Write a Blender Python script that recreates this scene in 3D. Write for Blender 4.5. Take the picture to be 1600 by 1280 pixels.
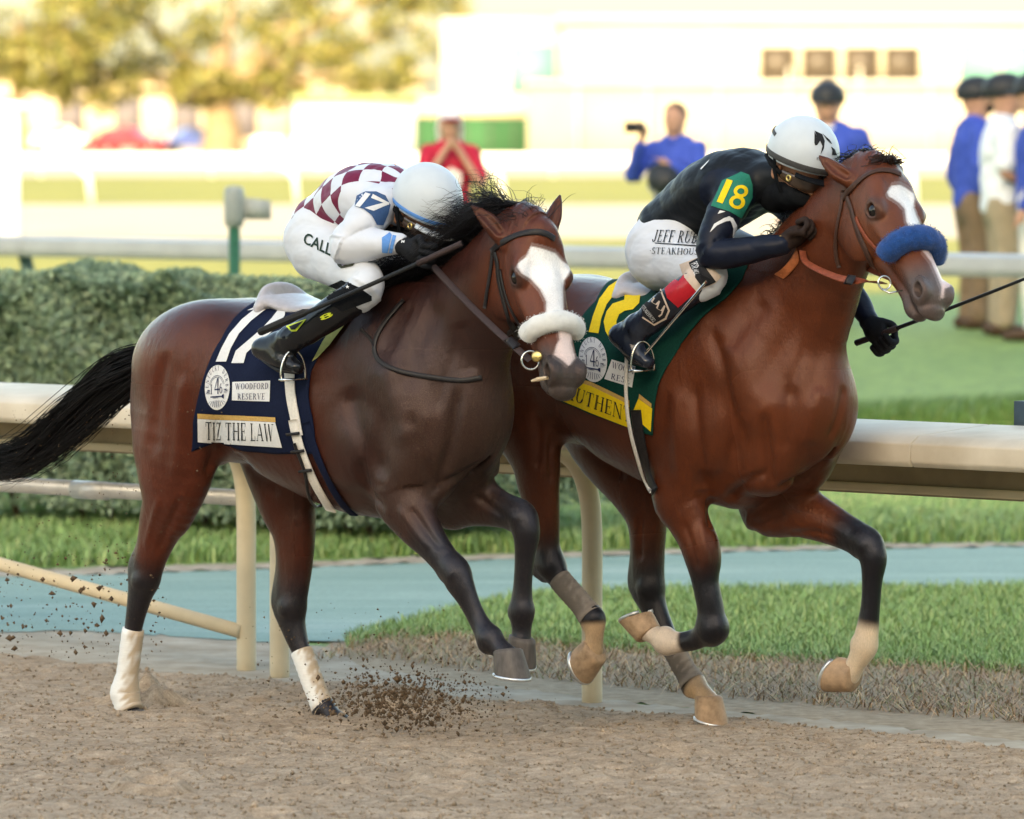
import bpy, bmesh, math, random, os
import numpy as np
from mathutils import Vector, Matrix
from mathutils.bvhtree import BVHTree

# ------------------------------------------------------------------ camera, sky, sun, exposure
for o in list(bpy.data.objects):
    bpy.data.objects.remove(o)
SC = bpy.context.scene
COL = SC.collection
FPX, HOR, CAMZ = 9200.0, 200.0, 2.06            # focal length in photo pixels, horizon row, eye height
PITCH = math.atan((640 - HOR) / FPX)
cam_d = bpy.data.cameras.new('camera')
cam = bpy.data.objects.new('camera', cam_d)
COL.objects.link(cam)
cam.location = (0, 0, CAMZ)
cam.rotation_euler = (math.pi / 2 - PITCH, 0, 0)
cam_d.sensor_width = 36.0
cam_d.lens = 36.0 * FPX / 1600.0
cam_d.clip_start = 0.5
cam_d.clip_end = 6000
cam_d.dof.use_dof = True
cam_d.dof.focus_distance = 19.7
cam_d.dof.aperture_fstop = 4.0
SC.camera = cam

SUN_EL, SUN_AZ = math.radians(18), math.radians(12)     # sun stands behind the camera, a little to its left
sun_dir = Vector((-math.sin(SUN_AZ) * math.cos(SUN_EL), -math.cos(SUN_AZ) * math.cos(SUN_EL), math.sin(SUN_EL)))
world = bpy.data.worlds.new('World')
SC.world = world
world.use_nodes = True
wn = world.node_tree
bg = wn.nodes['Background']
sky = wn.nodes.new('ShaderNodeTexSky')
sky.sky_type = 'NISHITA'
sky.sun_disc = False
sky.sun_elevation = SUN_EL
sky.sun_rotation = math.atan2(sun_dir.x, sun_dir.y)
sky.air_density = 1.0
sky.dust_density = 2.5
sky.ozone_density = 1.0
wn.links.new(sky.outputs[0], bg.inputs[0])
bg.inputs[1].default_value = 0.13
sun_d = bpy.data.lights.new('sun', 'SUN')
sun = bpy.data.objects.new('sun', sun_d)
COL.objects.link(sun)
sun.location = (-30, -60, 60)
sun_d.energy = 2.8
sun_d.angle = math.radians(0.5)
sun_d.color = (1.0, 0.87, 0.66)
sun.rotation_euler = (-sun_dir).to_track_quat('-Z', 'Y').to_euler()
SC.view_settings.view_transform = 'Standard'
SC.view_settings.look = 'None'
SC.view_settings.gamma = 1.0
SC.view_settings.use_curve_mapping = False
SC.view_settings.exposure = 2.45
try:
    SC.view_settings.use_white_balance = True
    SC.view_settings.white_balance_temperature = 7900
    SC.view_settings.white_balance_tint = 6
except Exception:
    pass
SC.render.engine = 'CYCLES'
SC.cycles.use_denoising = True
SC.cycles.max_bounces = 8
SC.cycles.diffuse_bounces = 3
SC.cycles.transparent_max_bounces = 8

# ------------------------------------------------------------------ frames
CAMP = np.array([0, 0, CAMZ])
_f = np.array([0, math.cos(PITCH), -math.sin(PITCH)])
_u = np.array([0, math.sin(PITCH), math.cos(PITCH)])
_r = np.array([1.0, 0, 0])
RAIL_ANG = math.radians(-42.3)                       # the running direction: towards the right and the camera
FD = np.array([math.cos(RAIL_ANG), math.sin(RAIL_ANG), 0])
LD = np.array([-math.sin(RAIL_ANG), math.cos(RAIL_ANG), 0])

def ray(px, py):
    return _f + _r * (px - 800) / FPX - _u * (py - 640) / FPX

def W(px, py, d):
    """world point on the pixel's ray at distance d along Y"""
    r = ray(px, py)
    return CAMP + r * (d / r[1])

def G(px, py, z=0.0):
    """world point where the pixel's ray meets height z"""
    r = ray(px, py)
    return CAMP + r * ((z - CAMZ) / r[2])

def project(p):
    q = np.asarray(p, float) - CAMP
    w = q @ _f
    return 800 + FPX * (q @ _r) / w, 640 - FPX * (q @ _u) / w

def smooth(a, b, x):
    t = np.clip((np.asarray(x, float) - a) / (b - a), 0, 1)
    return t * t * (3 - 2 * t)

def terrain(x, y):
    """height of the ground: level track, a gentle rise to the infield"""
    L = np.asarray(x) * LD[0] + np.asarray(y) * LD[1]
    return 0.6 * smooth(23, 36, L)

RNG = np.random.default_rng(7)
random.seed(7)

# ------------------------------------------------------------------ materials
MATS = {}
def nodes_of(m):
    m.use_nodes = True
    return m.node_tree.nodes, m.node_tree.links, m.node_tree.nodes['Principled BSDF']

def noise_node(nt, scale, detail=4, rough=0.6, coord='Object', stretch=None):
    tc = nt.nodes.new('ShaderNodeTexCoord')
    n = nt.nodes.new('ShaderNodeTexNoise')
    n.inputs['Scale'].default_value = scale
    n.inputs['Detail'].default_value = detail
    n.inputs['Roughness'].default_value = rough
    if stretch:
        mp = nt.nodes.new('ShaderNodeMapping')
        mp.inputs['Scale'].default_value = stretch
        nt.links.new(tc.outputs[coord], mp.inputs[0])
        nt.links.new(mp.outputs[0], n.inputs[0])
    else:
        nt.links.new(tc.outputs[coord], n.inputs[0])
    return n

def ramp(nt, src, stops):
    r = nt.nodes.new('ShaderNodeValToRGB')
    el = r.color_ramp.elements
    while len(el) < len(stops):
        el.new(0.5)
    for e, (p, c) in zip(el, stops):
        e.position = p
        e.color = (*c, 1) if len(c) == 3 else c
    nt.links.new(src, r.inputs[0])
    return r

def mixrgb(nt, fac, a, b, mode='MIX'):
    m = nt.nodes.new('ShaderNodeMix')
    m.data_type = 'RGBA'
    m.blend_type = mode
    for sock, v in ((m.inputs[0], fac), (m.inputs[6], a), (m.inputs[7], b)):
        if isinstance(v, (int, float)):
            sock.default_value = v
        elif isinstance(v, tuple):
            sock.default_value = (*v, 1) if len(v) == 3 else v
        else:
            nt.links.new(v, sock)
    return m.outputs[2]

def bump(nt, bsdf, height, strength=0.3, dist=0.01):
    b = nt.nodes.new('ShaderNodeBump')
    b.inputs['Strength'].default_value = strength
    b.inputs['Distance'].default_value = dist
    nt.links.new(height, b.inputs['Height'])
    nt.links.new(b.outputs[0], bsdf.inputs['Normal'])
    return b

def mat(name, col, rough=0.6, var=0.12, scale=30, bmp=0.15, bdist=0.004, metal=0.0, spec=0.22, coat=0.0, sheen=0.0,
        stretch=None, col2=None, detail=4, attr=None):
    """a plain surface whose colour wanders a little and whose relief is fine"""
    if name in MATS:
        return MATS[name]
    m = bpy.data.materials.new(name)
    ns, lk, b = nodes_of(m)
    nt = m.node_tree
    n = noise_node(nt, scale, detail, 0.6, 'Object', stretch)
    c2 = col2 or tuple(min(1, c * (1 + var)) for c in col)
    c1 = tuple(c * (1 - var) for c in col) if col2 is None else col
    r = ramp(nt, n.outputs[0], [(0.3, c1), (0.7, c2)])
    out = r.outputs[0]
    if attr:
        a = nt.nodes.new('ShaderNodeAttribute')
        a.attribute_name = attr
        out = mixrgb(nt, 1.0, a.outputs[0], out, 'MULTIPLY')
    lk.new(out, b.inputs['Base Color'])
    b.inputs['Roughness'].default_value = rough
    b.inputs['Metallic'].default_value = metal
    b.inputs['Specular IOR Level'].default_value = spec
    b.inputs['Coat Weight'].default_value = coat
    b.inputs['Sheen Weight'].default_value = sheen
    if bmp:
        bump(nt, b, n.outputs[0], bmp, bdist)
    MATS[name] = m
    return m

# ------------------------------------------------------------------ objects
def link(name, me, parent=None, material=None, smooth_shade=True):
    o = bpy.data.objects.new(name, me)
    COL.objects.link(o)
    if parent is not None:
        o.parent = parent
    if material is not None:
        me.materials.append(material)
    if smooth_shade and len(me.polygons):
        me.polygons.foreach_set('use_smooth', np.ones(len(me.polygons), bool))
    return o

def tag(o, label=None, category=None, group=None, kind=None):
    if label: o['label'] = label
    if category: o['category'] = category
    if group: o['group'] = group
    if kind: o['kind'] = kind
    return o

def empty(name, loc, rz=0.0):
    o = bpy.data.objects.new(name, None)
    COL.objects.link(o)
    o.location = loc
    o.rotation_euler = (0, 0, rz)
    o.empty_display_size = 0.2
    return o

def mesh_np(name, V, quads=None, tris=None):
    """a mesh from arrays: V (n,3), quads (m,4), tris (k,3)"""
    me = bpy.data.meshes.new(name)
    nq = 0 if quads is None else len(quads)
    nt_ = 0 if tris is None else len(tris)
    me.vertices.add(len(V))
    me.vertices.foreach_set('co', np.asarray(V, np.float32).ravel())
    loops = []
    if nq: loops.append(np.asarray(quads, np.int32).ravel())
    if nt_: loops.append(np.asarray(tris, np.int32).ravel())
    lv = np.concatenate(loops) if loops else np.zeros(0, np.int32)
    me.loops.add(len(lv))
    me.loops.foreach_set('vertex_index', lv)
    me.polygons.add(nq + nt_)
    st = np.concatenate([np.arange(nq) * 4, nq * 4 + np.arange(nt_) * 3]).astype(np.int32)
    me.polygons.foreach_set('loop_start', st)
    me.update(calc_edges=True)
    me.validate()
    return me

def set_color(me, name, rgb):
    a = me.color_attributes.new(name, 'FLOAT_COLOR', 'POINT')
    c = np.ones((len(me.vertices), 4), np.float32)
    c[:, :3] = rgb
    a.data.foreach_set('color', c.ravel())

def box(V, Fq, lo, hi, M=None):
    """append an axis-aligned box to vertex/quad lists"""
    i = len(V)
    for z in (lo[2], hi[2]):
        for y in (lo[1], hi[1]):
            for x in (lo[0], hi[0]):
                p = np.array([x, y, z], float)
                V.append(p if M is None else M @ p)
    for q in ((0, 2, 3, 1), (4, 5, 7, 6), (0, 1, 5, 4), (2, 6, 7, 3), (0, 4, 6, 2), (1, 3, 7, 5)):
        Fq.append([i + k for k in q])

def catmull(P, n):
    P = np.asarray(P, float)
    Q = np.vstack([2 * P[0] - P[1], P, 2 * P[-1] - P[-2]])
    out = []
    for i in range(1, len(Q) - 2):
        p0, p1, p2, p3 = Q[i - 1], Q[i], Q[i + 1], Q[i + 2]
        for k in range(n):
            t = k / n
            out.append(0.5 * (2 * p1 + (p2 - p0) * t + (2 * p0 - 5 * p1 + 4 * p2 - p3) * t * t + (3 * p1 - p0 - 3 * p2 + p3) * t ** 3))
    out.append(P[-1])
    return np.array(out)

def norm(v):
    v = np.asarray(v, float)
    return v / max(1e-9, np.linalg.norm(v))

def sweep(path, radii, sides=8, up=(0, 0, 1), flat=1.0, caps=True):
    """tube along a path; radii scalar or list; flat squashes across the up direction. returns V, quads, tris"""
    P = np.asarray(path, float)
    n = len(P)
    R = np.broadcast_to(np.asarray(radii, float), (n,)) if np.ndim(radii) < 2 else np.asarray(radii)
    V, Q, T = [], [], []
    T_ = np.gradient(P, axis=0)
    prev = np.asarray(up, float)
    for i in range(n):
        t = norm(T_[i])
        nrm = prev - t * (prev @ t)
        if np.linalg.norm(nrm) < 1e-5:
            nrm = np.cross(t, [1, 0, 0.3])
        nrm = norm(nrm)
        b = np.cross(t, nrm)
        prev = nrm
        for k in range(sides):
            a = 2 * math.pi * k / sides
            V.append(P[i] + R[i] * (math.cos(a) * nrm * flat + math.sin(a) * b))
    for i in range(n - 1):
        for k in range(sides):
            k2 = (k + 1) % sides
            Q.append([i * sides + k, i * sides + k2, (i + 1) * sides + k2, (i + 1) * sides + k])
    if caps:
        c0 = len(V); V.append(P[0]); V.append(P[-1])
        for k in range(sides):
            k2 = (k + 1) % sides
            T.append([c0, k2, k])
            T.append([c0 + 1, (n - 1) * sides + k, (n - 1) * sides + k2])
    return np.array(V), Q, T

def tube_obj(name, path, radii, material, parent=None, sides=10, up=(0, 0, 1), flat=1.0):
    V, Q, T = sweep(path, radii, sides, up, flat)
    return link(name, mesh_np(name, V, Q, T), parent, material)

def lathe(profile, n=24):
    """profile [(r,z)...] about z"""
    V, Q = [], []
    for r, z in profile:
        for k in range(n):
            a = 2 * math.pi * k / n
            V.append((r * math.cos(a), r * math.sin(a), z))
    for i in range(len(profile) - 1):
        for k in range(n):
            k2 = (k + 1) % n
            Q.append([i * n + k, i * n + k2, (i + 1) * n + k2, (i + 1) * n + k])
    return np.array(V), Q

# ------------------------------------------------------------------ implicit solids: smooth unions of tubes and ellipsoids, meshed by surface nets
class Solid:
    def __init__(self, xs, ys, zs):
        self.ax = [np.asarray(a, np.float32) for a in (xs, ys, zs)]
        self.D = np.full(tuple(len(a) for a in self.ax), 1.0, np.float32)

    def window(self, lo, hi):
        s = []
        for a, l, h in zip(self.ax, lo, hi):
            i0, i1 = np.searchsorted(a, l), np.searchsorted(a, h)
            if i1 - i0 < 1:
                return None
            s.append(slice(int(i0), int(i1)))
        return tuple(s)

    def pts(self, s):
        return np.meshgrid(self.ax[0][s[0]], self.ax[1][s[1]], self.ax[2][s[2]], indexing='ij', sparse=True)

    def merge(self, s, d, k, op):
        a = self.D[s]
        if op == 'add':
            if k > 0:
                h = np.maximum(k - np.abs(a - d), 0) / k
                self.D[s] = np.minimum(a, d) - h * h * k * 0.25
            else:
                self.D[s] = np.minimum(a, d)
        else:
            d = -d
            if k > 0:
                h = np.maximum(k - np.abs(a - d), 0) / k
                self.D[s] = np.maximum(a, d) + h * h * k * 0.25
            else:
                self.D[s] = np.maximum(a, d)

    def ellipsoid(self, c, r, R=None, k=0.03, op='add'):
        """R: 3x3, rows are the ellipsoid's own axes"""
        c, r = np.asarray(c, float), np.asarray(r, float)
        m = (r.max() if R is not None else r) + k + 0.015
        s = self.window(c - m, c + m)
        if s is None: return
        X, Y, Z = self.pts(s)
        x, y, z = X - c[0], Y - c[1], Z - c[2]
        if R is None:
            q = (x, y, z)
        else:
            q = [R[i][0] * x + R[i][1] * y + R[i][2] * z for i in range(3)]
        k0 = np.sqrt(sum((q[i] / r[i]) ** 2 for i in range(3)))
        k1 = np.sqrt(sum((q[i] / r[i] ** 2) ** 2 for i in range(3))) + 1e-6
        self.merge(s, k0 * (k0 - 1) / k1, k, op)

    def tube(self, st, n=(1, 0, 0), k=0.03, op='add', sub=4):
        """st: list of (point, r_up, r_side[, r_down]); n: rough up direction (one, or one per station)"""
        P = catmull([s[0] for s in st], sub)
        R = catmull([[s[1], s[2], s[3] if len(s) > 3 else s[1]] for s in st], sub)
        R = np.maximum(R, 0.003)
        N0 = np.asarray(n, float)
        if N0.ndim == 1:
            NN = np.repeat(N0[None], len(P), 0)
        else:
            NN = catmull(N0, sub)
        T = np.gradient(P, axis=0)
        T /= np.linalg.norm(T, axis=1)[:, None] + 1e-9
        NN = NN - T * np.sum(NN * T, axis=1)[:, None]
        NN /= np.linalg.norm(NN, axis=1)[:, None] + 1e-9
        m = R.max() + k + 0.015
        s = self.window(P.min(0) - m, P.max(0) + m)
        if s is None: return
        X0 = [a[w] for a, w in zip(self.ax, s)]
        tmp = np.full(tuple(len(a) for a in X0), 1.0, np.float32)
        near = np.full(tmp.shape, 9.0, np.float32)
        nP = len(P)
        for i in range(nP - 1):
            a, b = [float(v) for v in P[i]], [float(v) for v in P[i + 1]]
            mm = float(R[max(0, i - 5):i + 7].max()) + k + 0.015
            w = tuple(slice(int(np.searchsorted(ax, min(p, q) - mm)), int(np.searchsorted(ax, max(p, q) + mm))) for ax, p, q in zip(X0, a, b))
            X, Y, Z = np.meshgrid(X0[0][w[0]], X0[1][w[1]], X0[2][w[2]], indexing='ij', sparse=True)
            if X.size * Y.size * Z.size == 0: continue
            ab = [q - p for p, q in zip(a, b)]
            L2 = ab[0] ** 2 + ab[1] ** 2 + ab[2] ** 2 + 1e-12
            t = ((X - a[0]) * (ab[0] / L2) + (Y - a[1]) * (ab[1] / L2) + (Z - a[2]) * (ab[2] / L2))
            np.clip(t, 0, 1, out=t)
            qx, qy, qz = X - (a[0] + t * ab[0]), Y - (a[1] + t * ab[1]), Z - (a[2] + t * ab[2])
            dist = qx * qx + qy * qy + qz * qz
            m = dist < near[w]
            if not m.any(): continue
            tm = t[m]; qx = qx[m]; qy = qy[m]; qz = qz[m]
            n0, n1 = NN[i].astype(np.float32), NN[i + 1].astype(np.float32)
            tv0, tv1 = T[i].astype(np.float32), T[i + 1].astype(np.float32)
            nv = [n0[j] + tm * (n1[j] - n0[j]) for j in range(3)]
            tv = [tv0[j] + tm * (tv1[j] - tv0[j]) for j in range(3)]
            bv = [tv[1] * nv[2] - tv[2] * nv[1], tv[2] * nv[0] - tv[0] * nv[2], tv[0] * nv[1] - tv[1] * nv[0]]
            r0, r1 = R[i].astype(np.float32), R[i + 1].astype(np.float32)
            ru, rs, rd = [r0[j] + tm * (r1[j] - r0[j]) for j in range(3)]
            y = qx * nv[0] + qy * nv[1] + qz * nv[2]
            x = qx * bv[0] + qy * bv[1] + qz * bv[2]
            ry = np.where(y > 0, ru, rd)
            k2 = (x / rs) ** 2 + (y / ry) ** 2
            g2 = (x / rs ** 2) ** 2 + (y / ry ** 2) ** 2
            rest = np.maximum(dist[m] - x * x - y * y, 0)
            rz = np.minimum(ry, rs) if i in (0, nP - 2) else np.maximum(ry, rs) * 1.5
            k2 = k2 + rest / rz ** 2
            g2 = g2 + rest / rz ** 4
            k0 = np.sqrt(k2)
            d = k0 * (k0 - 1) / (np.sqrt(g2) + 1e-6)
            sub_t, sub_n = tmp[w], near[w]
            sub_t[m] = d
            sub_n[m] = dist[m]
        self.merge(s, tmp, k, op)

    def cut(self, p, n):
        """keep only the half space behind the plane"""
        X, Y, Z = np.meshgrid(*self.ax, indexing='ij', sparse=True)
        n = norm(n)
        d = ((X - p[0]) * n[0] + (Y - p[1]) * n[1] + (Z - p[2]) * n[2]).astype(np.float32)
        k = .008
        h = np.maximum(k - np.abs(self.D - d), 0) / k
        self.D = np.maximum(self.D, d) + h * h * k * .25

    def mesh(self, name):
        D = self.D
        ins = D < 0
        nz = np.argwhere(ins.any(axis=(1, 2)))
        lo0, hi0 = max(nz[0][0] - 2, 0), min(nz[-1][0] + 3, D.shape[0])
        D = D[lo0:hi0]
        ins = ins[lo0:hi0]
        ax = [self.ax[0][lo0:hi0], self.ax[1], self.ax[2]]
        c = ins[:-1, :-1, :-1].astype(np.uint8)
        cnt = c.copy()
        for dx in (0, 1):
            for dy in (0, 1):
                for dz in (0, 1):
                    if dx or dy or dz:
                        cnt += ins[dx:ins.shape[0] - 1 + dx, dy:ins.shape[1] - 1 + dy, dz:ins.shape[2] - 1 + dz]
        I, J, K = np.nonzero((cnt > 0) & (cnt < 8))
        idx = np.full(cnt.shape, -1, np.int32)
        idx[I, J, K] = np.arange(len(I))
        acc = np.zeros((len(I), 3)); w = np.zeros(len(I))
        corners = [(0, 0, 0), (1, 0, 0), (0, 1, 0), (1, 1, 0), (0, 0, 1), (1, 0, 1), (0, 1, 1), (1, 1, 1)]
        edges = [(0, 1), (2, 3), (4, 5), (6, 7), (0, 2), (1, 3), (4, 6), (5, 7), (0, 4), (1, 5), (2, 6), (3, 7)]
        val = [D[I + a, J + b, K + c_] for a, b, c_ in corners]
        pos = [np.stack([ax[0][I + a], ax[1][J + b], ax[2][K + c_]], 1) for a, b, c_ in corners]
        for a, b in edges:
            m = (val[a] < 0) != (val[b] < 0)
            t = (val[a][m] / (val[a][m] - val[b][m]))[:, None]
            acc[m] += pos[a][m] + t * (pos[b][m] - pos[a][m])
            w[m] += 1
        V = acc / w[:, None]
        Q = []
        n0, n1, n2 = ins.shape
        for axis in range(3):
            sl0 = [slice(None)] * 3; sl1 = [slice(None)] * 3
            sl0[axis] = slice(0, -1); sl1[axis] = slice(1, None)
            A, B = ins[tuple(sl0)], ins[tuple(sl1)]
            e = np.argwhere(A != B)
            o1, o2 = [a for a in range(3) if a != axis]
            ok = (e[:, o1] > 0) & (e[:, o2] > 0) & (e[:, o1] < ins.shape[o1] - 1) & (e[:, o2] < ins.shape[o2] - 1)
            e = e[ok]
            flip = A[e[:, 0], e[:, 1], e[:, 2]]
            def cell(d1, d2):
                f = e.copy()
                f[:, o1] += d1; f[:, o2] += d2
                return idx[f[:, 0], f[:, 1], f[:, 2]]
            q = np.stack([cell(-1, -1), cell(0, -1), cell(0, 0), cell(-1, 0)], 1)
            if axis == 1: flip = ~flip
            q[~flip] = q[~flip][:, ::-1]
            Q.append(q)
        Q = np.vstack(Q)
        Q = Q[(Q >= 0).all(1)]
        return V, Q

def axis_fine(lo, hi, coarse, fine=None, f0=None, f1=None):
    """grid coordinates, finer between f0 and f1"""
    if fine is None:
        return np.arange(lo, hi, coarse)
    n0 = max(1, round((f0 - lo) / coarse)); n1 = max(1, round((f1 - f0) / fine)); n2 = max(1, round((hi - f1) / coarse))
    # whole numbers of steps, and the step size changes gradually so that no sliver cells arise
    step = np.concatenate([np.full(n0, coarse), np.full(n1, fine), np.full(n2, coarse)])
    k = np.ones(9) / 9
    step = np.convolve(np.pad(step, 4, mode='edge'), k, mode='valid')
    return np.concatenate([[lo], lo + np.cumsum(step)])

def bvh_of(V, Q):
    return BVHTree.FromPolygons([tuple(v) for v in V], [tuple(int(i) for i in q) for q in Q])

def vnormals(V, Q):
    fn = np.cross(V[Q[:, 2]] - V[Q[:, 0]], V[Q[:, 3]] - V[Q[:, 1]])
    N = np.zeros_like(V)
    for k in range(4):
        for c in range(3):
            N[:, c] += np.bincount(Q[:, k], fn[:, c], len(V))
    return N / (np.linalg.norm(N, axis=1)[:, None] + 1e-12)

def relax(V, Q, it, mask=None, lam=0.5):
    """even out ripples: each vertex drifts to the mean of its neighbours, then back a little"""
    E = np.vstack([Q[:, [0, 1]], Q[:, [1, 2]], Q[:, [2, 3]], Q[:, [3, 0]]])
    i, j = np.concatenate([E[:, 0], E[:, 1]]), np.concatenate([E[:, 1], E[:, 0]])
    deg = np.bincount(i, minlength=len(V))[:, None]
    m = 1.0 if mask is None else mask[:, None]
    N = None
    for k in range(it):
        if k % 4 == 0: N = vnormals(V, Q)
        for f in (lam, -lam * 1.02):
            M = np.stack([np.bincount(i, V[j, c], len(V)) for c in range(3)], 1) / np.maximum(deg, 1)
            d = M - V
            V = V + f * m * N * np.sum(d * N, axis=1)[:, None]      # along the normal only: uneven grid steps leave no seam
    return V

class Target:
    """something to lay straps and prints on: a mesh in a local frame"""
    def __init__(self, fr, V, Q):
        self.fr, self.bvh = fr, bvh_of(V, Q)
    def cast(self, px, py):
        o = self.fr.loc(CAMP)
        d = norm(self.fr.dirl(ray(px, py)))
        h = self.bvh.ray_cast(Vector(o), Vector(d))
        if h[0] is None: return None
        p, n = np.array(h[0]), np.array(h[1])
        if n @ d > 0: n = -n
        return p, n
    def shoot(self, o, d):
        h = self.bvh.ray_cast(Vector(o), Vector(norm(d)))
        if h[0] is None: return None
        n = np.array(h[1])
        if n @ np.asarray(d) > 0: n = -n
        return np.array(h[0]), n

def ribbon(name, pts, nrm, width, thick, material, parent, lift=0.001, closed=False, smooth_n=2):
    """flat strap with real thickness along points lying on a surface"""
    P, N = np.array(pts), np.array(nrm)
    for _ in range(smooth_n):
        if closed:
            P = (np.roll(P, 1, 0) + 2 * P + np.roll(P, -1, 0)) / 4; N = (np.roll(N, 1, 0) + N + np.roll(N, -1, 0))
        else:
            P[1:-1] = (P[:-2] + 2 * P[1:-1] + P[2:]) / 4; N[1:-1] = N[:-2] + N[1:-1] + N[2:]
    N /= np.linalg.norm(N, axis=1)[:, None]
    T = (np.roll(P, -1, 0) - np.roll(P, 1, 0)) if closed else np.gradient(P, axis=0)
    T /= np.linalg.norm(T, axis=1)[:, None] + 1e-9
    S = np.cross(T, N)
    S /= np.linalg.norm(S, axis=1)[:, None] + 1e-9
    w = np.broadcast_to(np.asarray(width, float), (len(P),))[:, None] / 2
    prof = [(-1, 0), (-1, .7), (-.8, 1), (.8, 1), (1, .7), (1, 0)]
    V = np.stack([P + S * w * a + N * (lift + thick * b) for a, b in prof], 1).reshape(-1, 3)
    m = len(prof); n = len(P); Q = []
    for i in range(n if closed else n - 1):
        j = (i + 1) % n
        for k in range(m):
            k2 = (k + 1) % m
            Q.append([i * m + k, i * m + k2, j * m + k2, j * m + k])
    T3 = []
    if not closed:
        for k in range(1, m - 1):
            T3.append([0, k, k + 1]); T3.append([(n - 1) * m, (n - 1) * m + k + 1, (n - 1) * m + k])
    return link(name, mesh_np(name, V, Q, T3), parent, material)

def cast_path(tg, pix, step=6):
    px = catmull(pix, 8)
    L = np.r_[0, np.cumsum(np.linalg.norm(np.diff(px, axis=0), axis=1))]
    n = max(4, int(L[-1] / step))
    s = np.linspace(0, L[-1], n)
    px = np.stack([np.interp(s, L, px[:, 0]), np.interp(s, L, px[:, 1])], 1)
    P, N = [], []
    for x, y in px:
        h = tg.cast(x, y)
        if h is not None:
            P.append(h[0]); N.append(h[1])
    return np.array(P), np.array(N)

def strap_px(name, tg, pix, width, thick, material, parent, lift=0.001, smooth_n=3):
    P, N = cast_path(tg, pix)
    return ribbon(name, P, N, width, thick, material, parent, lift, False, smooth_n)

# ---- lettering: a small serif alphabet of strokes, and the built-in sans
def _q(x0, y0, x1, y1): return [(x0, y0), (x1, y0), (x1, y1), (x0, y1)]
def _stem(x, w=.15, y0=0, y1=1, serif=True):
    r = [_q(x, y0, x + w, y1)]
    if serif:
        if y0 <= 0: r.append(_q(x - .07, 0, x + w + .07, .05))
        if y1 >= 1: r.append(_q(x - .07, .95, x + w + .07, 1))
    return r
def _dg(x0, y0, x1, y1, w): return [[(x0 - w / 2, y0), (x0 + w / 2, y0), (x1 + w / 2, y1), (x1 - w / 2, y1)]]
def _arc(cx, cy, rx, ry, a0, a1, wx=.15, wy=.05, n=14):
    out = []
    for i in range(n):
        qs = []
        for a in (a0 + (a1 - a0) * i / n, a0 + (a1 - a0) * (i + 1) / n):
            c, s = math.cos(math.radians(a)), math.sin(math.radians(a))
            qs.append(((cx + rx * c, cy + ry * s), (cx + (rx - wx) * c, cy + (ry - wy) * s)))
        out.append([qs[0][0], qs[1][0], qs[1][1], qs[0][1]])
    return out
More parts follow.
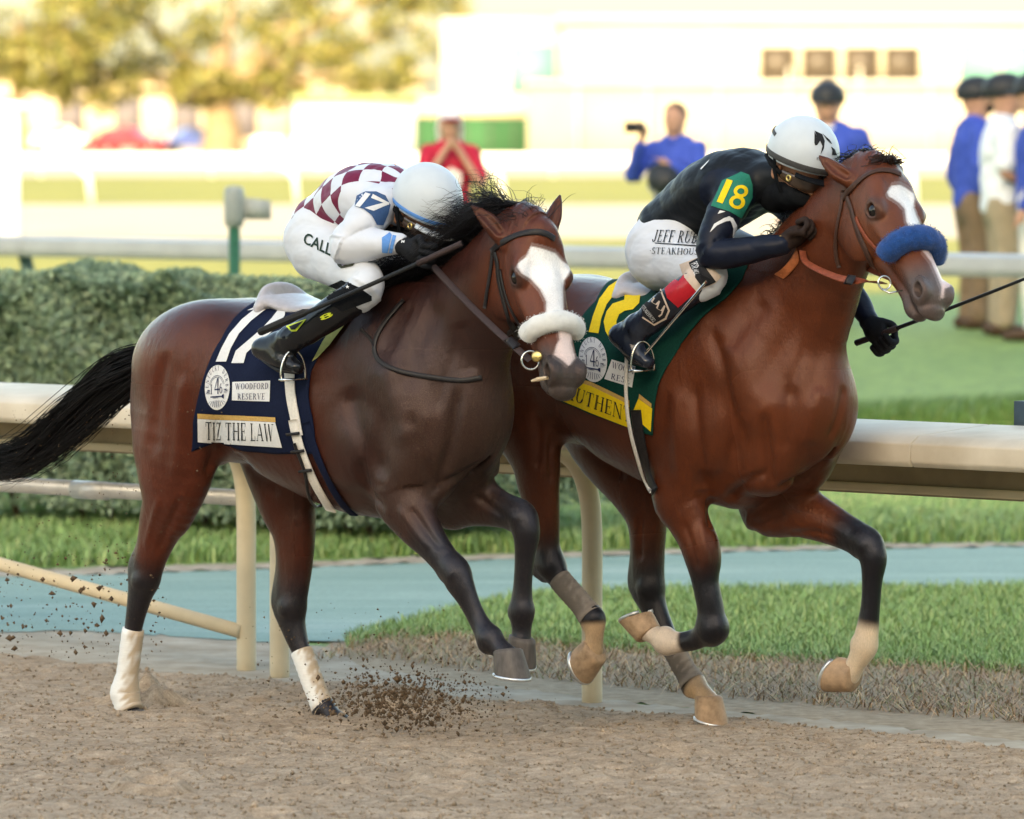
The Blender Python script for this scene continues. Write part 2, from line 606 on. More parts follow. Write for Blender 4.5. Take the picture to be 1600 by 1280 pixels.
SERIF = {
 'A': (.86, _dg(.10, 0, .44, 1, .05) + _dg(.76, 0, .44, 1, .15) + [_q(.22, .32, .66, .38), _q(0, 0, .22, .05), _q(.62, 0, .90, .05)]),
 'B': (.70, _stem(.1) + _arc(.25, .75, .34, .25, -90, 90, .14) + _arc(.25, .26, .40, .27, -90, 90, .15)),
 'C': (.76, _arc(.44, .5, .40, .5, 40, 320, .15, .05, 20) + [_q(.70, .68, .75, .98)]),
 'D': (.82, _stem(.1) + _arc(.25, .5, .50, .5, -90, 90, .16, .05, 18)),
 'E': (.68, _stem(.1) + [_q(.25, .95, .62, 1), _q(.25, .49, .50, .54), _q(.25, 0, .64, .05), _q(.58, .78, .62, .95), _q(.60, .05, .64, .24), _q(.46, .40, .50, .62)]),
 'F': (.64, _stem(.1) + [_q(.25, .95, .62, 1), _q(.25, .49, .50, .54), _q(.58, .76, .62, .95), _q(.46, .40, .50, .62)]),
 'H': (.90, _stem(.1) + _stem(.66) + [_q(.25, .49, .66, .54)]),
 'I': (.36, _stem(.11)),
 'J': (.46, _stem(.2, .15, .2, 1) + _arc(.13, .2, .22, .22, 180, 360, .13)),
 'K': (.82, _stem(.1) + _dg(.25, .45, .66, 1, .06) + _dg(.72, 0, .36, .58, .15) + [_q(.6, 0, .86, .05), _q(.54, .95, .78, 1)]),
 'L': (.66, _stem(.1) + [_q(.25, 0, .62, .05), _q(.58, .05, .62, .28)]),
 'N': (.90, _stem(.1, .06) + _stem(.74, .06, 0, 1) + _dg(.74, 0, .16, 1, .15)),
 'O': (.84, _arc(.42, .5, .40, .5, 0, 360, .16, .05, 26)),
 'R': (.78, _stem(.1) + _arc(.25, .74, .36, .26, -90, 90, .14) + _dg(.68, 0, .36, .5, .15) + [_q(.58, 0, .82, .05)]),
 'S': (.60, _arc(.31, .74, .24, .26, 30, 270, .13, .06) + _arc(.30, .26, .26, .26, -150, 90, .13, .06) + [_q(.50, .76, .54, 1), _q(.04, .0, .08, .26)]),
 'T': (.76, _stem(.30) + [_q(.02, .95, .73, 1), _q(.02, .74, .06, .95), _q(.69, .74, .73, .95)]),
 'U': (.86, _stem(.1, .15, .3, 1) + _stem(.68, .06, .3, 1) + _arc(.42, .32, .32, .32, 180, 360, .14, .05)),
 'V': (.84, _dg(.44, 0, .14, 1, .15) + _dg(.44, 0, .72, 1, .05) + [_q(0, .95, .28, 1), _q(.6, .95, .84, 1)]),
 'W': (1.18, _dg(.36, 0, .12, 1, .15) + _dg(.36, 0, .60, 1, .05) + _dg(.82, 0, .58, 1, .15) + _dg(.82, 0, 1.06, 1, .05) + [_q(0, .95, .26, 1), _q(.94, .95, 1.18, 1)]),
 'Y': (.82, _stem(.34, .15, 0, .45) + _dg(.42, .42, .14, 1, .15) + _dg(.42, .42, .70, 1, .05) + [_q(0, .95, .28, 1), _q(.58, .95, .82, 1)]),
 'Z': (.70, [_q(.08, .95, .64, 1), _q(.06, 0, .66, .05), _q(.06, .78, .1, .95), _q(.62, .05, .66, .26)] + _dg(.14, 0, .56, 1, .16)),
 '1': (.42, _stem(.15, .13, 0, 1, False) + _dg(.05, .78, .18, .98, .08) + [_q(.04, 0, .40, .05)]),
 '4': (.66, [_q(.42, 0, .55, 1), _q(.02, .25, .66, .33)] + _dg(.05, .3, .44, 1, .08)),
 '6': (.62, _arc(.31, .30, .28, .30, 0, 360, .12, .06, 20) + _arc(.50, .34, .47, .64, 105, 180, .12, .08)),
 "'": (.2, [_q(.06, .75, .13, 1)]), ' ': (.34, []), '\u00b7': (.3, [_q(.1, .42, .2, .54)]),
}
def serif_text(s, track=.10):
    x = 0; polys = []
    for ch in s:
        w, ps = SERIF[ch]
        polys += [[(px + x, py) for px, py in p] for p in ps]
        x += w + track
    W_ = x - track
    return [[(px / W_, py) for px, py in p] for p in polys]

def sans_text(s, bold=0.0, fit=True):
    cu = bpy.data.curves.new('t', 'FONT')
    cu.body = s
    cu.offset = bold
    cu.resolution_u = 3
    o = bpy.data.objects.new('t', cu)
    COL.objects.link(o)
    dg = bpy.context.evaluated_depsgraph_get()
    me = bpy.data.meshes.new_from_object(o.evaluated_get(dg))
    me.calc_loop_triangles()
    v = np.array([x.co[:2] for x in me.vertices])
    tr = np.array([t.vertices for t in me.loop_triangles])
    lo, hi = v.min(0), v.max(0)
    v = (v - lo) / (hi - lo)
    bpy.data.objects.remove(o); bpy.data.curves.remove(cu); bpy.data.meshes.remove(me)
    return [[tuple(v[i]) for i in t] for t in tr]

def decal(name, tg, polys, quad, material, parent, lift=.0022, fine=.12, fn=None, thick=0.0006):
    """print laid on a surface: polygons in the unit square, mapped into a pixel quad (bl, br, tr, tl) and cast onto the target"""
    bm = bmesh.new()
    cut = []
    for p in polys:
        a = np.array(p, float)
        if len(a) == 4:
            k = min(24, max(1, math.ceil(max(np.linalg.norm(a - np.roll(a, -1, 0), axis=1)) / fine)))
            g = lambda u, v: tuple((a[0] * (1 - u) + a[1] * u) * (1 - v) + (a[3] * (1 - u) + a[2] * u) * v)
            cut += [[g(x / k, y / k), g((x + 1) / k, y / k), g((x + 1) / k, (y + 1) / k), g(x / k, (y + 1) / k)] for x in range(k) for y in range(k)] if k > 2 else [p]
        elif len(a) > 4:
            c = tuple(a.mean(0))
            cut += [[c, tuple(a[q]), tuple(a[(q + 1) % len(a)])] for q in range(len(a))]
        else:
            cut.append(p)
    for i, p in enumerate(cut):
        vs = [bm.verts.new((x, y, (i % 400) * 1e-7)) for x, y in p]
        try: bm.faces.new(vs)
        except ValueError: pass
    for _ in range(5):
        es = [e for e in bm.edges if e.calc_length() > fine]
        if not es: break
        bmesh.ops.subdivide_edges(bm, edges=es, cuts=1)
        bmesh.ops.triangulate(bm, faces=[f for f in bm.faces if len(f.verts) > 4])
    q = [np.array(c, float) for c in quad] if quad is not None else None
    dead = []
    o = tg.fr.loc(CAMP)
    for v in bm.verts:
        x, y = v.co[0], v.co[1]
        if fn: px = fn(x, y)
        else: px = (q[0] * (1 - x) + q[1] * x) * (1 - y) + (q[3] * (1 - x) + q[2] * x) * y
        h = tg.cast(*px)
        if h is None: dead.append(v); continue
        v.co = Vector(h[0] + h[1] * (lift + v.co[2] * 40))
    bmesh.ops.delete(bm, geom=dead, context='VERTS')
    # drop faces stretched over a jump in depth
    bad = [f for f in bm.faces if max(e.calc_length() for e in f.edges) > .09]
    bmesh.ops.delete(bm, geom=bad, context='FACES')
    me = bpy.data.meshes.new(name)
    bm.to_mesh(me); bm.free()
    return link(name, me, parent, material, True)

def strands(name, roots, dirs, length, material, parent, n=6, rad=.0016, curl=.02, drop=0.0, rng=RNG, shape=None, sides=3):
    """hair: thin tapering tubes from root points; shape(root index, t) -> offset"""
    m = len(roots)
    t = np.linspace(0, 1, n)
    length = np.broadcast_to(length, (m,))
    D = dirs / np.linalg.norm(dirs, axis=1)[:, None]
    ph = rng.uniform(0, 6.28, (m, 2)); fr_ = rng.uniform(2, 6, (m, 1))
    side = np.cross(D, np.array([.3, .2, .93])); side /= np.linalg.norm(side, axis=1)[:, None]
    sd2 = np.cross(D, side)
    P = roots[:, None] + D[:, None] * (t[None, :, None] * length[:, None, None])
    wob = curl * length[:, None] * t[None] ** 1.5
    P = P + side[:, None] * (wob * np.sin(fr_ * t[None] + ph[:, :1]))[..., None] + sd2[:, None] * (wob * np.sin(fr_ * 1.3 * t[None] + ph[:, 1:]))[..., None]
    P[..., 2] -= drop * length[:, None] * t[None] ** 2
    if shape is not None: P = shape(P, t)
    return strand_mesh(name, P, rad, material, parent, sides)

def strand_mesh(name, P, rad, material, parent, sides=3):
    m, n = P.shape[:2]
    T = np.gradient(P, axis=1)
    T /= np.linalg.norm(T, axis=2)[..., None] + 1e-9
    A = np.cross(T, np.array([.36, -.48, .8])); A /= np.linalg.norm(A, axis=2)[..., None] + 1e-9
    B = np.cross(T, A)
    r = (rad * (1 - .8 * np.linspace(0, 1, n) ** 2))[None, :, None]
    V = np.stack([P + r * (math.cos(2 * math.pi * k / sides) * A + math.sin(2 * math.pi * k / sides) * B) for k in range(sides)], 2)
    idx = np.arange(m * n * sides).reshape(m, n, sides)
    Q = np.stack([idx[:, :-1], np.roll(idx, -1, 2)[:, :-1], np.roll(idx, -1, 2)[:, 1:], idx[:, 1:]], -1).reshape(-1, 4)
    return link(name, mesh_np(name, V.reshape(-1, 3), Q), parent, material)
# ------------------------------------------------------------------ the ground
def fbm2(nx, ny, cells, seed, octaves=4, rough=.55):
    rg = np.random.default_rng(seed)
    out = np.zeros((nx, ny)); amp = 1.0
    for o in range(octaves):
        cx, cy = max(2, int(cells[0] * 2 ** o)), max(2, int(cells[1] * 2 ** o))
        g = rg.standard_normal((cx + 2, cy + 2))
        x = np.linspace(0, cx, nx); y = np.linspace(0, cy, ny)
        i, j = np.minimum(x.astype(int), cx), np.minimum(y.astype(int), cy)
        u, v = x - i, y - j
        u, v = (u * u * (3 - 2 * u))[:, None], (v * v * (3 - 2 * v))[None]
        a = g[np.ix_(i, j)] * (1 - u) * (1 - v) + g[np.ix_(i + 1, j)] * u * (1 - v) + g[np.ix_(i, j + 1)] * (1 - u) * v + g[np.ix_(i + 1, j + 1)] * u * v
        out += a * amp; amp *= rough
    return out

def grid_mesh(name, X, Y, Z):
    n0, n1 = X.shape
    idx = np.arange(n0 * n1).reshape(n0, n1)
    Q = np.stack([idx[:-1, :-1], idx[1:, :-1], idx[1:, 1:], idx[:-1, 1:]], -1).reshape(-1, 4)
    return mesh_np(name, np.stack([X, Y, Z], -1).reshape(-1, 3), Q)

def sheet_px(name, poly, z, material, sub=6, follow=False, seed=0, rag=0.0):
    """a flat patch of ground whose outline is read from pixels"""
    rg = np.random.default_rng(seed)
    pts = []
    n = len(poly)
    for i in range(n):
        a, b = np.array(poly[i], float), np.array(poly[(i + 1) % n], float)
        m = max(1, int(np.linalg.norm(b - a) / 12))
        for k in range(m):
            pts.append(a + (b - a) * k / m + rg.normal(0, 1, 2) * rag * (0 if k == 0 else 1))
    bm = bmesh.new()
    vs = [bm.verts.new(Vector(G(p[0], p[1], z))) for p in pts]
    f = bm.faces.new(vs)
    if f.normal.z < 0: f.normal_flip()
    bmesh.ops.triangulate(bm, faces=[f])
    me = bpy.data.meshes.new(name)
    bm.to_mesh(me); bm.free()
    return tag(link(name, me, None, material, False), kind='structure')

def grass_mat(name, c1, c2, c3):
    m = bpy.data.materials.new(name)
    ns, lk, b = nodes_of(m); nt = m.node_tree
    n1 = noise_node(nt, .35, 5, .6, 'Object', (1, .45, 1))
    n2 = noise_node(nt, 9, 5, .7)
    r = ramp(nt, n1.outputs[0], [(.3, c1), (.7, c2)])
    r2 = ramp(nt, n2.outputs[0], [(.35, (.72, .72, .72)), (.7, (1.3, 1.25, 1.15))])
    lk.new(mixrgb(nt, 1, r.outputs[0], r2.outputs[0], 'MULTIPLY'), b.inputs['Base Color'])
    b.inputs['Roughness'].default_value = .8
    b.inputs['Specular IOR Level'].default_value = .25
    bump(nt, b, n2.outputs[0], .6, .03)
    return m
M_TURF = grass_mat('turf', (.155, .25, .080), (.215, .315, .105), None)

xs = np.concatenate([-np.geomspace(2500, 14, 26), np.linspace(-12, 12, 61), np.geomspace(14, 2500, 26)])
ys = np.concatenate([np.linspace(-140, 14, 12), np.linspace(16, 70, 91), np.geomspace(73, 4500, 40)])
X, Y = np.meshgrid(xs, ys, indexing='ij')
tag(link('ground', grid_mesh('ground', X, Y, terrain(X, Y)), None, M_TURF), kind='structure')

def dirt_mat():
    m = bpy.data.materials.new('track_dirt')
    ns, lk, b = nodes_of(m); nt = m.node_tree
    big = noise_node(nt, 1.3, 5, .6, 'Object', (1, 2.2, 1))
    mid = noise_node(nt, 22, 5, .65, 'Object', (.7, 1.4, 1))
    fine = noise_node(nt, 160, 4, .7)
    r = ramp(nt, mid.outputs[0], [(.26, (.230, .165, .108)), (.50, (.395, .300, .212)), (.76, (.540, .425, .315))])
    r2 = ramp(nt, fine.outputs[0], [(.3, (.70, .68, .66)), (.7, (1.25, 1.25, 1.25))])
    c = mixrgb(nt, 1, r.outputs[0], r2.outputs[0], 'MULTIPLY')
    r3 = ramp(nt, big.outputs[0], [(.3, (.86, .85, .84)), (.7, (1.12, 1.12, 1.12))])
    c = mixrgb(nt, 1, c, r3.outputs[0], 'MULTIPLY')
    lk.new(c, b.inputs['Base Color'])
    b.inputs['Roughness'].default_value = .92
    b.inputs['Specular IOR Level'].default_value = .15
    bump(nt, b, fine.outputs[0], .8, .006)
    return m
M_DIRT = dirt_mat()
# the whole track, level
tr = [FD * a + LD * b for a, b in ((-160, -8), (90, -8), (90, 15.55), (-160, 15.55))]
tag(link('track_base', mesh_np('track_base', [(p[0], p[1], .004) for p in tr], [[0, 1, 2, 3]]), None, M_DIRT), kind='structure')
# loose cushion where the camera sees it, with hoof marks and mounds
xs = np.arange(-2.45, 2.45, .0125); ys = np.arange(17.0, 24.2, .0150)
X, Y = np.meshgrid(xs, ys, indexing='ij')
Lq = X * LD[0] + Y * LD[1]
edge = 15.50 + .05 * fbm2(len(xs), len(ys), (6, 6), 5, 3)
Zt = .026 + .008 * fbm2(len(xs), len(ys), (9, 14), 1, 3) + .0045 * fbm2(len(xs), len(ys), (70, 110), 2, 3, .7)
for (px_, py_), amp, rx, ry in (((230, 1106), .085, .085, .06), ((212, 1114), .075, .13, .07), ((600, 1122), .028, .16, .10), ((560, 1142), .016, .12, .08), ((660, 1092), .02, .2, .12)):
    g = G(px_, py_)
    q = ((X - g[0]) / rx) ** 2 + ((Y - g[1]) / ry) ** 2
    Zt += amp * np.exp(-q) * (1 + .35 * fbm2(len(xs), len(ys), (60, 60), int(px_), 3))
rg = np.random.default_rng(15)
for _ in range(46):        # old hoof prints
    cx, cy = rg.uniform(-2.3, 2.3), rg.uniform(17.1, 21.5)
    q = ((X - cx) ** 2 + ((Y - cy) * .8) ** 2) / .075 ** 2
    Zt += .016 * np.exp(-(q - 1.6) ** 2) - .020 * np.exp(-q * 1.6)
Zt = np.maximum(Zt, .008)
Zt = Zt * (1 - smooth(-.06, .10, Lq - edge)) - .03 * smooth(-.02, .12, Lq - edge)
tag(link('dirt_track', grid_mesh('dirt_track', X, Y, Zt), None, M_DIRT), kind='structure')
def zdirt(x, y):
    i = np.clip(((np.asarray(x) - xs[0]) / .0125).astype(int), 0, len(xs) - 1); j = np.clip(((np.asarray(y) - ys[0]) / .015).astype(int), 0, len(ys) - 1)
    return Zt[i, j]

# pale limestone dust strip under the rail, wide on the left
M_LIME_DUST = mat('limestone_dust', (.27, .215, .155), .95, .2, 5, .5, .02, col2=(.47, .41, .33), spec=.1, detail=8)
sheet_px('limestone_strip', [(-80, 1010), (-80, 968), (120, 975), (300, 992), (430, 1000), (520, 1012), (570, 1042), (700, 1064), (925, 1090), (1150, 1112), (1400, 1136), (1700, 1168), (1700, 1190), (1400, 1155), (1100, 1128), (900, 1112), (700, 1092), (500, 1078), (300, 1066), (100, 1052), (-80, 1042)], .007, M_LIME_DUST, seed=3, rag=1.5)
M_SOIL = mat('bare_soil', (.24, .175, .11), .95, .3, 18, .6, .015, col2=(.42, .33, .23), detail=8)
sheet_px('bank_soil', [(470, 1040), (520, 1004), (600, 990), (700, 985), (820, 1000), (1000, 1015), (1300, 1030), (1700, 1050), (1700, 1170), (1400, 1138), (1150, 1114), (925, 1092), (700, 1066), (560, 1043)], .005, M_SOIL, seed=4, rag=2)
def path_mat():
    m = bpy.data.materials.new('blue_green_asphalt')
    ns, lk, b = nodes_of(m); nt = m.node_tree
    n1 = noise_node(nt, .9, 6, .6, 'Object', (.5, 2.5, 1)); n2 = noise_node(nt, 60, 4, .7)
    r = ramp(nt, n1.outputs[0], [(.30, (.185, .285, .245)), (.55, (.245, .345, .300)), (.78, (.370, .455, .410))])
    r2 = ramp(nt, n2.outputs[0], [(.3, (.8, .8, .8)), (.7, (1.15, 1.15, 1.15))])
    lk.new(mixrgb(nt, 1, r.outputs[0], r2.outputs[0], 'MULTIPLY'), b.inputs['Base Color'])
    b.inputs['Roughness'].default_value = .85
    b.inputs['Specular IOR Level'].default_value = .2
    bump(nt, b, n2.outputs[0], .3, .004)
    return m
sheet_px('path', [(-120, 990), (-120, 905), (100, 900), (300, 893), (500, 886), (800, 874), (1100, 864), (1400, 857), (1750, 852), (1750, 921), (1500, 924), (1150, 926), (900, 928), (800, 938), (700, 960), (620, 980), (540, 1002), (430, 1004), (300, 996), (120, 985)], .010, path_mat(), seed=6, rag=.8)
sheet_px('sandy_verge', [(-120, 904), (100, 899), (300, 892), (500, 885), (800, 873), (1100, 863), (1400, 856), (1750, 851), (1750, 846), (1400, 850), (1100, 857), (800, 866), (500, 877), (300, 883), (100, 889), (-120, 893)], .008, M_LIME_DUST, seed=7, rag=1.2)

# clods and crumbs: too many to count
def clod_mesh(name, C, S, seed, material, kind='stuff'):
    rg = np.random.default_rng(seed)
    base = np.array([(1, 0, 0), (-1, 0, 0), (0, 1, 0), (0, -1, 0), (0, 0, 1), (0, 0, -1)], float)
    ft = np.array([(0, 2, 4), (2, 1, 4), (1, 3, 4), (3, 0, 4), (2, 0, 5), (1, 2, 5), (3, 1, 5), (0, 3, 5)])
    n = len(C)
    V = base[None] * (S[:, None, None] * rg.uniform(.5, 1.3, (n, 6, 1))) + rg.normal(0, .15, (n, 6, 3)) * S[:, None, None] + C[:, None]
    F = (ft[None] + (np.arange(n) * 6)[:, None, None]).reshape(-1, 3)
    o = link(name, mesh_np(name, V.reshape(-1, 3), None, F), None, material, False)
    tag(o, kind=kind)
    return o
n = 26000
cx, cy = rg.uniform(-2.3, 2.3, n), 17.1 + 5.2 * rg.random(n) ** 1.2
ok = (cx * LD[0] + cy * LD[1]) < 15.60
cx, cy = cx[ok], cy[ok]
s = np.clip(rg.lognormal(-5.55, .42, len(cx)), .0015, .014)
tag(clod_mesh('track_crumbs', np.stack([cx, cy, zdirt(cx, cy) + s * .3], 1), s, 2, M_DIRT), 'loose brown crumbs of dirt scattered over the track', 'dirt')
def spray(n, px0, px1, py0, py1, l0, l1, seed, smin, smax, foc=None):
    r2 = np.random.default_rng(seed)
    out = []
    for _ in range(n):
        if foc: px, py = r2.normal(foc[0], foc[2]), r2.normal(foc[1], foc[3])
        else: px, py = r2.uniform(px0, px1), r2.uniform(py0, py1)
        Lq = 14.38 + r2.uniform(l0, l1)
        ry = ray(px, py); t = (Lq - CAMP @ LD) / (ry @ LD)
        p = CAMP + ry * t
        if p[2] > .02: out.append(p)
    S = np.exp(r2.uniform(math.log(smin), math.log(smax), len(out)))
    return np.array(out), S
C1, S1 = spray(2600, 0, 0, 0, 0, -.30, .3, 3, .0009, .0060, (632, 1096, 66, 26))
C1b, S1b = spray(240, 0, 0, 0, 0, -.30, .3, 23, .005, .013, (620, 1098, 52, 26))
C2, S2 = spray(420, -20, 260, 860, 1030, -.3, .2, 4, .0010, .007)
C2b, S2b = spray(26, -20, 180, 900, 1020, -.3, .2, 14, .008, .018)
C3, S3 = spray(420, 20, 360, 640, 860, -.5, .1, 5, .0010, .0035)
C4, S4 = spray(160, 380, 760, 940, 1090, -.4, .2, 6, .0012, .005)
tag(clod_mesh('flying_dirt', np.vstack([C1, C1b, C2, C2b, C3, C4]), np.concatenate([S1, S1b, S2, S2b, S3, S4]), 8, mat('damp_dirt', (.13, .085, .052), .95, .35, 60, .5, .004, spec=.1)), 'clods and grains of dirt thrown up behind the hooves of the dark bay', 'dirt')

# grass blades
def blades(name, P, h, w, seed, lean, palette, label, droop=.5):
    rg = np.random.default_rng(seed)
    n = len(P)
    a = rg.uniform(0, 2 * math.pi, n)
    d = np.stack([np.cos(a), np.sin(a), np.zeros(n)], 1); s = np.stack([-np.sin(a), np.cos(a), np.zeros(n)], 1)
    hh = h * rg.uniform(.5, 1.4, n)[:, None]; ww = w * rg.uniform(.6, 1.3, n)[:, None]
    ln = lean * rg.uniform(.2, 1.5, n)[:, None]
    up = np.array([0, 0, 1.0])
    b0, b1 = P - s * ww, P + s * ww
    m0 = P + up * hh * .6 + d * hh * ln * .45
    t = P + up * hh * (1 - droop * ln * .5) + d * hh * ln * 1.3
    V = np.stack([b0, b1, m0 + s * ww * .8, m0 - s * ww * .8, t], 1).reshape(-1, 3)
    i = np.arange(n)[:, None] * 5
    me = mesh_np(name, V, i + np.array([[0, 1, 2, 3]]), i + np.array([[3, 2, 4]]))
    pal = np.array(palette); pick = rg.integers(0, len(pal), n)
    col = pal[pick] * rg.uniform(.75, 1.25, (n, 1))
    set_color(me, 'blade', np.repeat(col, 5, 0))
    m = MATS.get('grass_blade')
    if m is None:
        m = bpy.data.materials.new('grass_blade')
        ns, lk, b = nodes_of(m)
        at = m.node_tree.nodes.new('ShaderNodeAttribute'); at.attribute_name = 'blade'
        lk.new(at.outputs[0], b.inputs['Base Color'])
        b.inputs['Roughness'].default_value = .6
        b.inputs['Transmission Weight'].default_value = 0
        b.inputs['Subsurface Weight'].default_value = 0
        MATS['grass_blade'] = m
    return tag(link(name, me, None, m, False), label, 'grass', kind='stuff')
GREENS = [(.19, .32, .095), (.24, .38, .12), (.15, .25, .075), (.33, .40, .15)]
DRY = [(.42, .24, .11), (.58, .37, .18), (.34, .19, .09), (.30, .20, .08), (.24, .22, .07)]
def scatter_px(n, poly, seed, z=0.0):
    rg = np.random.default_rng(seed)
    A = np.array(poly, float); lo, hi = A.min(0), A.max(0)
    out = np.zeros((0, 3))
    while len(out) < n:
        # even on the ground, not on the picture: draw rows by distance
        d0, d1 = 1 / (hi[1] - HOR), 1 / (lo[1] - HOR)
        inv = rg.uniform(d0, d1, n); py = HOR + 1 / inv
        px = rg.uniform(lo[0], hi[0], n)
        k = in_poly_(px, py, poly)
        dd = CAMZ * FPX / (py[k] - HOR)
        out = np.vstack([out, np.stack([(px[k] - 800) / FPX * dd, dd, np.zeros(k.sum())], 1)])
    return out[:n]
def in_poly_(px, py, poly):
    ins = np.zeros(len(px), bool)
    for i in range(len(poly)):
        x0, y0 = poly[i]; x1, y1 = poly[(i + 1) % len(poly)]
        ins ^= ((y0 > py) != (y1 > py)) & (px < (x1 - x0) * (py - y0) / (y1 - y0 + 1e-9) + x0)
    return ins
bank = [(540, 1003), (620, 982), (700, 962), (800, 940), (900, 930), (1150, 928), (1500, 926), (1680, 922), (1680, 1062), (1400, 1048), (1100, 1034), (850, 1014), (700, 1000), (600, 1006), (540, 1018)]
blades('bank_grass', scatter_px(52000, bank, 1), .055, .0028, 1, .55, GREENS, 'bright green grass bank between the path and the track edge')
dry = [(480, 1040), (560, 1004), (700, 994), (850, 1008), (1100, 1028), (1400, 1042), (1680, 1054), (1680, 1140), (1400, 1118), (1150, 1096), (925, 1074), (700, 1048), (560, 1030)]
blades('dry_grass', scatter_px(8000, dry, 2), .055, .0022, 2, 2.2, DRY, 'dry brown grass stubble along the edge of the track', 1.0)
strip_g = [(-100, 892), (300, 882), (700, 868), (1100, 856), (1680, 846), (1680, 815), (1100, 815), (700, 820), (300, 825), (-100, 832)]
blades('verge_grass', scatter_px(26000, strip_g, 3), .085, .0045, 3, .6, GREENS, 'longer green grass along the far side of the path')
turf_poly = [(-100, 834), (1700, 834), (1700, 700), (-100, 700)]
P_ = scatter_px(34000, turf_poly, 4)
Lg = P_[:, 0] * LD[0] + P_[:, 1] * LD[1]
P_[:, 2] = terrain(P_[:, 0], P_[:, 1])
blades('turf_grass', P_, .06, .006, 4, .5, GREENS, 'mown green turf beyond the path')
# ------------------------------------------------------------------ rails
def at_FL(f, l, z): return FD * f + LD * l + np.array([0, 0, z])
def f_of(px, L):
    xx = (px - 800) / FPX
    d = L / (LD[1] + LD[0] * xx)
    return d * (FD[0] * xx + FD[1])
M_RAIL = mat('weathered_white_rail', (.46, .39, .29), .55, .12, 3, .2, .004, col2=(.66, .59, .48), detail=6)
M_RAIL_TAN = mat('rail_beam_tan', (.30, .235, .15), .6, .2, 6, .2, .004)
M_POST = mat('cream_post', (.62, .52, .36), .5, .1, 5, .15, .003)
M_GALV = mat('galvanised_pipe', (.50, .50, .49), .4, .15, 9, .2, .002, metal=.3)
def rail_profile_obj(name, prof, f0, f1, material, parent, close=True):
    V = [at_FL(f, l, z) for f in (f0, f1) for l, z in prof]
    n = len(prof)
    Q = [[k, (k + 1) % n, n + (k + 1) % n, n + k] for k in range(n if close else n - 1)]
    T = [[0, k + 1, k] for k in range(1, n - 1)] + [[n, n + k, n + k + 1] for k in range(1, n - 1)]
    o = link(name, mesh_np(name, V, Q, T), parent, material, False)
    bv = o.modifiers.new('edge', 'BEVEL'); bv.width = .006; bv.segments = 2
    return o
RL = 15.76
rail = empty('track_rail', at_FL(f_of(800, RL), RL, 0))
tag(rail, 'cream white overhanging running rail on slender posts beside the dirt track', 'rail')
inv = Matrix.Translation(-Vector(rail.location))
def rp(o):
    o.matrix_parent_inverse = inv
    return o
seam = f_of(1427, RL - .30)
cover = [(RL - .30, 0.923), (RL - .315, 0.943), (RL - .312, 1.003), (RL - .27, 1.030), (RL + .12, 1.054), (RL + .13, 1.030), (RL - .255, 1.003), (RL - .285, 0.980), (RL - .285, 0.928)]
SEG = 2.44
for k in range(-5, 3):
    rp(rail_profile_obj('rail_cover', cover, seam + k * SEG + .003, seam + (k + 1) * SEG - .003, M_RAIL, rail))
for k in range(-5, 3):
    rp(rail_profile_obj('rail_beam', [(RL + .0, .805), (RL + .0, .905), (RL + .07, .905), (RL + .07, .805)], seam + k * SEG - 1.0, seam + (k + 1) * SEG - 1.004, M_RAIL_TAN, rail))
    rp(rail_profile_obj('beam_lip', [(RL - .012, .812), (RL - .012, .842), (RL - .001, .842), (RL - .001, .812)], seam + k * SEG - 1.0, seam + (k + 1) * SEG - 1.004, M_POST, rail))
def post(f, l, r=.036, top=True, collar=False):
    path = [at_FL(f, l, -.05), at_FL(f, l, .35), at_FL(f, l, .60), at_FL(f, l - .015, .74), at_FL(f, l - .06, .84), at_FL(f, l - .13, .90), at_FL(f, l - .22, .935)]
    p = rp(tube_obj('rail_post', catmull(path, 4), r, M_POST, rail, 16, FD))
    if collar:
        V, Q, T = sweep([at_FL(f, l, .075), at_FL(f, l, .115)], r * 1.25, 16, FD)
        o = link('post_collar', mesh_np('post_collar', V, Q, T), p, mat('collar_grey', (.32, .27, .24), .6, .1))
        o.matrix_parent_inverse = p.matrix_parent_inverse
def on_ground_f(px, py): g = G(px, py); return g @ FD, g @ LD
for px_, py_, col in ((385, 1050, True), (925, 1100, False), (437, 1061, False)):
    f_, l_ = on_ground_f(px_, py_)
    post(f_, l_, .037, True, col)
for f_ in (seam + 2.2, f_of(385, RL) - 2.9, f_of(385, RL) - 5.4):
    post(f_, RL)
pf = f_of(385, RL)
rp(tube_obj('lower_pipe', [at_FL(pf, RL + .02, .66), at_FL(pf - 3, RL + .02, .655), at_FL(pf - 8, RL + .02, .65)], .031, M_GALV, rail, 12))
rp(tube_obj('pipe_coupling', [at_FL(f_of(135, RL) - .09, RL + .02, .655), at_FL(f_of(135, RL) + .09, RL + .02, .655)], .036, M_GALV, rail, 12))
rp(tube_obj('brace_pipe', [at_FL(pf - .02, RL - .01, .155), at_FL(pf - 1.9, RL - .01, .42), at_FL(pf - 3.8, RL - .01, .68)], .028, M_POST, rail, 12))

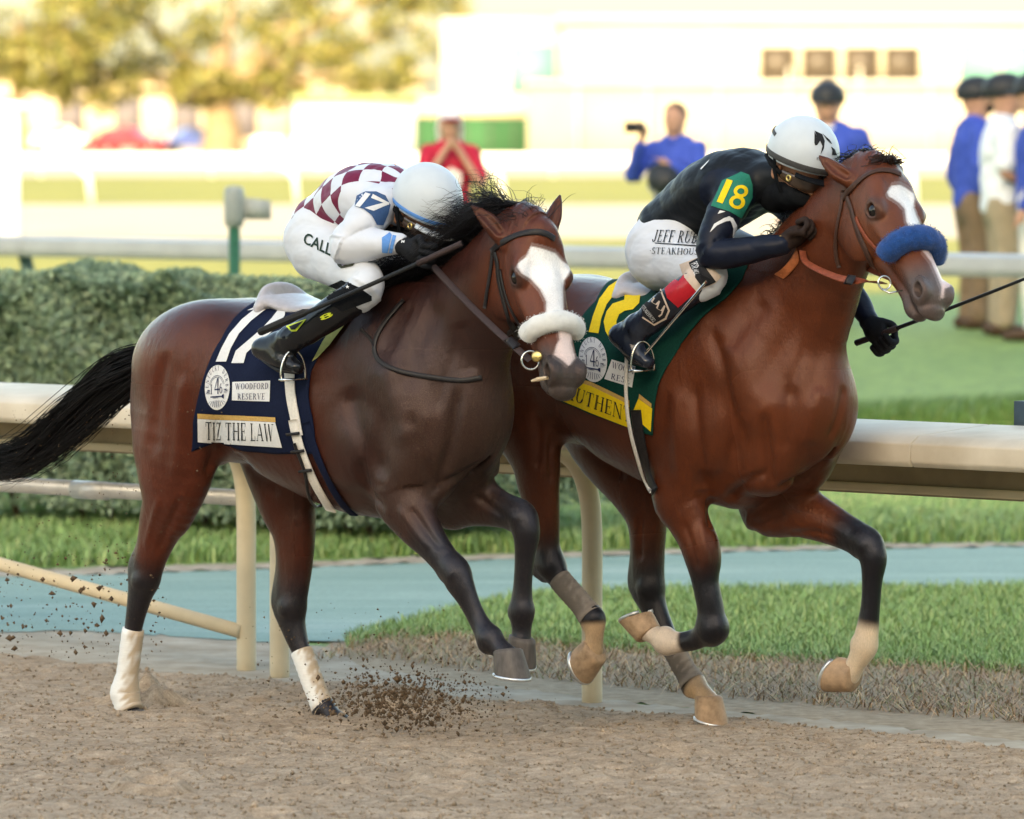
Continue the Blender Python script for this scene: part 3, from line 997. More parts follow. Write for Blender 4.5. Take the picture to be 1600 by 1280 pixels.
# the rail of the inner course, with its slanted legs
BL = 27.0
brail = empty('course_rail', at_FL(f_of(300, BL), BL, 0)); tag(brail, 'pale grey rail of the inner turf course behind the hedge', 'rail')
inv2 = Matrix.Translation(-Vector(brail.location))
M_BRAIL = mat('grey_white_rail', (.33, .35, .35), .5, .1, 4, .15, .004)
M_TEAL = mat('teal_steel', (.05, .105, .10), .5, .2, 10, .2, .003)
bprof = [(BL - .06, 1.20), (BL - .075, 1.24), (BL - .06, 1.315), (BL + .10, 1.335), (BL + .11, 1.30), (BL - .035, 1.285), (BL - .04, 1.20)]
f30 = f_of(30, BL)
for k in range(-3, 5):
    rail_profile_obj('rail_cover', bprof, f30 + k * 3.0 + .004 + .1, f30 + (k + 1) * 3.0 - .004 + .1, M_BRAIL, brail).matrix_parent_inverse = inv2
    f_ = f30 + k * 3.0
    zt = float(terrain(*(FD * f_ + LD * (BL + .3))[:2]))
    tube_obj('rail_leg', [at_FL(f_, BL + .32, zt - .05), at_FL(f_, BL + .20, .75), at_FL(f_, BL + .03, 1.26)], .045, M_TEAL, brail, 12, FD).matrix_parent_inverse = inv2

# marker post with a plate
g = W(366, 330, 36.2)
mk = empty('marker_post', (g[0], g[1], float(terrain(g[0], g[1])))); tag(mk, 'green marker post with grey head box and side plate behind the hedge', 'post')
z0 = mk.location.z
zt_ = lambda py: 2.06 - (py - 200) * 36.2 / FPX - z0
V, Q = lathe([(.036, -.05), (.036, zt_(352)), (.03, zt_(352))], 16); link('pole', mesh_np('pole', V, Q), mk, mat('green_pole', (.02, .10, .06), .5, .2))
V, Q = lathe([(.02, zt_(358)), (.055, zt_(352)), (.062, zt_(340)), (.062, zt_(300)), (.05, zt_(292)), (.0005, zt_(290))], 20); link('head', mesh_np('head', V, Q), mk, mat('grey_head', (.24, .27, .27), .4, .1, coat=.2))
V, Q = [], []; box(V, Q, (.055, -.012, zt_(343)), (.225, .012, zt_(308))); V = [p + np.array([0, 0, (-.02 if p[0] > .1 and p[2] > zt_(330) else 0)]) for p in V]
link('plate', mesh_np('plate', V, Q), mk, mat('plate_grey', (.30, .33, .33), .5, .1), False)
# a slate bracket standing behind the rail at the edge of the frame
fb = f_of(1599, RL + .23)
V = [at_FL(fb + df, RL + .22 + dl, z) for z in (.90, 1.13) for dl in (0, .05) for df in (-.03, .09)]
rp(link('rail_bracket', mesh_np('rail_bracket', V, [[0, 2, 3, 1], [4, 5, 7, 6], [0, 1, 5, 4], [2, 6, 7, 3], [0, 4, 6, 2], [1, 3, 7, 5]]), rail, mat('slate_post', (.06, .09, .11), .5, .15), False))

# ------------------------------------------------------------------ hedge
def leaf_cloud(name, P, N, size, palette, parent, seed, material_name, jitter=.7):
    rg = np.random.default_rng(seed)
    n = len(P)
    nr = N + rg.normal(0, jitter, (n, 3)); nr /= np.linalg.norm(nr, axis=1)[:, None]
    a = np.cross(nr, rg.normal(0, 1, (n, 3))); a /= np.linalg.norm(a, axis=1)[:, None]
    b = np.cross(nr, a)
    s = size * rg.uniform(.55, 1.35, n)[:, None]
    V = np.stack([P - a * s, P + b * s * .45, P + a * s, P - b * s * .45], 1)
    V[:, 1] += nr * s * .15; V[:, 3] += nr * s * .15
    me = mesh_np(name, V.reshape(-1, 3), np.arange(n * 4).reshape(n, 4))
    pal = np.array(palette)
    set_color(me, 'leaf', np.repeat(pal[rg.integers(0, len(pal), n)] * rg.uniform(.7, 1.3, (n, 1)), 4, 0))
    m = MATS.get(material_name)
    if m is None:
        m = bpy.data.materials.new(material_name)
        ns, lk, bs = nodes_of(m)
        at = m.node_tree.nodes.new('ShaderNodeAttribute'); at.attribute_name = 'leaf'
        tr_ = m.node_tree.nodes.new('ShaderNodeBsdfTranslucent'); mx = m.node_tree.nodes.new('ShaderNodeMixShader')
        lk.new(at.outputs[0], bs.inputs['Base Color']); lk.new(at.outputs[0], tr_.inputs[0])
        bs.inputs['Roughness'].default_value = .5
        mx.inputs[0].default_value = .3
        lk.new(bs.outputs[0], mx.inputs[1]); lk.new(tr_.outputs[0], mx.inputs[2])
        lk.new(mx.outputs[0], m.node_tree.nodes['Material Output'].inputs[0])
        MATS[material_name] = m
    return link(name, me, parent, m, False)
HL0, HL1 = 20.5, 22.0
hf0, hf1 = f_of(-250, HL0), f_of(640, HL0)
hg = empty('hedge', at_FL((hf0 + hf1) / 2, (HL0 + HL1) / 2, 0)); tag(hg, 'long clipped green hedge between the path and the turf course', 'hedge')
invh = Matrix.Translation(-Vector(hg.location))
rg = np.random.default_rng(33)
n = 120000
fq, kind = rg.uniform(hf0, hf1, n), rg.random(n)
lump = lambda f, v: .06 * np.sin(f * 3.1 + v) + .05 * np.sin(f * 7.3 + 2 * v) + .03 * np.sin(f * 15 + v * 3)
top = kind < .38
u = rg.random(n)
lq = np.where(top, rg.uniform(HL0, HL1, n), HL0 + .05 + lump(fq, u * 4) + rg.exponential(.05, n))
zq = np.where(top, 1.27 + lump(fq, lq * 3) * .8 - rg.exponential(.04, n), .12 + 1.2 * u ** .85)
rnd = np.clip((zq - 1.10) / .25, 0, 1); lq = np.where(top, lq, lq + .16 * rnd ** 2)
thin = (zq < .62) & (rg.random(n) < .55)
P_ = fq[:, None] * FD + lq[:, None] * LD + np.outer(zq, [0, 0, 1])
N_ = np.where(top[:, None], np.array([0, 0, 1.0]), -LD + np.array([0, 0, .35]))
ne = 6000
Pe = (hf1 - rg.exponential(.04, ne))[:, None] * FD + rg.uniform(HL0 + .1, HL1, ne)[:, None] * LD + np.outer(.2 + 1.08 * rg.random(ne), [0, 0, 1])
P_, N_ = np.vstack([P_, Pe]), np.vstack([N_, np.repeat(FD[None], ne, 0)])
k = np.concatenate([~thin, np.ones(ne, bool)])
HG = [(.19, .265, .170), (.24, .33, .205), (.155, .225, .150), (.31, .39, .24)]
leaf_cloud('foliage', P_[k], N_[k], .026, HG, hg, 4, 'hedge_leaf').matrix_parent_inverse = invh
V, Q = [], []
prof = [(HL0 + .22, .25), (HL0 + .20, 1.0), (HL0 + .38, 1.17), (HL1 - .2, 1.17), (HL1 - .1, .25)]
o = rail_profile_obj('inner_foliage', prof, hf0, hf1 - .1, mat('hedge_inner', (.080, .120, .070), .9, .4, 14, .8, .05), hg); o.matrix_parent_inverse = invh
for kf in np.arange(hf0 + .2, hf1, .28):
    f_ = kf + rg.normal(0, .05); l_ = HL0 + .30 + rg.uniform(0, .25)
    tube_obj('stem', [at_FL(f_, l_, -.03), at_FL(f_ + rg.normal(0, .04), l_ - .05, .22), at_FL(f_ + rg.normal(0, .1), l_ - .15, .5)], [.022, .018, .010], mat('hedge_bark', (.09, .06, .04), .9, .3), hg, 7).matrix_parent_inverse = invh

# ------------------------------------------------------------------ sunlit distance
M_PALE = mat('pale_sand', (.42, .37, .29), .9, .1, .8, .3, .02)
def band(name, d0, d1, material, zoff):
    V = [(-400, d0, .6 + zoff), (400, d0, .6 + zoff), (400, d1, .6 + zoff), (-400, d1, .6 + zoff)]
    return tag(link(name, mesh_np(name, V, [[0, 1, 2, 3]]), None, material, False), kind='structure')
M_TURF_SUN_TINT = grass_mat('sun_tinted_turf', (.20, .21, .045), (.27, .26, .06), None)  # yellow of the sunlight put into the grass colour beyond the shadow edge
band('infield_lawn', 52, 700, M_TURF_SUN_TINT, .006)
band('far_sand_track', 77, 112, M_PALE, .012)
band('far_gravel_drive', 175, 420, M_PALE, .012)
M_WHITE = mat('white_paint', (.78, .77, .74), .5, .05, 3, .1)
def far_rail(d, px0, px1, label, zt=1.05, posts=4.0):
    r = empty('infield_rail', (0, d, .6)); tag(r, label, 'rail')
    x0, x1 = (px0 - 800) / FPX * d, (px1 - 800) / FPX * d
    V, Q = [], []; box(V, Q, (x0, -.06, zt - .14), (x1, .06, zt)); link('top_rail', mesh_np('top_rail', V, Q), r, M_WHITE, False)
    for x in np.arange(x0 + .6, x1, posts):
        tube_obj('rail_post', [(x + .25, .4, -.02), (x + .2, .3, .5), (x, .05, zt - .12)], .06, M_WHITE, r, 8)
far_rail(114, -250, 1800, 'white rail along the near side of the sunlit infield sand', .85)
far_rail(172, -250, 1800, 'white rail in front of the parked cars and the big tree', .70, 5.0)
g = W(17, 374, 77.5)
gp = empty('gate_pillar', (g[0], 77.5, .6)); tag(gp, 'tall white gate pillar with a flat cap in the sunlit infield', 'pillar')
V, Q = [], []; box(V, Q, (-.11, -.1, -.05), (.11, .1, 1.70)); link('shaft', mesh_np('shaft', V, Q), gp, M_WHITE, False)
V, Q = [], []; box(V, Q, (-.2, -.17, 1.70), (.2, .17, 1.80)); link('cap', mesh_np('cap', V, Q), gp, M_WHITE, False)

def tree(name, px, d, trunk_r, crown, n, seed, label, pal):
    """crown: list of (dx, dz, rx, rz) lobes in metres about the trunk"""
    rg = np.random.default_rng(seed)
    x = (px - 800) / FPX * d
    t = empty(name, (x, d, .6)); tag(t, label, 'tree')
    h0 = min(c[1] - c[3] * .3 for c in crown)
    tube_obj('trunk', catmull([(0, 0, -.2), (.1, 0, 1.2), (-.05, .1, 2.6), (.1, 0, h0 + 2.5)], 4), np.linspace(trunk_r * 1.2, trunk_r * .55, 13), mat('tree_bark', (.20, .145, .09), .9, .25, 3, .6, .05), t, 14)
    P, N = [], []
    for i, (dx, dy, dz, rx, rz) in enumerate([(c[0], rg.normal(0, 1.5), c[1], c[2], c[3]) for c in crown]):
        tube_obj('limb', catmull([(0, 0, h0 + .2), (dx * .4, dy * .4, (h0 + dz) / 2), (dx, dy, dz)], 3), np.linspace(trunk_r * .45, .06, 7), MATS['tree_bark'], t, 8)
        m = n // len(crown)
        cl = rg.normal(0, 1, (m // 40 + 1, 3)); cl /= np.linalg.norm(cl, axis=1)[:, None]; cl *= rg.uniform(.35, 1.0, (len(cl), 1)) ** .5
        pick = rg.integers(0, len(cl), m)
        v = cl[pick] + rg.normal(0, .13, (m, 3))
        P.append(v * np.array([rx, rx, rz]) + np.array([dx, dy, dz])); N.append(cl[pick])
    leaf_cloud('crown', np.vstack(P), np.vstack(N), .20, pal, t, seed, 'tree_leaf', .8)
    return t
YG = [(.19, .18, .040), (.24, .215, .050), (.14, .15, .036), (.26, .21, .065), (.10, .11, .03)]
tree('shade_tree', 345, 290, .95, [(-8.6, 4.9, 2.6, 2.0), (-5.8, 3.4, 2.4, 1.2), (-3.5, 6.0, 3.2, 2.2), (-1, 3.6, 2.0, 1.1), (0.8, 8.2, 4, 2.8), (4.0, 5.6, 3, 2.0), (7.4, 4.4, 2.6, 1.6), (9.8, 6.6, 2.4, 2.2), (2.8, 3.3, 1.9, 1.1), (-6.5, 8.5, 3, 2), (5.6, 8.6, 3, 2), (10, 9, 2, 2)], 17000, 3, 'broad yellow green shade tree with a stout trunk in the infield', YG)
tree('shade_tree', 30, 285, .45, [(-2, 5.6, 3.0, 2.2), (1.8, 4.6, 2.2, 1.5), (3.4, 7.2, 3.0, 2.2), (-5, 6, 3, 2.5)], 8000, 5, 'smaller shade tree with sparse crown left of the broad one, beyond the white pillar', YG)

def wall_box(parent, name, d, px0, px1, py0, py1, depth, material, base=None):
    x0, x1 = (px0 - 800) / FPX * d, (px1 - 800) / FPX * d
    z1 = CAMZ - (py0 - HOR) * d / FPX
    z0 = CAMZ - (py1 - HOR) * d / FPX if base is None else base
    V, Q = [], []; box(V, Q, (x0, d, z0), (x1, d + depth, z1))
    return link(name, mesh_np(name, V, Q), parent, material, False)
M_CREAM = mat('cream_wall', (.32, .28, .21), .7, .06, .6, .1)
M_WHITEW = mat('white_wall', (.42, .39, .33), .7, .04, .6, .1)
M_BROWNW = mat('brown_window', (.060, .048, .036), .35, .2, .8, 0)
M_TEALW = mat('teal_panel', (.10, .24, .21), .6, .08, .6, .1)
b1 = empty('white_building', (0, 0, 0)); tag(b1, 'long cream and white building with a row of brown windows behind the bystanders', 'building')
wall_box(b1, 'wall', 222, 825, 2100, 132, 300, 14, M_CREAM, .5)
wall_box(b1, 'parapet', 221.7, 822, 2100, 126, 134, 14.6, M_WHITEW)
wall_box(b1, 'upper_wall', 227, 880, 2100, 34, 135, 14, M_WHITEW)
wall_box(b1, 'roof_edge', 226.4, 870, 2120, 24, 36, 15, M_WHITEW)
for x0 in (1190, 1255, 1321, 1384):
    w_ = wall_box(b1, 'window', 226.95, x0 - 2, x0 + 51, 73, 126, .04, M_BROWNW)
    wall_box(w_, 'window_frame', 226.90, x0 - 6, x0 - 2.5, 70, 126, .1, M_CREAM); wall_box(w_, 'window_frame', 226.90, x0 + 51.5, x0 + 55, 70, 126, .1, M_CREAM)
wall_box(b1, 'teal_panel', 226.9, 1498, 1640, 66, 128, .1, M_TEALW)
for x0 in range(900, 1600, 110):
    wall_box(b1, 'wall_pilaster', 221.85, x0, x0 + 5, 106, 270, .15, M_WHITEW)
b2 = empty('teal_building', (0, 0, 0)); tag(b2, 'white building with a pale teal end panel left of the cream wall', 'building')
wall_box(b2, 'wall', 260, 690, 872, 28, 300, 12, M_WHITEW, .5)
wall_box(b2, 'teal_panel', 259.9, 797, 868, 70, 146, .1, M_TEALW)
wall_box(b2, 'base_band', 259.85, 650, 850, 152, 182, .15, mat('tan_band', (.60, .46, .32), .7, .06))
hb = empty('green_screen_fence', (0, 0, 0)); tag(hb, 'dark green screened fence behind the man in red', 'fence')
wall_box(hb, 'screen', 236, 648, 840, 184, 300, .2, mat('green_screen', (.025, .085, .036), .8, .2, .5, .2), .5)
for x0 in range(650, 840, 38): wall_box(hb, 'fence_post', 235.9, x0, x0 + 3, 181, 300, .1, mat('dark_post', (.05, .07, .05), .7, .1), .5)
b3 = empty('pale_pavilion', (0, 0, 0)); tag(b3, 'pale pavilion with flat eaves beyond the shade trees', 'building')
wall_box(b3, 'wall', 420, -200, 660, 120, 300, 10, mat('tan_wall', (.40, .33, .24), .8, .2, .3, .1), .5)
wall_box(b3, 'eaves', 419, -220, 680, 108, 121, 12, M_CREAM)
for x0 in range(-180, 640, 90): wall_box(b3, 'opening_shade_panel', 419.9, x0, x0 + 42, 150, 215, .08, mat('painted_interior_shade', (.10, .09, .10), .7, .3))  # solid dark panels on the wall, interior shade given as their colour
b4 = empty('white_tent', (0, 0, 0)); tag(b4, 'low white tent with valance beside the green fence', 'tent')
wall_box(b4, 'canopy', 240, 455, 652, 148, 160, 5, mat('tent_trim', (.20, .24, .12), .8, .2)); wall_box(b4, 'wall', 240.3, 460, 648, 160, 300, 4.5, mat('tent_white', (.55, .55, .54), .8, .08), .5)
for k, x0 in enumerate(range(395, 640, 62)):
    bb = empty('white_barrier', (0, 0, 0)); tag(bb, 'low white barrier panel in front of the tent, in a row of panels', 'barrier', 'white barrier panels by the tent')
    wall_box(bb, 'panel', 205, x0, x0 + 48, 214, 246, .1, M_WHITE); wall_box(bb, 'foot', 204.9, x0 + 4, x0 + 9, 246, 256, .3, M_WHITE, .55); wall_box(bb, 'foot', 204.9, x0 + 39, x0 + 44, 246, 256, .3, M_WHITE, .55)

def car(px, d, ang, colour, label, h=1.0, mname='car'):
    x = (px - 800) / FPX * d
    c = empty('parked_car', (x, d, .612), ang); tag(c, label, 'car', 'cars parked in the infield')
    m = mat(mname, colour, .3, .05, 3, 0, coat=.6)
    prof = [(-2.15, .35), (-2.2, .75), (-2.05, .95), (-1.5, 1.0), (-1.05, 1.42 * h), (.45, 1.45 * h), (1.0, 1.02), (1.95, .92), (2.2, .70), (2.2, .35)]
    n = len(prof)
    V = [np.array([a, s * (.86 if z < 1.1 else .70), z]) for s in (-1, 1) for a, z in prof]
    Q = [[k, (k + 1) % n, n + (k + 1) % n, n + k] for k in range(n)]
    T = [[0, k + 1, k] for k in range(1, n - 1)] + [[n, n + k, n + k + 1] for k in range(1, n - 1)]
    b = link('body', mesh_np('body', V, Q, T), c, m, False); bv = b.modifiers.new('edge', 'BEVEL'); bv.width = .06; bv.segments = 3
    g_ = mat('car_glass', (.03, .04, .05), .1, .1, 3, 0, coat=.5)
    for s in (-1, 1):
        Vg = [np.array(p) for p in ((-1.25, s * .80, 1.05), (.72, s * .80, 1.05), (.35, s * .735, 1.36 * h), (-.98, s * .735, 1.36 * h))]
        link('side_window', mesh_np('side_window', Vg, [[0, 1, 2, 3]]), c, g_, False)
        for a in (-1.35, 1.35):
            Vw, Qw = lathe([(.001, -.1), (.2, -.11), (.32, -.1), (.33, 0), (.32, .1), (.2, .11), (.001, .1)], 18)
            Vw = Vw[:, [0, 2, 1]] + np.array([a, s * .80, .33])
            link('wheel', mesh_np('wheel', Vw, Qw), c, mat('tyre', (.02, .02, .02), .8, .2))
        link('headlight', mesh_np('headlight', [np.array(p) for p in ((2.21, s * .45, .68), (2.21, s * .78, .68), (2.19, s * .78, .82), (2.19, s * .45, .82))], [[0, 1, 2, 3]]), c, M_WHITE, False)
    return c
car(200, 330, math.radians(-28), (.42, .02, .025), 'bright red car parked by the trunk of the broad tree', 1.0, 'red_paint')
car(302, 335, math.radians(200), (.05, .07, .20), 'dark blue car parked behind the trunk of the broad tree', 1.0, 'blue_paint')
car(95, 340, math.radians(10), (.70, .68, .62), 'cream car parked beyond the white rail, left of the red one', 1.05, 'cream_paint')

# the stand behind the camera whose shade lies over the track
gs = empty('grandstand', (0, -58, 0)); tag(gs, 'tall grandstand behind the photographer that shades the track', 'grandstand')
V, Q = [], []; box(V, Q, (-190, -8, 0), (190, 0, 34.0)); link('seating_block', mesh_np('seating_block', V, Q), gs, mat('stand_concrete', (.46, .44, .41), .8, .1, .3, .1), False)
V, Q = [], []; box(V, Q, (-192, -10, 34.0), (192, 4, 35.8)); link('roof', mesh_np('roof', V, Q), gs, M_WHITEW, False)
# ------------------------------------------------------------------ horses
def rot_rows(*rows):
    return np.array([norm(r) for r in rows])

class Frame:
    """a running animal's own frame: x forward, y to its left, z up"""
    def __init__(self, f0, Lm):
        self.O = FD * f0 + LD * Lm
        self.Lm = Lm
    def loc(self, p):
        q = np.asarray(p, float) - self.O
        return np.array([q @ FD, q @ LD, q[2]])
    def wor(self, q):
        q = np.asarray(q, float)
        return self.O + FD * q[0] + LD * q[1] + np.array([0, 0, q[2]])
    def H(self, px, py, l):
        r = ray(px, py)
        t = (self.Lm + l - CAMP @ LD) / (r @ LD)
        return self.loc(CAMP + r * t)
    def dirl(self, v):
        v = np.asarray(v, float)
        return np.array([v @ FD, v @ LD, v[2]])
    def pix(self, q):
        return project(self.wor(q))

TORSO = [  # f, top, bottom, half width
    (-0.75, 1.27, 1.00, 0.10), (-0.66, 1.36, 0.94, 0.19), (-0.53, 1.445, 0.92, 0.25), (-0.38, 1.472, 0.91, 0.275),
    (-0.18, 1.470, 0.88, 0.275), (0.0, 1.462, 0.815, 0.285), (0.2, 1.475, 0.755, 0.275), (0.38, 1.53, 0.735, 0.245),
    (0.52, 1.50, 0.765, 0.215), (0.64, 1.40, 0.83, 0.185), (0.72, 1.30, 0.90, 0.15)]

def leg_color(V, pts):
    """parameter of the nearest place along a joint line and the distance to it"""
    best = np.full(len(V), 9.0); par = np.zeros(len(V))
    for i in range(len(pts) - 1):
        a, b = pts[i], pts[i + 1]
        ab = b - a
        t = np.clip(((V - a) @ ab) / (ab @ ab), 0, 1)
        d = np.linalg.norm(V - (a + t[:, None] * ab), axis=1)
        m = d < best
        best[m] = d[m]; par[m] = i + t[m]
    return best, par

def build_horse_solid(fr, P):
    h = P.get('h', 0.007)
    hp, A, N = P['poll'], norm(fr.dirl(P['A'])), None
    N = fr.dirl(P['N']); N = norm(N - A * (N @ A))
    S = np.cross(N, A)
    if fr.wor(S)[0] - fr.wor(S * 0)[0] < 0: S = -S        # towards the horse's left side
    hd = lambda a, s, n: hp + A * a + S * s + N * n
    P.update(Au=A, Nu=N, Su=S, hd=hd)
    muz = hd(0.6, 0, -0.06)
    x0, y0 = min(hp[0], muz[0]) - 0.16, min(hp[1], muz[1]) - 0.19
    z0 = min(muz[2], hp[2]) - 0.16
    x1, y1 = max(hp[0], muz[0]) + 0.14, max(hp[1], muz[1]) + 0.19
    sol = Solid(axis_fine(-1.12, x1 + 0.03, h, h * .5, x0, x1), axis_fine(-0.62, 0.5, h, h * .5, y0, y1), axis_fine(-0.06, 2.12, h, h * .5, z0, 2.10))
    dz = P['dz']
    st = [((f, 0, (t + b) / 2 + dz(f)), (t - b) / 2, w) for f, t, b, w in TORSO]
    sol.tube(st, n=(0, 0, 1), k=0.0, sub=5)
    # neck
    nk = P['neck']
    sol.tube(nk, n=P['neck_n'], k=0.10, sub=5)
    for sd in (-1, 1):
        # shoulder blade, upper arm, breast, ribs-to-hip muscles
        z = dz(0.4)
        sol.tube([((0.33, sd * .13, 1.43 + z), .07, .05), ((0.50, sd * .165, 1.24 + z), .11, .062), ((0.645, sd * .15, 1.08 + z), .085, .07)], n=(1, 0, .5), k=0.055)
        sol.ellipsoid((0.40, sd * .185, 1.00 + z), (.15, .07, .13), rot_rows((.8, 0, .6), (0, 1, 0), (-.6, 0, .8)), k=0.05)
        sol.ellipsoid((0.655, sd * .085, 1.02 + z), (.11, .09, .14), k=0.05)
        sol.ellipsoid((0.585, sd * .085, 0.90 + z), (.13, .085, .11), k=0.06)
        z = dz(-.5)
        sol.ellipsoid((-0.45, sd * .13, 1.28 + z), (.26, .145, .17), rot_rows((.95, 0, .3), (0, 1, 0), (-.3, 0, .95)), k=0.07)
        sol.tube([((-0.62, sd * .075, 1.29 + z), .09, .065), ((-0.655, sd * .105, 1.12 + z), .10, .085), ((-0.60, sd * .13, .96 + z), .09, .08)], n=(1, 0, 0), k=0.05)
    z = dz(.7)
    sol.tube([((0.79, 0, 1.18 + z), .03, .012), ((0.80, 0, 1.05 + z), .035, .012), ((0.745, 0, .92 + z), .03, .012)], n=(1, 0, 0), k=0.03, op='sub')
    # legs
    legpts = {}
    for nm, groups in P['legs'].items():
        pts = []
        for gi, (nvec, k, stations) in enumerate(groups):
            st = [(fr.H(x, y, l), a, b) for x, y, l, a, b in stations]
            sol.tube(st, n=nvec, k=k, sub=4)
            pts += [s[0] for s in st[(1 if gi else 0):]]
        legpts[nm] = np.array(pts)
        nn = []
        for gi, (nvec, k, stations) in enumerate(groups): nn += [np.array(nvec, float)] * (len(stations) - (1 if gi else 0))
        pts = legpts[nm]
        tang = np.gradient(pts, axis=0); tang /= np.linalg.norm(tang, axis=1)[:, None]
        nrm = np.array([norm(n_ - t_ * (n_ @ t_)) for n_, t_ in zip(nn, tang)])
        side = np.cross(tang, nrm)
        at = lambda i, a, b=0.0, c=0.0: pts[i] + nrm[i] * a + tang[i] * b + side[i] * c
        RJ = lambda i: np.array([nrm[i], side[i], tang[i]])
        jt = P['joints'][nm]
        fe = jt['fetlock']
        sol.ellipsoid(at(fe, .002), (.043, .039, .042), RJ(fe), .015)
        sol.ellipsoid(at(fe, -.030, .006), (.022, .024, .028), RJ(fe), .015)
        j = jt['joint']
        if 'hind' in nm:
            sol.tube([(at(j - 2, -.045), .020, .016), (at(j - 1, -.052), .018, .014), (at(j, -.058, -.020), .024, .022), (at(j, -.040, .030), .018, .018)], n=nrm[j], k=.022)
            sol.ellipsoid(at(j, .018, .006), (.040, .043, .050), RJ(j), .02)
            for sd in (-1, 1): sol.ellipsoid(at(j, .006, .012, sd * .034), (.022, .014, .026), RJ(j), .015)
        else:
            sol.ellipsoid(at(j, .012, .004), (.043, .047, .056), RJ(j), .018)
            sol.ellipsoid(at(j, -.036, -.012), (.020, .020, .030), RJ(j), .018)
            for sd in (-1, 1): sol.ellipsoid(at(j, .008, .022, sd * .030), (.022, .018, .018), RJ(j), .012)
            sol.ellipsoid(at(j - 3, .02, .02, 0), (.055, .05, .09), RJ(j - 3), .04)
        i0, i1 = j + 1, fe - 1
        q = [at(i, -.020) for i in range(i0, i1 + 1)]
        if len(q) >= 2: sol.tube([(p, .014, .016) for p in q] + [(at(fe, -.026, -.012), .016, .018)], n=nrm[fe], k=.008)
    for c, r, k in P.get('bulges', []):
        sol.ellipsoid(c, r, k=k)
    # tendons at the back of cannons, joints
    # head ------------------------------------------------------------
    R3 = np.array([A, S, N])
    e = lambda a, s, n, r, k=0.02, op='add': sol.ellipsoid(hd(a, s, n), r, R3, k, op)
    sk = [(-.03, -.075, .050, .060, .05), (.05, -.074, .068, .086, .08), (.15, -.080, .076, .094, .10), (.24, -.078, .070, .082, .09), (.33, -.074, .064, .070, .075),
          (.42, -.070, .058, .062, .064), (.49, -.070, .055, .060, .055), (.54, -.078, .052, .060, .050), (.578, -.092, .036, .048, .034)]
    sol.tube([(hd(a, 0, n), u, s, dn) for a, n, u, s, dn in sk], n=N, k=0.05, sub=4)
    for sd in (-1, 1):
        e(.135, sd * .048, -.170, (.125, .034, .105), .035)              # round cheek
        e(.165, sd * .082, -.040, (.050, .024, .026), .022)              # brow over the eye
        e(.09, sd * .060, -.030, (.06, .025, .03), .03)                 # temple
        sol.tube([(hd(.20, sd * .074, -.085), .012, .010), (hd(.28, sd * .064, -.082), .013, .012), (hd(.35, sd * .052, -.08), .008, .008)], n=N, k=0.022)   # facial crest
        e(.178, sd * .099, -.056, (.027, .018, .021), .010, 'sub')       # eye socket
        sol.tube([(hd(.150, sd * .096, -.057), .006, .007), (hd(.160, sd * .100, -.034), .006, .007), (hd(.184, sd * .100, -.031), .006, .007), (hd(.204, sd * .090, -.054), .005, .006)], n=N, k=0.008)
        sol.tube([(hd(.150, sd * .096, -.060), .005, .006), (hd(.164, sd * .096, -.080), .005, .005), (hd(.188, sd * .093, -.079), .005, .005), (hd(.206, sd * .088, -.058), .005, .005)], n=N, k=0.008)
        # nostril: flared rim, then the hole
        e(.535, sd * .044, -.056, (.040, .022, .034), .02)
        sol.tube([(hd(.500, sd * .050, -.040), .008, .009), (hd(.530, sd * .060, -.030), .009, .010), (hd(.562, sd * .054, -.046), .010, .010), (hd(.566, sd * .050, -.072), .008, .009)], n=N, k=0.014)
        e(.536, sd * .068, -.054, (.027, .028, .020), .008, 'sub')
        e(.545, sd * .046, -.060, (.014, .020, .012), .010, 'sub')
    # lower jaw
    mo = P.get('mouth', 0.0)
    sol.tube([(hd(.14, 0, -.20), .05, .050), (hd(.24, 0, -.185 - mo * .2), .042, .040), (hd(.36, 0, -.150 - mo * .6), .032, .030), (hd(.46, 0, -.132 - mo), .028, .034), (hd(.52, 0, -.134 - mo * 1.2), .031, .038), (hd(.55, 0, -.130 - mo * 1.2), .022, .030)], n=N, k=0.022)
    # upper lip and mouth line
    e(.585, 0, -.098, (.026, .040, .022), .02)
    e(.552, 0, -.112 - mo * .4, (.075, .07, .0045 + mo * .5), .006, 'sub')
    # ears
    for b, m, t, w in P['ears']:
        ax = t - b
        side = np.cross(ax, fr.dirl((0.2, -1, 0.1))); side = norm(side)
        dep = norm(np.cross(side, ax))
        sol.tube([(b, .022, .026), (b + (m - b) * .55, .024, .033 * w), (m, .020, .033 * w), (m + (t - m) * .6, .012, .020 * w), (t, .004, .005)], n=dep, k=0.018, sub=4)
        face = dep if (fr.wor(dep) - fr.O)[1] < 0 else -dep
        sol.tube([(b + (m - b) * .5 + face * .026, .014, .016 * w), (m + face * .022, .013, .018 * w), (m + (t - m) * .6 + face * .012, .006, .009 * w)], n=dep, k=0.008, op='sub')
    V, Q = sol.mesh('horse')
    rel = V - hp
    ishead = smooth(-.14, -.02, rel @ A - .35 * np.abs(rel @ N)) * (V[:, 2] > 1.1)
    V = relax(V, Q, 8, 1 - .93 * ishead, .6)
    # muscle lines traced on the near side, mirrored on the far side
    tg = Target(fr, V, Q)
    VN = vnormals(V, Q)
    disp = np.zeros(len(V))
    for pix, depth, width, both in P.get('muscle', []):
        L, _ = cast_path(tg, pix, 8)
        if len(L) < 2: continue
        sets = [L, L * np.array([1, -1, 1])] if both else [L]
        for L2 in sets:
            lo, hi = L2.min(0) - 3.2 * width, L2.max(0) + 3.2 * width
            k = np.nonzero(((V > lo) & (V < hi)).all(1))[0]
            if not len(k): continue
            d, par = leg_color(V[k], L2)
            e = np.minimum(par, len(L2) - 1 - par) / (len(L2) - 1)
            disp[k] -= 1.0 * depth * np.exp(-(d / width) ** 2) * smooth(-.01, .18, e)
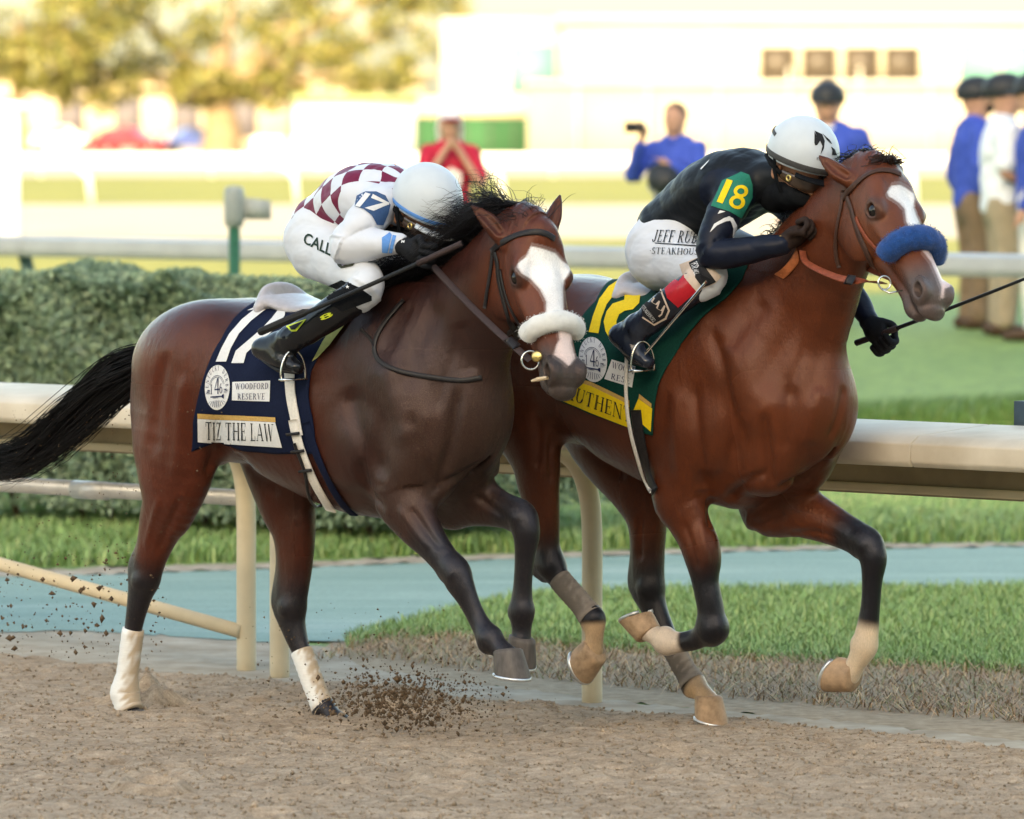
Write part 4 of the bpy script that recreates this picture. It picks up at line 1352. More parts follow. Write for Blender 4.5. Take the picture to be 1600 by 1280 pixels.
    V = V + VN * disp[:, None]
    return V, Q, legpts

def make_hoof(fr, parent, c, toe, down, material, shoe_mat, size=1.0, hgt=.082):
    """hoof wall as a slanted cone standing on a metal plate; c: middle of the sole; toe and down: directions"""
    toe = norm(np.asarray(toe, float)); down = norm(np.asarray(down, float))
    toe = norm(toe - down * (toe @ down)); side = np.cross(down, toe)
    V, Q = [], []
    n = 28
    prof = [(1.0, 0.0), (1.0, .012), (.95, .3), (.885, .6), (.82, .88), (.80, 1.0), (.70, 1.06)]
    for s, hh in prof:
        for k in range(n):
            a = 2 * math.pi * k / n
            x = .064 * math.cos(a) * (1.06 if math.cos(a) > 0 else .86)
            y = .058 * math.sin(a) * (1 - .10 * (math.cos(a) < -.3))
            drop = 1.0 - .28 * (1 - math.cos(a)) / 2 * (hh > .1)
            V.append(c + size * (toe * (x * s - .030 * hh * 1.0) + side * y * s - down * hgt * hh * drop))
    for i in range(len(prof) - 1):
        for k in range(n):
            k2 = (k + 1) % n
            Q.append([i * n + k, i * n + k2, (i + 1) * n + k2, (i + 1) * n + k])
    b = len(V)
    V.append(c + down * .0); V.append(c - down * hgt * size - toe * .03 * size)
    T = [[b, (k + 1) % n, k] for k in range(n)] + [[b + 1, (len(prof) - 1) * n + k, (len(prof) - 1) * n + (k + 1) % n] for k in range(n)]
    hf = link('hoof', mesh_np('hoof', V, Q, T), parent, material)
    # shoe: a flat horseshoe rim under the wall
    V, Q = [], []
    m = 22
    for j in range(m):
        a = -2.5 + 5.0 * j / (m - 1)
        for rr, dd in ((1.03, .0), (1.03, .010), (.74, .010), (.74, .0)):
            x = .064 * math.cos(a) * (1.06 if math.cos(a) > 0 else .86) * rr
            y = .058 * math.sin(a) * rr
            V.append(c + size * (toe * x + side * y + down * (dd + .0005)))
    for j in range(m - 1):
        for k in range(4):
            k2 = (k + 1) % 4
            Q.append([j * 4 + k, j * 4 + k2, j * 4 + 4 + k2, j * 4 + 4 + k])
    Q += [[0, 3, 2, 1], [(m - 1) * 4 + k for k in range(4)]]
    link('horseshoe', mesh_np('horseshoe', V, Q), hf, shoe_mat, False)
    return hf
FA = (.62, 0, .78)
def head_pose(fr, px, py, l, A, face):
    return dict(poll=fr.H(px, py, l), A=A, N=(face[0], face[1], 0.0))

FR17 = Frame(-14.0, 14.38)
P17 = head_pose(FR17, 838, 350, -.05, (.125, -.30, -.49), (.47, -.88))
P17['dz'] = lambda f: 0.0
P17['mouth'] = .010
FR18 = Frame(-13.16, 15.16)
P18 = head_pose(FR18, 1385, 258, -.05, (.175, -.39, -.41), (.56, -.83))
P18['dz'] = lambda f: .06 - .05 * f
P18['mouth'] = .014
H = FR17.H
FW = (1, 0, 0)
P17['legs'] = {
 'near_hind': [(FW, .06, [(318, 560, -.10, .22, .12), (285, 660, -.15, .195, .125), (272, 740, -.17, .16, .10), (263, 790, -.165, .115, .074), (251, 820, -.155, .090, .06),
    (238, 862, -.145, .066, .048), (226, 900, -.14, .064, .042), (216, 942, -.14, .044, .035), (208, 985, -.14, .033, .028), (201, 1040, -.14, .031, .027), (195, 1082, -.14, .038, .035), (200, 1104, -.14, .032, .032), (206, 1118, -.14, .034, .036)])],
 'far_hind': [(FW, .05, [(405, 570, .10, .22, .12), (430, 690, .15, .17, .11), (448, 780, .16, .125, .08), (459, 830, .155, .090, .06), (460, 880, .15, .075, .05),
    (453, 945, .14, .068, .043), (460, 985, .14, .047, .036), (474, 1025, .14, .034, .029), (490, 1070, .14, .032, .028), (506, 1108, .14, .039, .036), (521, 1121, .14, .033, .033), (533, 1130, .14, .035, .036)])],
 'near_fore': [(FA, .045, [(650, 690, -.13, .12, .09), (622, 760, -.14, .105, .08), (648, 812, -.14, .085, .065), (680, 856, -.135, .056, .048), (708, 892, -.13, .050, .044), (718, 910, -.13, .050, .043),
    (733, 940, -.125, .036, .031), (748, 970, -.12, .033, .028), (765, 998, -.12, .043, .037), (782, 1014, -.12, .034, .033), (793, 1024, -.12, .036, .036)])],
 'far_fore': [(FA, .045, [(735, 720, .13, .13, .09), (700, 772, .14, .11, .08), (742, 782, .135, .088, .068), (783, 796, .13, .062, .052), (812, 808, .125, .056, .047), (822, 832, .12, .050, .043),
    (820, 868, .12, .036, .031), (817, 915, .12, .033, .028), (815, 955, .12, .043, .037), (815, 985, .118, .033, .032), (814, 1000, .115, .035, .036)])]}
hp = P17['poll']
P17['neck'] = [(np.array((.28, 0, 1.26)), .26, .15), (np.array((.50, 0, 1.26)), .30, .165), (np.array((.68, -.005, 1.385)), .235, .125), (np.array((.84, -.02, 1.535)), .172, .098), (hp + np.array((-.07, .01, -.055)), .125, .078), (hp + np.array((.01, .0, -.06)), .09, .07)]
P17['neck_n'] = (-.64, 0, .77)
def ear(fr, d0, base, mid, tip, w):
    y = fr.wor(d0)[1]
    return (fr.loc(W(*base, y)), fr.loc(W(*mid, y + .02)), fr.loc(W(*tip, y + .05)), w)
P17['ears'] = [ear(FR17, P17['poll'] + np.array((-.01, -.02, 0)), (793, 382), (766, 348), (737, 321), .9), ear(FR17, P17['poll'] + np.array((0, .05, 0)), (857, 368), (866, 336), (875, 306), .8)]

P18['legs'] = {
 'near_hind': [(FW, .055, [(800, 560, -.10, .22, .12), (818, 640, -.15, .17, .115), (836, 714, -.165, .100, .075), (842, 760, -.16, .082, .06), (851, 812, -.15, .058, .046), (854, 850, -.145, .050, .040), (857, 882, -.14, .056, .042)]),
    ((.5, 0, .8), .03, [(855, 878, -.14, .052, .040), (880, 912, -.14, .038, .034), (905, 940, -.14, .034, .030), (926, 967, -.14, .042, .037), (928, 995, -.14, .033, .033), (926, 1018, -.14, .036, .037)])],
 'far_hind': [(FW, .05, [(905, 570, .10, .22, .12), (950, 680, .14, .17, .11), (992, 760, .15, .110, .08), (1010, 810, .15, .078, .06), (1012, 860, .145, .066, .05), (1012, 915, .14, .068, .043),
    (1024, 955, .14, .048, .038), (1045, 1000, .14, .036, .031), (1066, 1040, .14, .033, .029), (1083, 1068, .14, .040, .037), (1097, 1083, .14, .034, .033), (1106, 1094, .14, .036, .037)])],
 'near_fore': [(FA, .045, [(1075, 690, -.13, .12, .09), (1062, 770, -.15, .105, .085), (1076, 812, -.15, .080, .066), (1090, 852, -.145, .060, .052), (1100, 900, -.14, .048, .043), (1110, 950, -.135, .047, .042), (1113, 982, -.13, .050, .044)]),
    ((0, 0, -1), .03, [(1113, 980, -.13, .046, .042), (1090, 998, -.13, .036, .031), (1065, 1004, -.13, .033, .028), (1041, 1003, -.13, .043, .037), (1024, 993, -.13, .033, .033), (1012, 986, -.13, .035, .036)])],
 'far_fore': [(FA, .045, [(1230, 720, .13, .13, .09), (1200, 782, .14, .115, .085), (1255, 800, .135, .088, .070), (1315, 828, .13, .062, .052), (1352, 850, .125, .056, .047), (1364, 872, .12, .050, .043),
    (1363, 905, .12, .037, .032), (1360, 950, .12, .034, .029), (1351, 1008, .12, .044, .038), (1338, 1036, .12, .034, .033), (1328, 1054, .12, .036, .037)])]}
hp = P18['poll']
P18['neck'] = [(np.array((.25, 0, 1.32)), .26, .15), (np.array((.46, 0, 1.32)), .31, .165), (np.array((.64, -.005, 1.47)), .25, .13), (np.array((.79, -.02, 1.65)), .185, .102), (hp + np.array((-.09, .01, -.09)), .135, .080), (hp + np.array((-.01, .0, -.07)), .09, .07)]
P18['neck_n'] = (-.75, 0, .66)
P18['ears'] = [ear(FR18, P18['poll'] + np.array((-.01, -.02, 0)), (1338, 288), (1308, 268), (1280, 244), .9), ear(FR18, P18['poll'] + np.array((0, .06, .03)), (1400, 268), (1388, 258), (1370, 252), .6)]

P17['joints'] = {'near_hind': dict(joint=6, fetlock=10), 'far_hind': dict(joint=5, fetlock=9), 'near_fore': dict(joint=4, fetlock=8), 'far_fore': dict(joint=4, fetlock=8)}
P18['joints'] = {'near_hind': dict(joint=6, fetlock=9), 'far_hind': dict(joint=5, fetlock=9), 'near_fore': dict(joint=6, fetlock=9), 'far_fore': dict(joint=4, fetlock=8)}
P17['muscle'] = [
 ([(716, 600), (710, 650), (702, 700), (688, 745), (676, 778)], .016, .020, False), ([(676, 778), (694, 757), (722, 742), (758, 722)], .014, .018, False),
 ([(640, 640), (652, 690), (668, 735), (680, 775)], .012, .024, False), ([(545, 600), (556, 660), (580, 712), (612, 745)], .013, .034, True),
 ([(600, 560), (612, 620), (632, 668), (640, 700)], -.012, .042, True), ([(560, 715), (575, 765), (604, 800)], .014, .020, True),
 ([(690, 470), (660, 520), (640, 570), (640, 620)], .008, .040, True), ([(720, 500), (730, 550), (735, 590)], .008, .034, True),
 ([(640, 470), (615, 520), (590, 560)], .007, .036, True), ([(262, 545), (250, 600), (243, 660), (240, 720)], .010, .032, True),
 ([(290, 580), (282, 640), (280, 700), (272, 760)], -.010, .030, True), ([(338, 640), (336, 700), (322, 752)], .018, .026, True),
 ([(285, 775), (262, 825), (246, 865)], .008, .014, True), ([(250, 775), (236, 820), (226, 860)], -.006, .014, True), ([(370, 705), (400, 745), (440, 775)], .010, .030, True),
 ([(640, 790), (664, 826), (690, 862)], .007, .013, False), ([(620, 790), (646, 830), (672, 862)], -.006, .014, False), ([(735, 770), (765, 790), (790, 810)], .008, .014, False)]
P18['muscle'] = [
 ([(1192, 640), (1197, 690), (1202, 735), (1212, 768)], .017, .020, False), ([(1136, 786), (1160, 760), (1184, 744), (1202, 740)], .014, .018, False), ([(1212, 768), (1240, 752), (1270, 735), (1300, 716)], .015, .018, False),
 ([(1120, 815), (1155, 822), (1190, 818), (1230, 802)], .008, .018, False), ([(1104, 500), (1125, 560), (1135, 620), (1150, 680), (1140, 740)], .015, .028, True),
 ([(1060, 600), (1058, 660), (1062, 720), (1070, 770)], -.012, .030, True), ([(1085, 590), (1088, 660), (1096, 730), (1104, 780)], .012, .022, True), ([(1110, 775), (1108, 800), (1112, 830)], .012, .018, True),
 ([(1310, 470), (1290, 530), (1275, 580), (1268, 640)], .008, .036, True), ([(1260, 470), (1230, 530), (1200, 580), (1180, 620)], .008, .040, True), ([(1200, 470), (1160, 510), (1135, 550)], .008, .036, True),
 ([(1285, 600), (1270, 650), (1262, 700)], -.010, .030, False), ([(1235, 600), (1232, 660), (1225, 710)], .009, .022, False), ([(1320, 600), (1310, 650), (1295, 690)], .008, .016, False),
 ([(838, 640), (842, 690), (838, 740)], .010, .018, True), ([(868, 660), (860, 705), (862, 760)], .010, .016, True), ([(900, 690), (940, 720), (985, 745)], .010, .028, True),
 ([(1066, 810), (1080, 850), (1092, 895)], .007, .013, False), ([(1096, 810), (1100, 850), (1106, 890)], -.006, .013, False), ([(1230, 835), (1275, 832), (1320, 848)], .007, .014, False), ([(1002, 800), (1000, 840), (1000, 880)], .008, .013, False)]
# ------------------------------------------------------------------ coats, hooves, tack shared by both horses
def coat_material(name):
    m = bpy.data.materials.new(name)
    ns, lk, b = nodes_of(m)
    nt = m.node_tree
    at = nt.nodes.new('ShaderNodeAttribute'); at.attribute_name = 'coat'
    fine = noise_node(nt, 420, 3, .7, 'Object', (1, 1, .22))
    big = noise_node(nt, 5, 5, .6)
    spk = noise_node(nt, 330, 3, .6)
    dst = nt.nodes.new('ShaderNodeAttribute'); dst.attribute_name = 'dust'
    r1 = ramp(nt, fine.outputs[0], [(.25, (.78, .78, .78)), (.75, (1.22, 1.22, 1.22))])
    c = mixrgb(nt, 1.0, at.outputs[0], r1.outputs[0], 'MULTIPLY')
    r2 = ramp(nt, big.outputs[0], [(.3, (.80, .78, .78)), (.7, (1.2, 1.2, 1.2))])
    c = mixrgb(nt, 1.0, c, r2.outputs[0], 'MULTIPLY')
    # loose dirt sticking in specks where the dust attribute says so
    sp = ramp(nt, spk.outputs[0], [(.45, (.05, .05, .05)), (.75, (.65, .65, .65))])
    mul = nt.nodes.new('ShaderNodeMath'); mul.operation = 'MULTIPLY'
    lk.new(sp.outputs[0], mul.inputs[0]); lk.new(dst.outputs['Fac'], mul.inputs[1])
    c = mixrgb(nt, mul.outputs[0], c, (.125, .085, .058))
    # sharp grains of thrown dirt, thicker low on the body
    gr = noise_node(nt, 620, 1, .3)
    gs_ = ramp(nt, gr.outputs[0], [(.70, (0, 0, 0)), (.735, (1, 1, 1))])
    m2 = nt.nodes.new('ShaderNodeMath'); m2.operation = 'MULTIPLY'
    lk.new(gs_.outputs[0], m2.inputs[0]); lk.new(dst.outputs['Fac'], m2.inputs[1])
    c = mixrgb(nt, m2.outputs[0], c, (.30, .22, .15))
    lk.new(c, b.inputs['Base Color'])
    rr = nt.nodes.new('ShaderNodeMapRange')
    lk.new(dst.outputs['Fac'], rr.inputs[0]); rr.inputs[3].default_value = .27; rr.inputs[4].default_value = .50
    lk.new(rr.outputs[0], b.inputs['Roughness'])
    b.inputs['Specular IOR Level'].default_value = .46
    # brown hair throws a warm sheen, black hair a neutral one
    sp_ = nt.nodes.new('ShaderNodeSeparateColor'); lk.new(at.outputs[0], sp_.inputs[0])
    k_ = nt.nodes.new('ShaderNodeMath'); k_.operation = 'MULTIPLY'; k_.use_clamp = True
    lk.new(sp_.outputs[0], k_.inputs[0]); k_.inputs[1].default_value = 26
    lk.new(mixrgb(nt, k_.outputs[0], (.62, .66, .78), (.85, .54, .43)), b.inputs['Specular Tint'])
    b.inputs['Coat Weight'].default_value = .06
    b.inputs['Coat Roughness'].default_value = .30
    b.inputs['Sheen Weight'].default_value = .02
    b.inputs['Sheen Roughness'].default_value = .4
    mid = noise_node(nt, 26, 4, .55, 'Object', (1, 1, .45))
    add = nt.nodes.new('ShaderNodeMath'); add.operation = 'MULTIPLY_ADD'
    lk.new(mid.outputs[0], add.inputs[0]); add.inputs[1].default_value = 2.2; lk.new(fine.outputs[0], add.inputs[2])
    low = noise_node(nt, 8, 3, .5, 'Object', (1.3, 1.3, .5))
    ad2 = nt.nodes.new('ShaderNodeMath'); ad2.operation = 'MULTIPLY_ADD'
    lk.new(low.outputs[0], ad2.inputs[0]); ad2.inputs[1].default_value = 4.5; lk.new(add.outputs[0], ad2.inputs[2])
    bump(nt, b, ad2.outputs[0], .6, .003)
    return m

M_HOOF = mat('hoof_horn', (.10, .085, .075), .5, .3, 40, .3, .002, stretch=(1, 1, .2))
M_HOOF_TAN = mat('hoof_horn_pale', (.36, .24, .15), .6, .3, 30, .3, .002)
M_SHOE = mat('worn_aluminium', (.62, .63, .64), .35, .15, 60, .2, .002, metal=.8)
M_EYE = mat('horse_eye', (.006, .004, .003), .10, .2, 30, 0, spec=.5)
M_HAIR = mat('black_hair', (.007, .006, .008), .40, .3, 60, 0, spec=.25)
M_LEATHER = mat('brown_leather', (.055, .026, .018), .45, .25, 90, .3, .001)
M_LEATHER_B = mat('black_leather', (.018, .016, .017), .42, .25, 90, .3, .001)
M_LEATHER_R = mat('chestnut_leather', (.22, .055, .028), .45, .25, 90, .3, .001)
M_STEEL = mat('bit_steel', (.70, .68, .62), .22, .08, 60, 0, metal=1.0)
M_BRASS = mat('brass', (.62, .45, .17), .3, .1, 60, 0, metal=1.0)
M_WEB = mat('white_webbing', (.70, .66, .60), .75, .10, 140, .35, .001)
M_RUBBER = mat('rubber_rein', (.045, .030, .030), .7, .2, 120, .5, .002)
M_FLEECE_W = mat('white_fleece', (.66, .66, .64), .9, .05, 60, .3, .004, sheen=.3)
M_FLEECE_B = mat('blue_fleece', (.008, .055, .21), .9, .25, 60, .3, .004, sheen=.25)
M_BAND_W = mat('white_bandage', (.80, .78, .74), .85, .06, 110, .5, .002, stretch=(.3, .3, 2))
M_BAND_M = mat('bandage_wrap', (.95, .95, .95), .85, .05, 110, .5, .002, stretch=(.3, .3, 2), attr='wrap')
M_BAND_D = mat('dusty_bandage', (.55, .42, .28), .9, .25, 70, .5, .002, stretch=(.3, .3, 2))
M_BAND_G = mat('grey_bandage', (.12, .105, .095), .85, .3, 70, .5, .002, stretch=(.3, .3, 2))
M_PINK = mat('pink_skin', (.50, .24, .20), .5, .1, 80, .2, .001)
M_TEETH = mat('teeth', (.72, .66, .52), .35, .1, 60, .1)

def in_poly(px, py, poly):
    ins = np.zeros(len(px), bool)
    n = len(poly)
    for i in range(n):
        x0, y0 = poly[i]; x1, y1 = poly[(i + 1) % n]
        c = ((y0 > py) != (y1 > py)) & (px < (x1 - x0) * (py - y0) / (y1 - y0 + 1e-9) + x0)
        ins ^= c
    return ins

def soft_poly(fr, V, poly, jit=3.0, n=9, seed=3):
    """soft membership of the points in a pixel outline (the hair edge is ragged)"""
    Wp = fr.O + V[:, :1] * FD + V[:, 1:2] * LD + np.outer(V[:, 2], [0, 0, 1])
    q = Wp - CAMP
    w = q @ _f
    px, py = 800 + FPX * (q @ _r) / w, 640 - FPX * (q @ _u) / w
    rg = np.random.default_rng(seed)
    acc = np.zeros(len(V))
    for k in range(n):
        dx, dy = rg.normal(0, jit, 2) if k else (0, 0)
        acc += in_poly(px + dx, py + dy, poly)
    return acc / n

def lerp(a, b, t):
    return a + (np.asarray(b) - a) * t[:, None]

def paint_horse(fr, P, V, Q, lp, pal):
    n = len(V)
    C = np.tile(np.array(pal['body']), (n, 1)).astype(float)
    dust = np.zeros(n)
    f, l, u = V.T
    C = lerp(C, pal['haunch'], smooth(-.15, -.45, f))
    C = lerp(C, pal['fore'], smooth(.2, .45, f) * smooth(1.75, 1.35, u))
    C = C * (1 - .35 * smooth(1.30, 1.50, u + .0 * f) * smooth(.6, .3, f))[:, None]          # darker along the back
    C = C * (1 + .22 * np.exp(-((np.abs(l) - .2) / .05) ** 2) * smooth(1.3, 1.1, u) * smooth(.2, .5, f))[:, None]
    rel = V - P['poll']
    a, s, nn = rel @ P['Au'], rel @ P['Su'], rel @ P['Nu']
    head = (a > -.02) & (a < .75) & (np.abs(s) < .15) & (nn > -.32) & (nn < .06)
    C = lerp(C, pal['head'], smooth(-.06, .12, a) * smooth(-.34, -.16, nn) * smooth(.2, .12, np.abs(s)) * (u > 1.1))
    C = lerp(C, pal['muzzle'], head * smooth(.40, .52, a + .25 * np.abs(s)))
    C = lerp(C, pal['eye'], head * smooth(.055, .03, np.linalg.norm(np.stack([a - .178, (np.abs(s) - .09), nn + .055], 1), axis=1)) * .7)
    for nm, (t0, t1, t2, sock) in pal['legs'].items():
        d, par = leg_color(V, lp[nm])
        own = d < .13
        for o in lp:
            if o != nm:
                d2, _ = leg_color(V, lp[o]); own &= d <= d2 + 1e-6
        C = lerp(C, pal['black'], own * smooth(t0, t1, par + .25 * np.sin(V[:, 0] * 60) * .3))
        if sock: C = lerp(C, sock, own * smooth(t2 - .25, t2 + .12, par))
        dust = np.maximum(dust, own * smooth(t0, t1, par) * pal['leg_dust'])
    N = vnormals(V, Q)
    cd = norm(fr.dirl(-ray(850, 430)))
    facing = smooth(-.1, .2, N @ cd)
    for poly, col in pal['marks']:
        C = lerp(C, col, head * facing * soft_poly(fr, V, poly, pal.get('jit', 1.6)))
    dust = np.maximum(dust, pal['chest_dust'] * smooth(.45, .65, f) * smooth(1.35, 1.15, u) * smooth(.7, .85, u))
    dust = np.maximum(dust, .16 * smooth(1.25, .9, u) * (f < -.2))
    return C, dust

def cyl_between(fr, P0, P1, r0, r1, sides=20, rings=14, wob=.0015, rng=RNG):
    t = np.linspace(0, 1, rings)
    path = P0 + (P1 - P0) * t[:, None]
    rad = r0 + (r1 - r0) * t + np.where(np.arange(rings) % 2, wob, -wob)
    return sweep(path, rad, sides, (1, 0, 0), 1.0)

def ring_points(tg, hd, a, tilt, n, rout=.25, cn=-.08, a0=0, a1=360):
    """loop round the head: rays shot inward; tilt shifts the loop forward as it goes under"""
    P, N = [], []
    for k in range(n):
        th = math.radians(a0 + (a1 - a0) * k / (n if a1 - a0 == 360 else n - 1))
        c, s = math.cos(th), math.sin(th)          # th=0: front of the face, 90: the horse's left
        o = hd(a + tilt * c, rout * s, cn + rout * c)
        tgt = hd(a + tilt * c, 0, cn)
        h = tg.shoot(o, tgt - o)
        if h: P.append(h[0]); N.append(h[1])
    return P, N
UC = 1.12
def phi_of(p, uc=UC):
    return math.degrees(math.atan2(-p[1], p[2] - uc))

def make_cloth(name, fr, tg, left_px, front_px, material, parent, lift=.007, nphi=70, nf=60, flare=0.0):
    """saddle cloth draped over the back: edges read from pixels on the near side, mirrored on the far side"""
    def edge(pxs):
        r = []
        for p in pxs:
            h = tg.cast(*p)
            if h is not None: r.append((phi_of(h[0]), h[0][0]))
        r.sort()
        return np.array(r)
    eL, eR = edge(left_px), edge(front_px)
    pL, pR = eL[-1, 0], eR[-1, 0]
    grid = np.zeros((2 * nphi + 1, nf + 1, 3)); nr = np.zeros_like(grid)
    for i in range(-nphi, nphi + 1):
        q_ = abs(i) / nphi
        fl, fr_ = np.interp(pL * q_, eL[:, 0], eL[:, 1]), np.interp(pR * q_, eR[:, 0], eR[:, 1])
        sg = -1 if i >= 0 else 1
        for j in range(nf + 1):
            f = fl + (fr_ - fl) * j / nf
            a = math.radians(q_ * (pL + (pR - pL) * j / nf))
            d = np.array([0, sg * math.sin(a), math.cos(a)])
            o = np.array([f, 0, UC]) + d * .9
            h = tg.shoot(o, -d)
            if h is None:
                p, n = np.array([f, 0, UC]) + d * .3, d
            else:
                p, n = h
            grid[i + nphi, j], nr[i + nphi, j] = p, n
    for _ in range(6):            # cloth bridges hollows
        g = grid.copy()
        g[1:-1, 1:-1] = (grid[:-2, 1:-1] + grid[2:, 1:-1] + grid[1:-1, :-2] + grid[1:-1, 2:]) / 4
        grid = g
    ii = np.abs(np.arange(-nphi, nphi + 1)) / nphi
    jj = np.arange(nf + 1) / nf
    rip = .0022 * np.sin(jj[None] * 23 + ii[:, None] * 5) * ii[:, None] ** 1.5 + .002 * np.sin(ii[:, None] * 17 + jj[None] * 9)
    grid = grid + nr * (lift + rip + flare * ii[:, None] ** 3)[..., None]
    n0, n1 = grid.shape[:2]
    idx = np.arange(n0 * n1).reshape(n0, n1)
    Q = np.stack([idx[:-1, :-1], idx[:-1, 1:], idx[1:, 1:], idx[1:, :-1]], -1).reshape(-1, 4)
    V = grid.reshape(-1, 3)
    c = Q[len(Q) // 8]
    if np.cross(V[c[1]] - V[c[0]], V[c[2]] - V[c[0]]) @ nr.reshape(-1, 3)[c[0]] < 0: Q = Q[:, ::-1]
    o = link(name, mesh_np(name, V, Q), parent, material)
    sm = o.modifiers.new('cloth', 'SOLIDIFY'); sm.thickness = .004; sm.offset = -1
    return o, Target(fr, V, Q)

def strip(L, R):
    return [[L[i], R[i], R[i + 1], L[i + 1]] for i in range(len(L) - 1)]

def pxpoly(name, tg, polys, material, parent, lift, fine=7.0):
    """a print whose outline is given directly in pixels"""
    A = np.array([p for q in polys for p in q]); lo, hi = A.min(0), A.max(0)
    s = max(hi - lo)
    un = [[tuple((np.array(p) - lo) / s) for p in q] for q in polys]
    return decal(name, tg, un, None, material, parent, lift, fine / s, lambda x, y: lo + np.array([x, y]) * s)

def zp(pts, ox, oy, sc):
    return [(ox + x / sc, oy + y / sc) for x, y in pts]

M_NAVY = mat('navy_cloth', (.006, .010, .030), .75, .2, 160, .35, .001, spec=.10)
M_GREEN = mat('green_cloth', (.003, .040, .030), .75, .2, 160, .35, .001, spec=.10)
M_YELLOW = mat('yellow_print', (.78, .55, .02), .7, .08, 120, .3, .001)
M_WHITEP = mat('white_print', (.66, .66, .66), .7, .05, 120, .3, .001)
M_GOLD = mat('gold_braid', (.52, .32, .10), .6, .15, 160, .4, .001)
M_BLACKP = mat('black_print', (.012, .012, .014), .7, .1, 80, 0)
M_NAVYP = mat('navy_print', (.018, .024, .075), .7, .1, 80, 0)
M_FELT = mat('yellow_felt', (.42, .42, .14), .9, .15, 60, .4, .002)

def derby_badge(tg, cloth, cx, cy, rx, ry, skew, ink):
    """round white patch: ringed lettering, a big 146, an arch, a trumpet and columns"""
    def fn(x, y):   # unit square -> ellipse
        return np.array([cx + (x - .5) * 2 * rx, cy - (y - .5) * 2 * ry + (x - .5) * skew])
    disc = [[(.5, .5)] + [(.5 + .5 * math.cos(a), .5 + .5 * math.sin(a)) for a in (2 * math.pi * i / 36, 2 * math.pi * (i + 1) / 36)] for i in range(36)]
    patch = decal('derby_badge', tg, disc, None, M_WHITEP, cloth, .0016, .12, fn)
    polys = []
    txt = 'KENTUCKY DERBY'
    for i, ch in enumerate(txt):
        if ch == ' ': continue
        w, ps = SERIF[ch]
        a = math.radians(196 - i * 212 / (len(txt) - 1))
        c, s = math.cos(a), math.sin(a)
        for p in ps:
            q = []
            for x, y in p:
                lx, ly = (x - w / 2) * .085, (y - .5) * .115
                q.append((.5 + .405 * c + lx * s + ly * c, .53 + .405 * s - lx * c + ly * s))
            polys.append(q)
    for ch, x0, y0, h in (('1', .24, .36, .22), ('4', .40, .35, .36), ('6', .60, .36, .24)):
        w, ps = SERIF[ch]
        polys += [[(x0 + x * h * .82, y0 + y * h) for x, y in p] for p in ps]
    polys += _arc(.5, .50, .31, .27, 15, 165, .012, .012, 16) + _arc(.5, .50, .27, .235, 15, 165, .010, .010, 16)
    polys += [_q(.12, .44, .22, .455), _q(.78, .44, .90, .455)] + [_q(x, .36, x + .012, .44) for x in (.13, .165, .2, .79, .83, .87)]
    polys += [_q(.24, .285, .72, .31), [(.70, .27), (.78, .24), (.78, .35), (.70, .325)], _q(.34, .265, .56, .275)]
    polys += [[(.5 + .24 * k / 4 - .008, .22 - .02 * abs(k) / 4), (.5 + .24 * k / 4 + .008, .22 - .02 * abs(k) / 4), (.5 + .34 * k / 4 + .01, .06 + .012 * k * k / 2), (.5 + .34 * k / 4 - .01, .06 + .012 * k * k / 2)] for k in range(-4, 5)]
    decal('badge_print', tg, polys, None, ink, patch, .0028, .10, fn)

def wool_roll(name, centre, rad, material, parent, fuzz=900, seed=1):
    """sheepskin roll: a lumpy tube with short fibres standing off it"""
    rg = np.random.default_rng(seed)
    path = catmull(centre, 6)
    n = len(path)
    r = np.full(n, rad)
    e = np.minimum(np.arange(n), np.arange(n)[::-1]) / 3.0
    r *= np.sqrt(np.clip(1 - (1 - np.clip(e, 0, 1)) ** 2, .12, 1))
    V, Q, T = sweep(path, r, 28)
    ctr = np.repeat(path, 28, 0)
    nv = V[:len(ctr)] - ctr
    nv /= np.linalg.norm(nv, axis=1)[:, None] + 1e-9
    lump = np.zeros(len(ctr))
    for k in range(10):
        kk = rg.normal(0, 70, 3)
        lump += np.sin(ctr @ kk + nv @ (kk * .03) + rg.uniform(0, 6))
    V[:len(ctr)] += nv * (lump * .0006)[:, None]
    o = link(name, mesh_np(name, V, Q, T), parent, material)
    pick = rg.integers(0, len(ctr), fuzz * 5)
    roots = V[pick] + rg.normal(0, .003, (len(pick), 3))
    strands('fleece_fibres', roots, nv[pick] + rg.normal(0, .5, (len(pick), 3)), rg.uniform(.003, .006, len(pick)), material, o, 4, .0007, .2)
    return o

def hang_line(p0, p1, sag, n=20, side=None):
    t = np.linspace(0, 1, n)[:, None]
    p = p0 + (p1 - p0) * t
    p[:, 2] -= sag * (4 * t * (1 - t))[:, 0]
    if side is not None: p = p + np.asarray(side) * (4 * t * (1 - t))
    return p

def strap_free(name, path, width, thick, face, material, parent):
    """strap hanging in the air; face: the direction its flat side looks"""
    P = np.asarray(path)
    return ribbon(name, P, np.repeat(np.asarray(face, float)[None], len(P), 0), width, thick, material, parent, -thick / 2, False, 1)

def ring_obj(name, c, axis, R, r, material, parent, n=24):
    axis = norm(axis)
    u = norm(np.cross(axis, (.3, .1, .9))); v = np.cross(axis, u)
    V, Q = [], []
    m = 8
    for i in range(n):
        a = 2 * math.pi * i / n
        d = u * math.cos(a) + v * math.sin(a)
        for k in range(m):
            b = 2 * math.pi * k / m
            V.append(c + d * (R + r * math.cos(b)) + axis * r * math.sin(b))
    for i in range(n):
        for k in range(m):
            Q.append([i * m + k, i * m + (k + 1) % m, (i + 1) % n * m + (k + 1) % m, (i + 1) % n * m + k])
    return link(name, mesh_np(name, V, Q), parent, material)

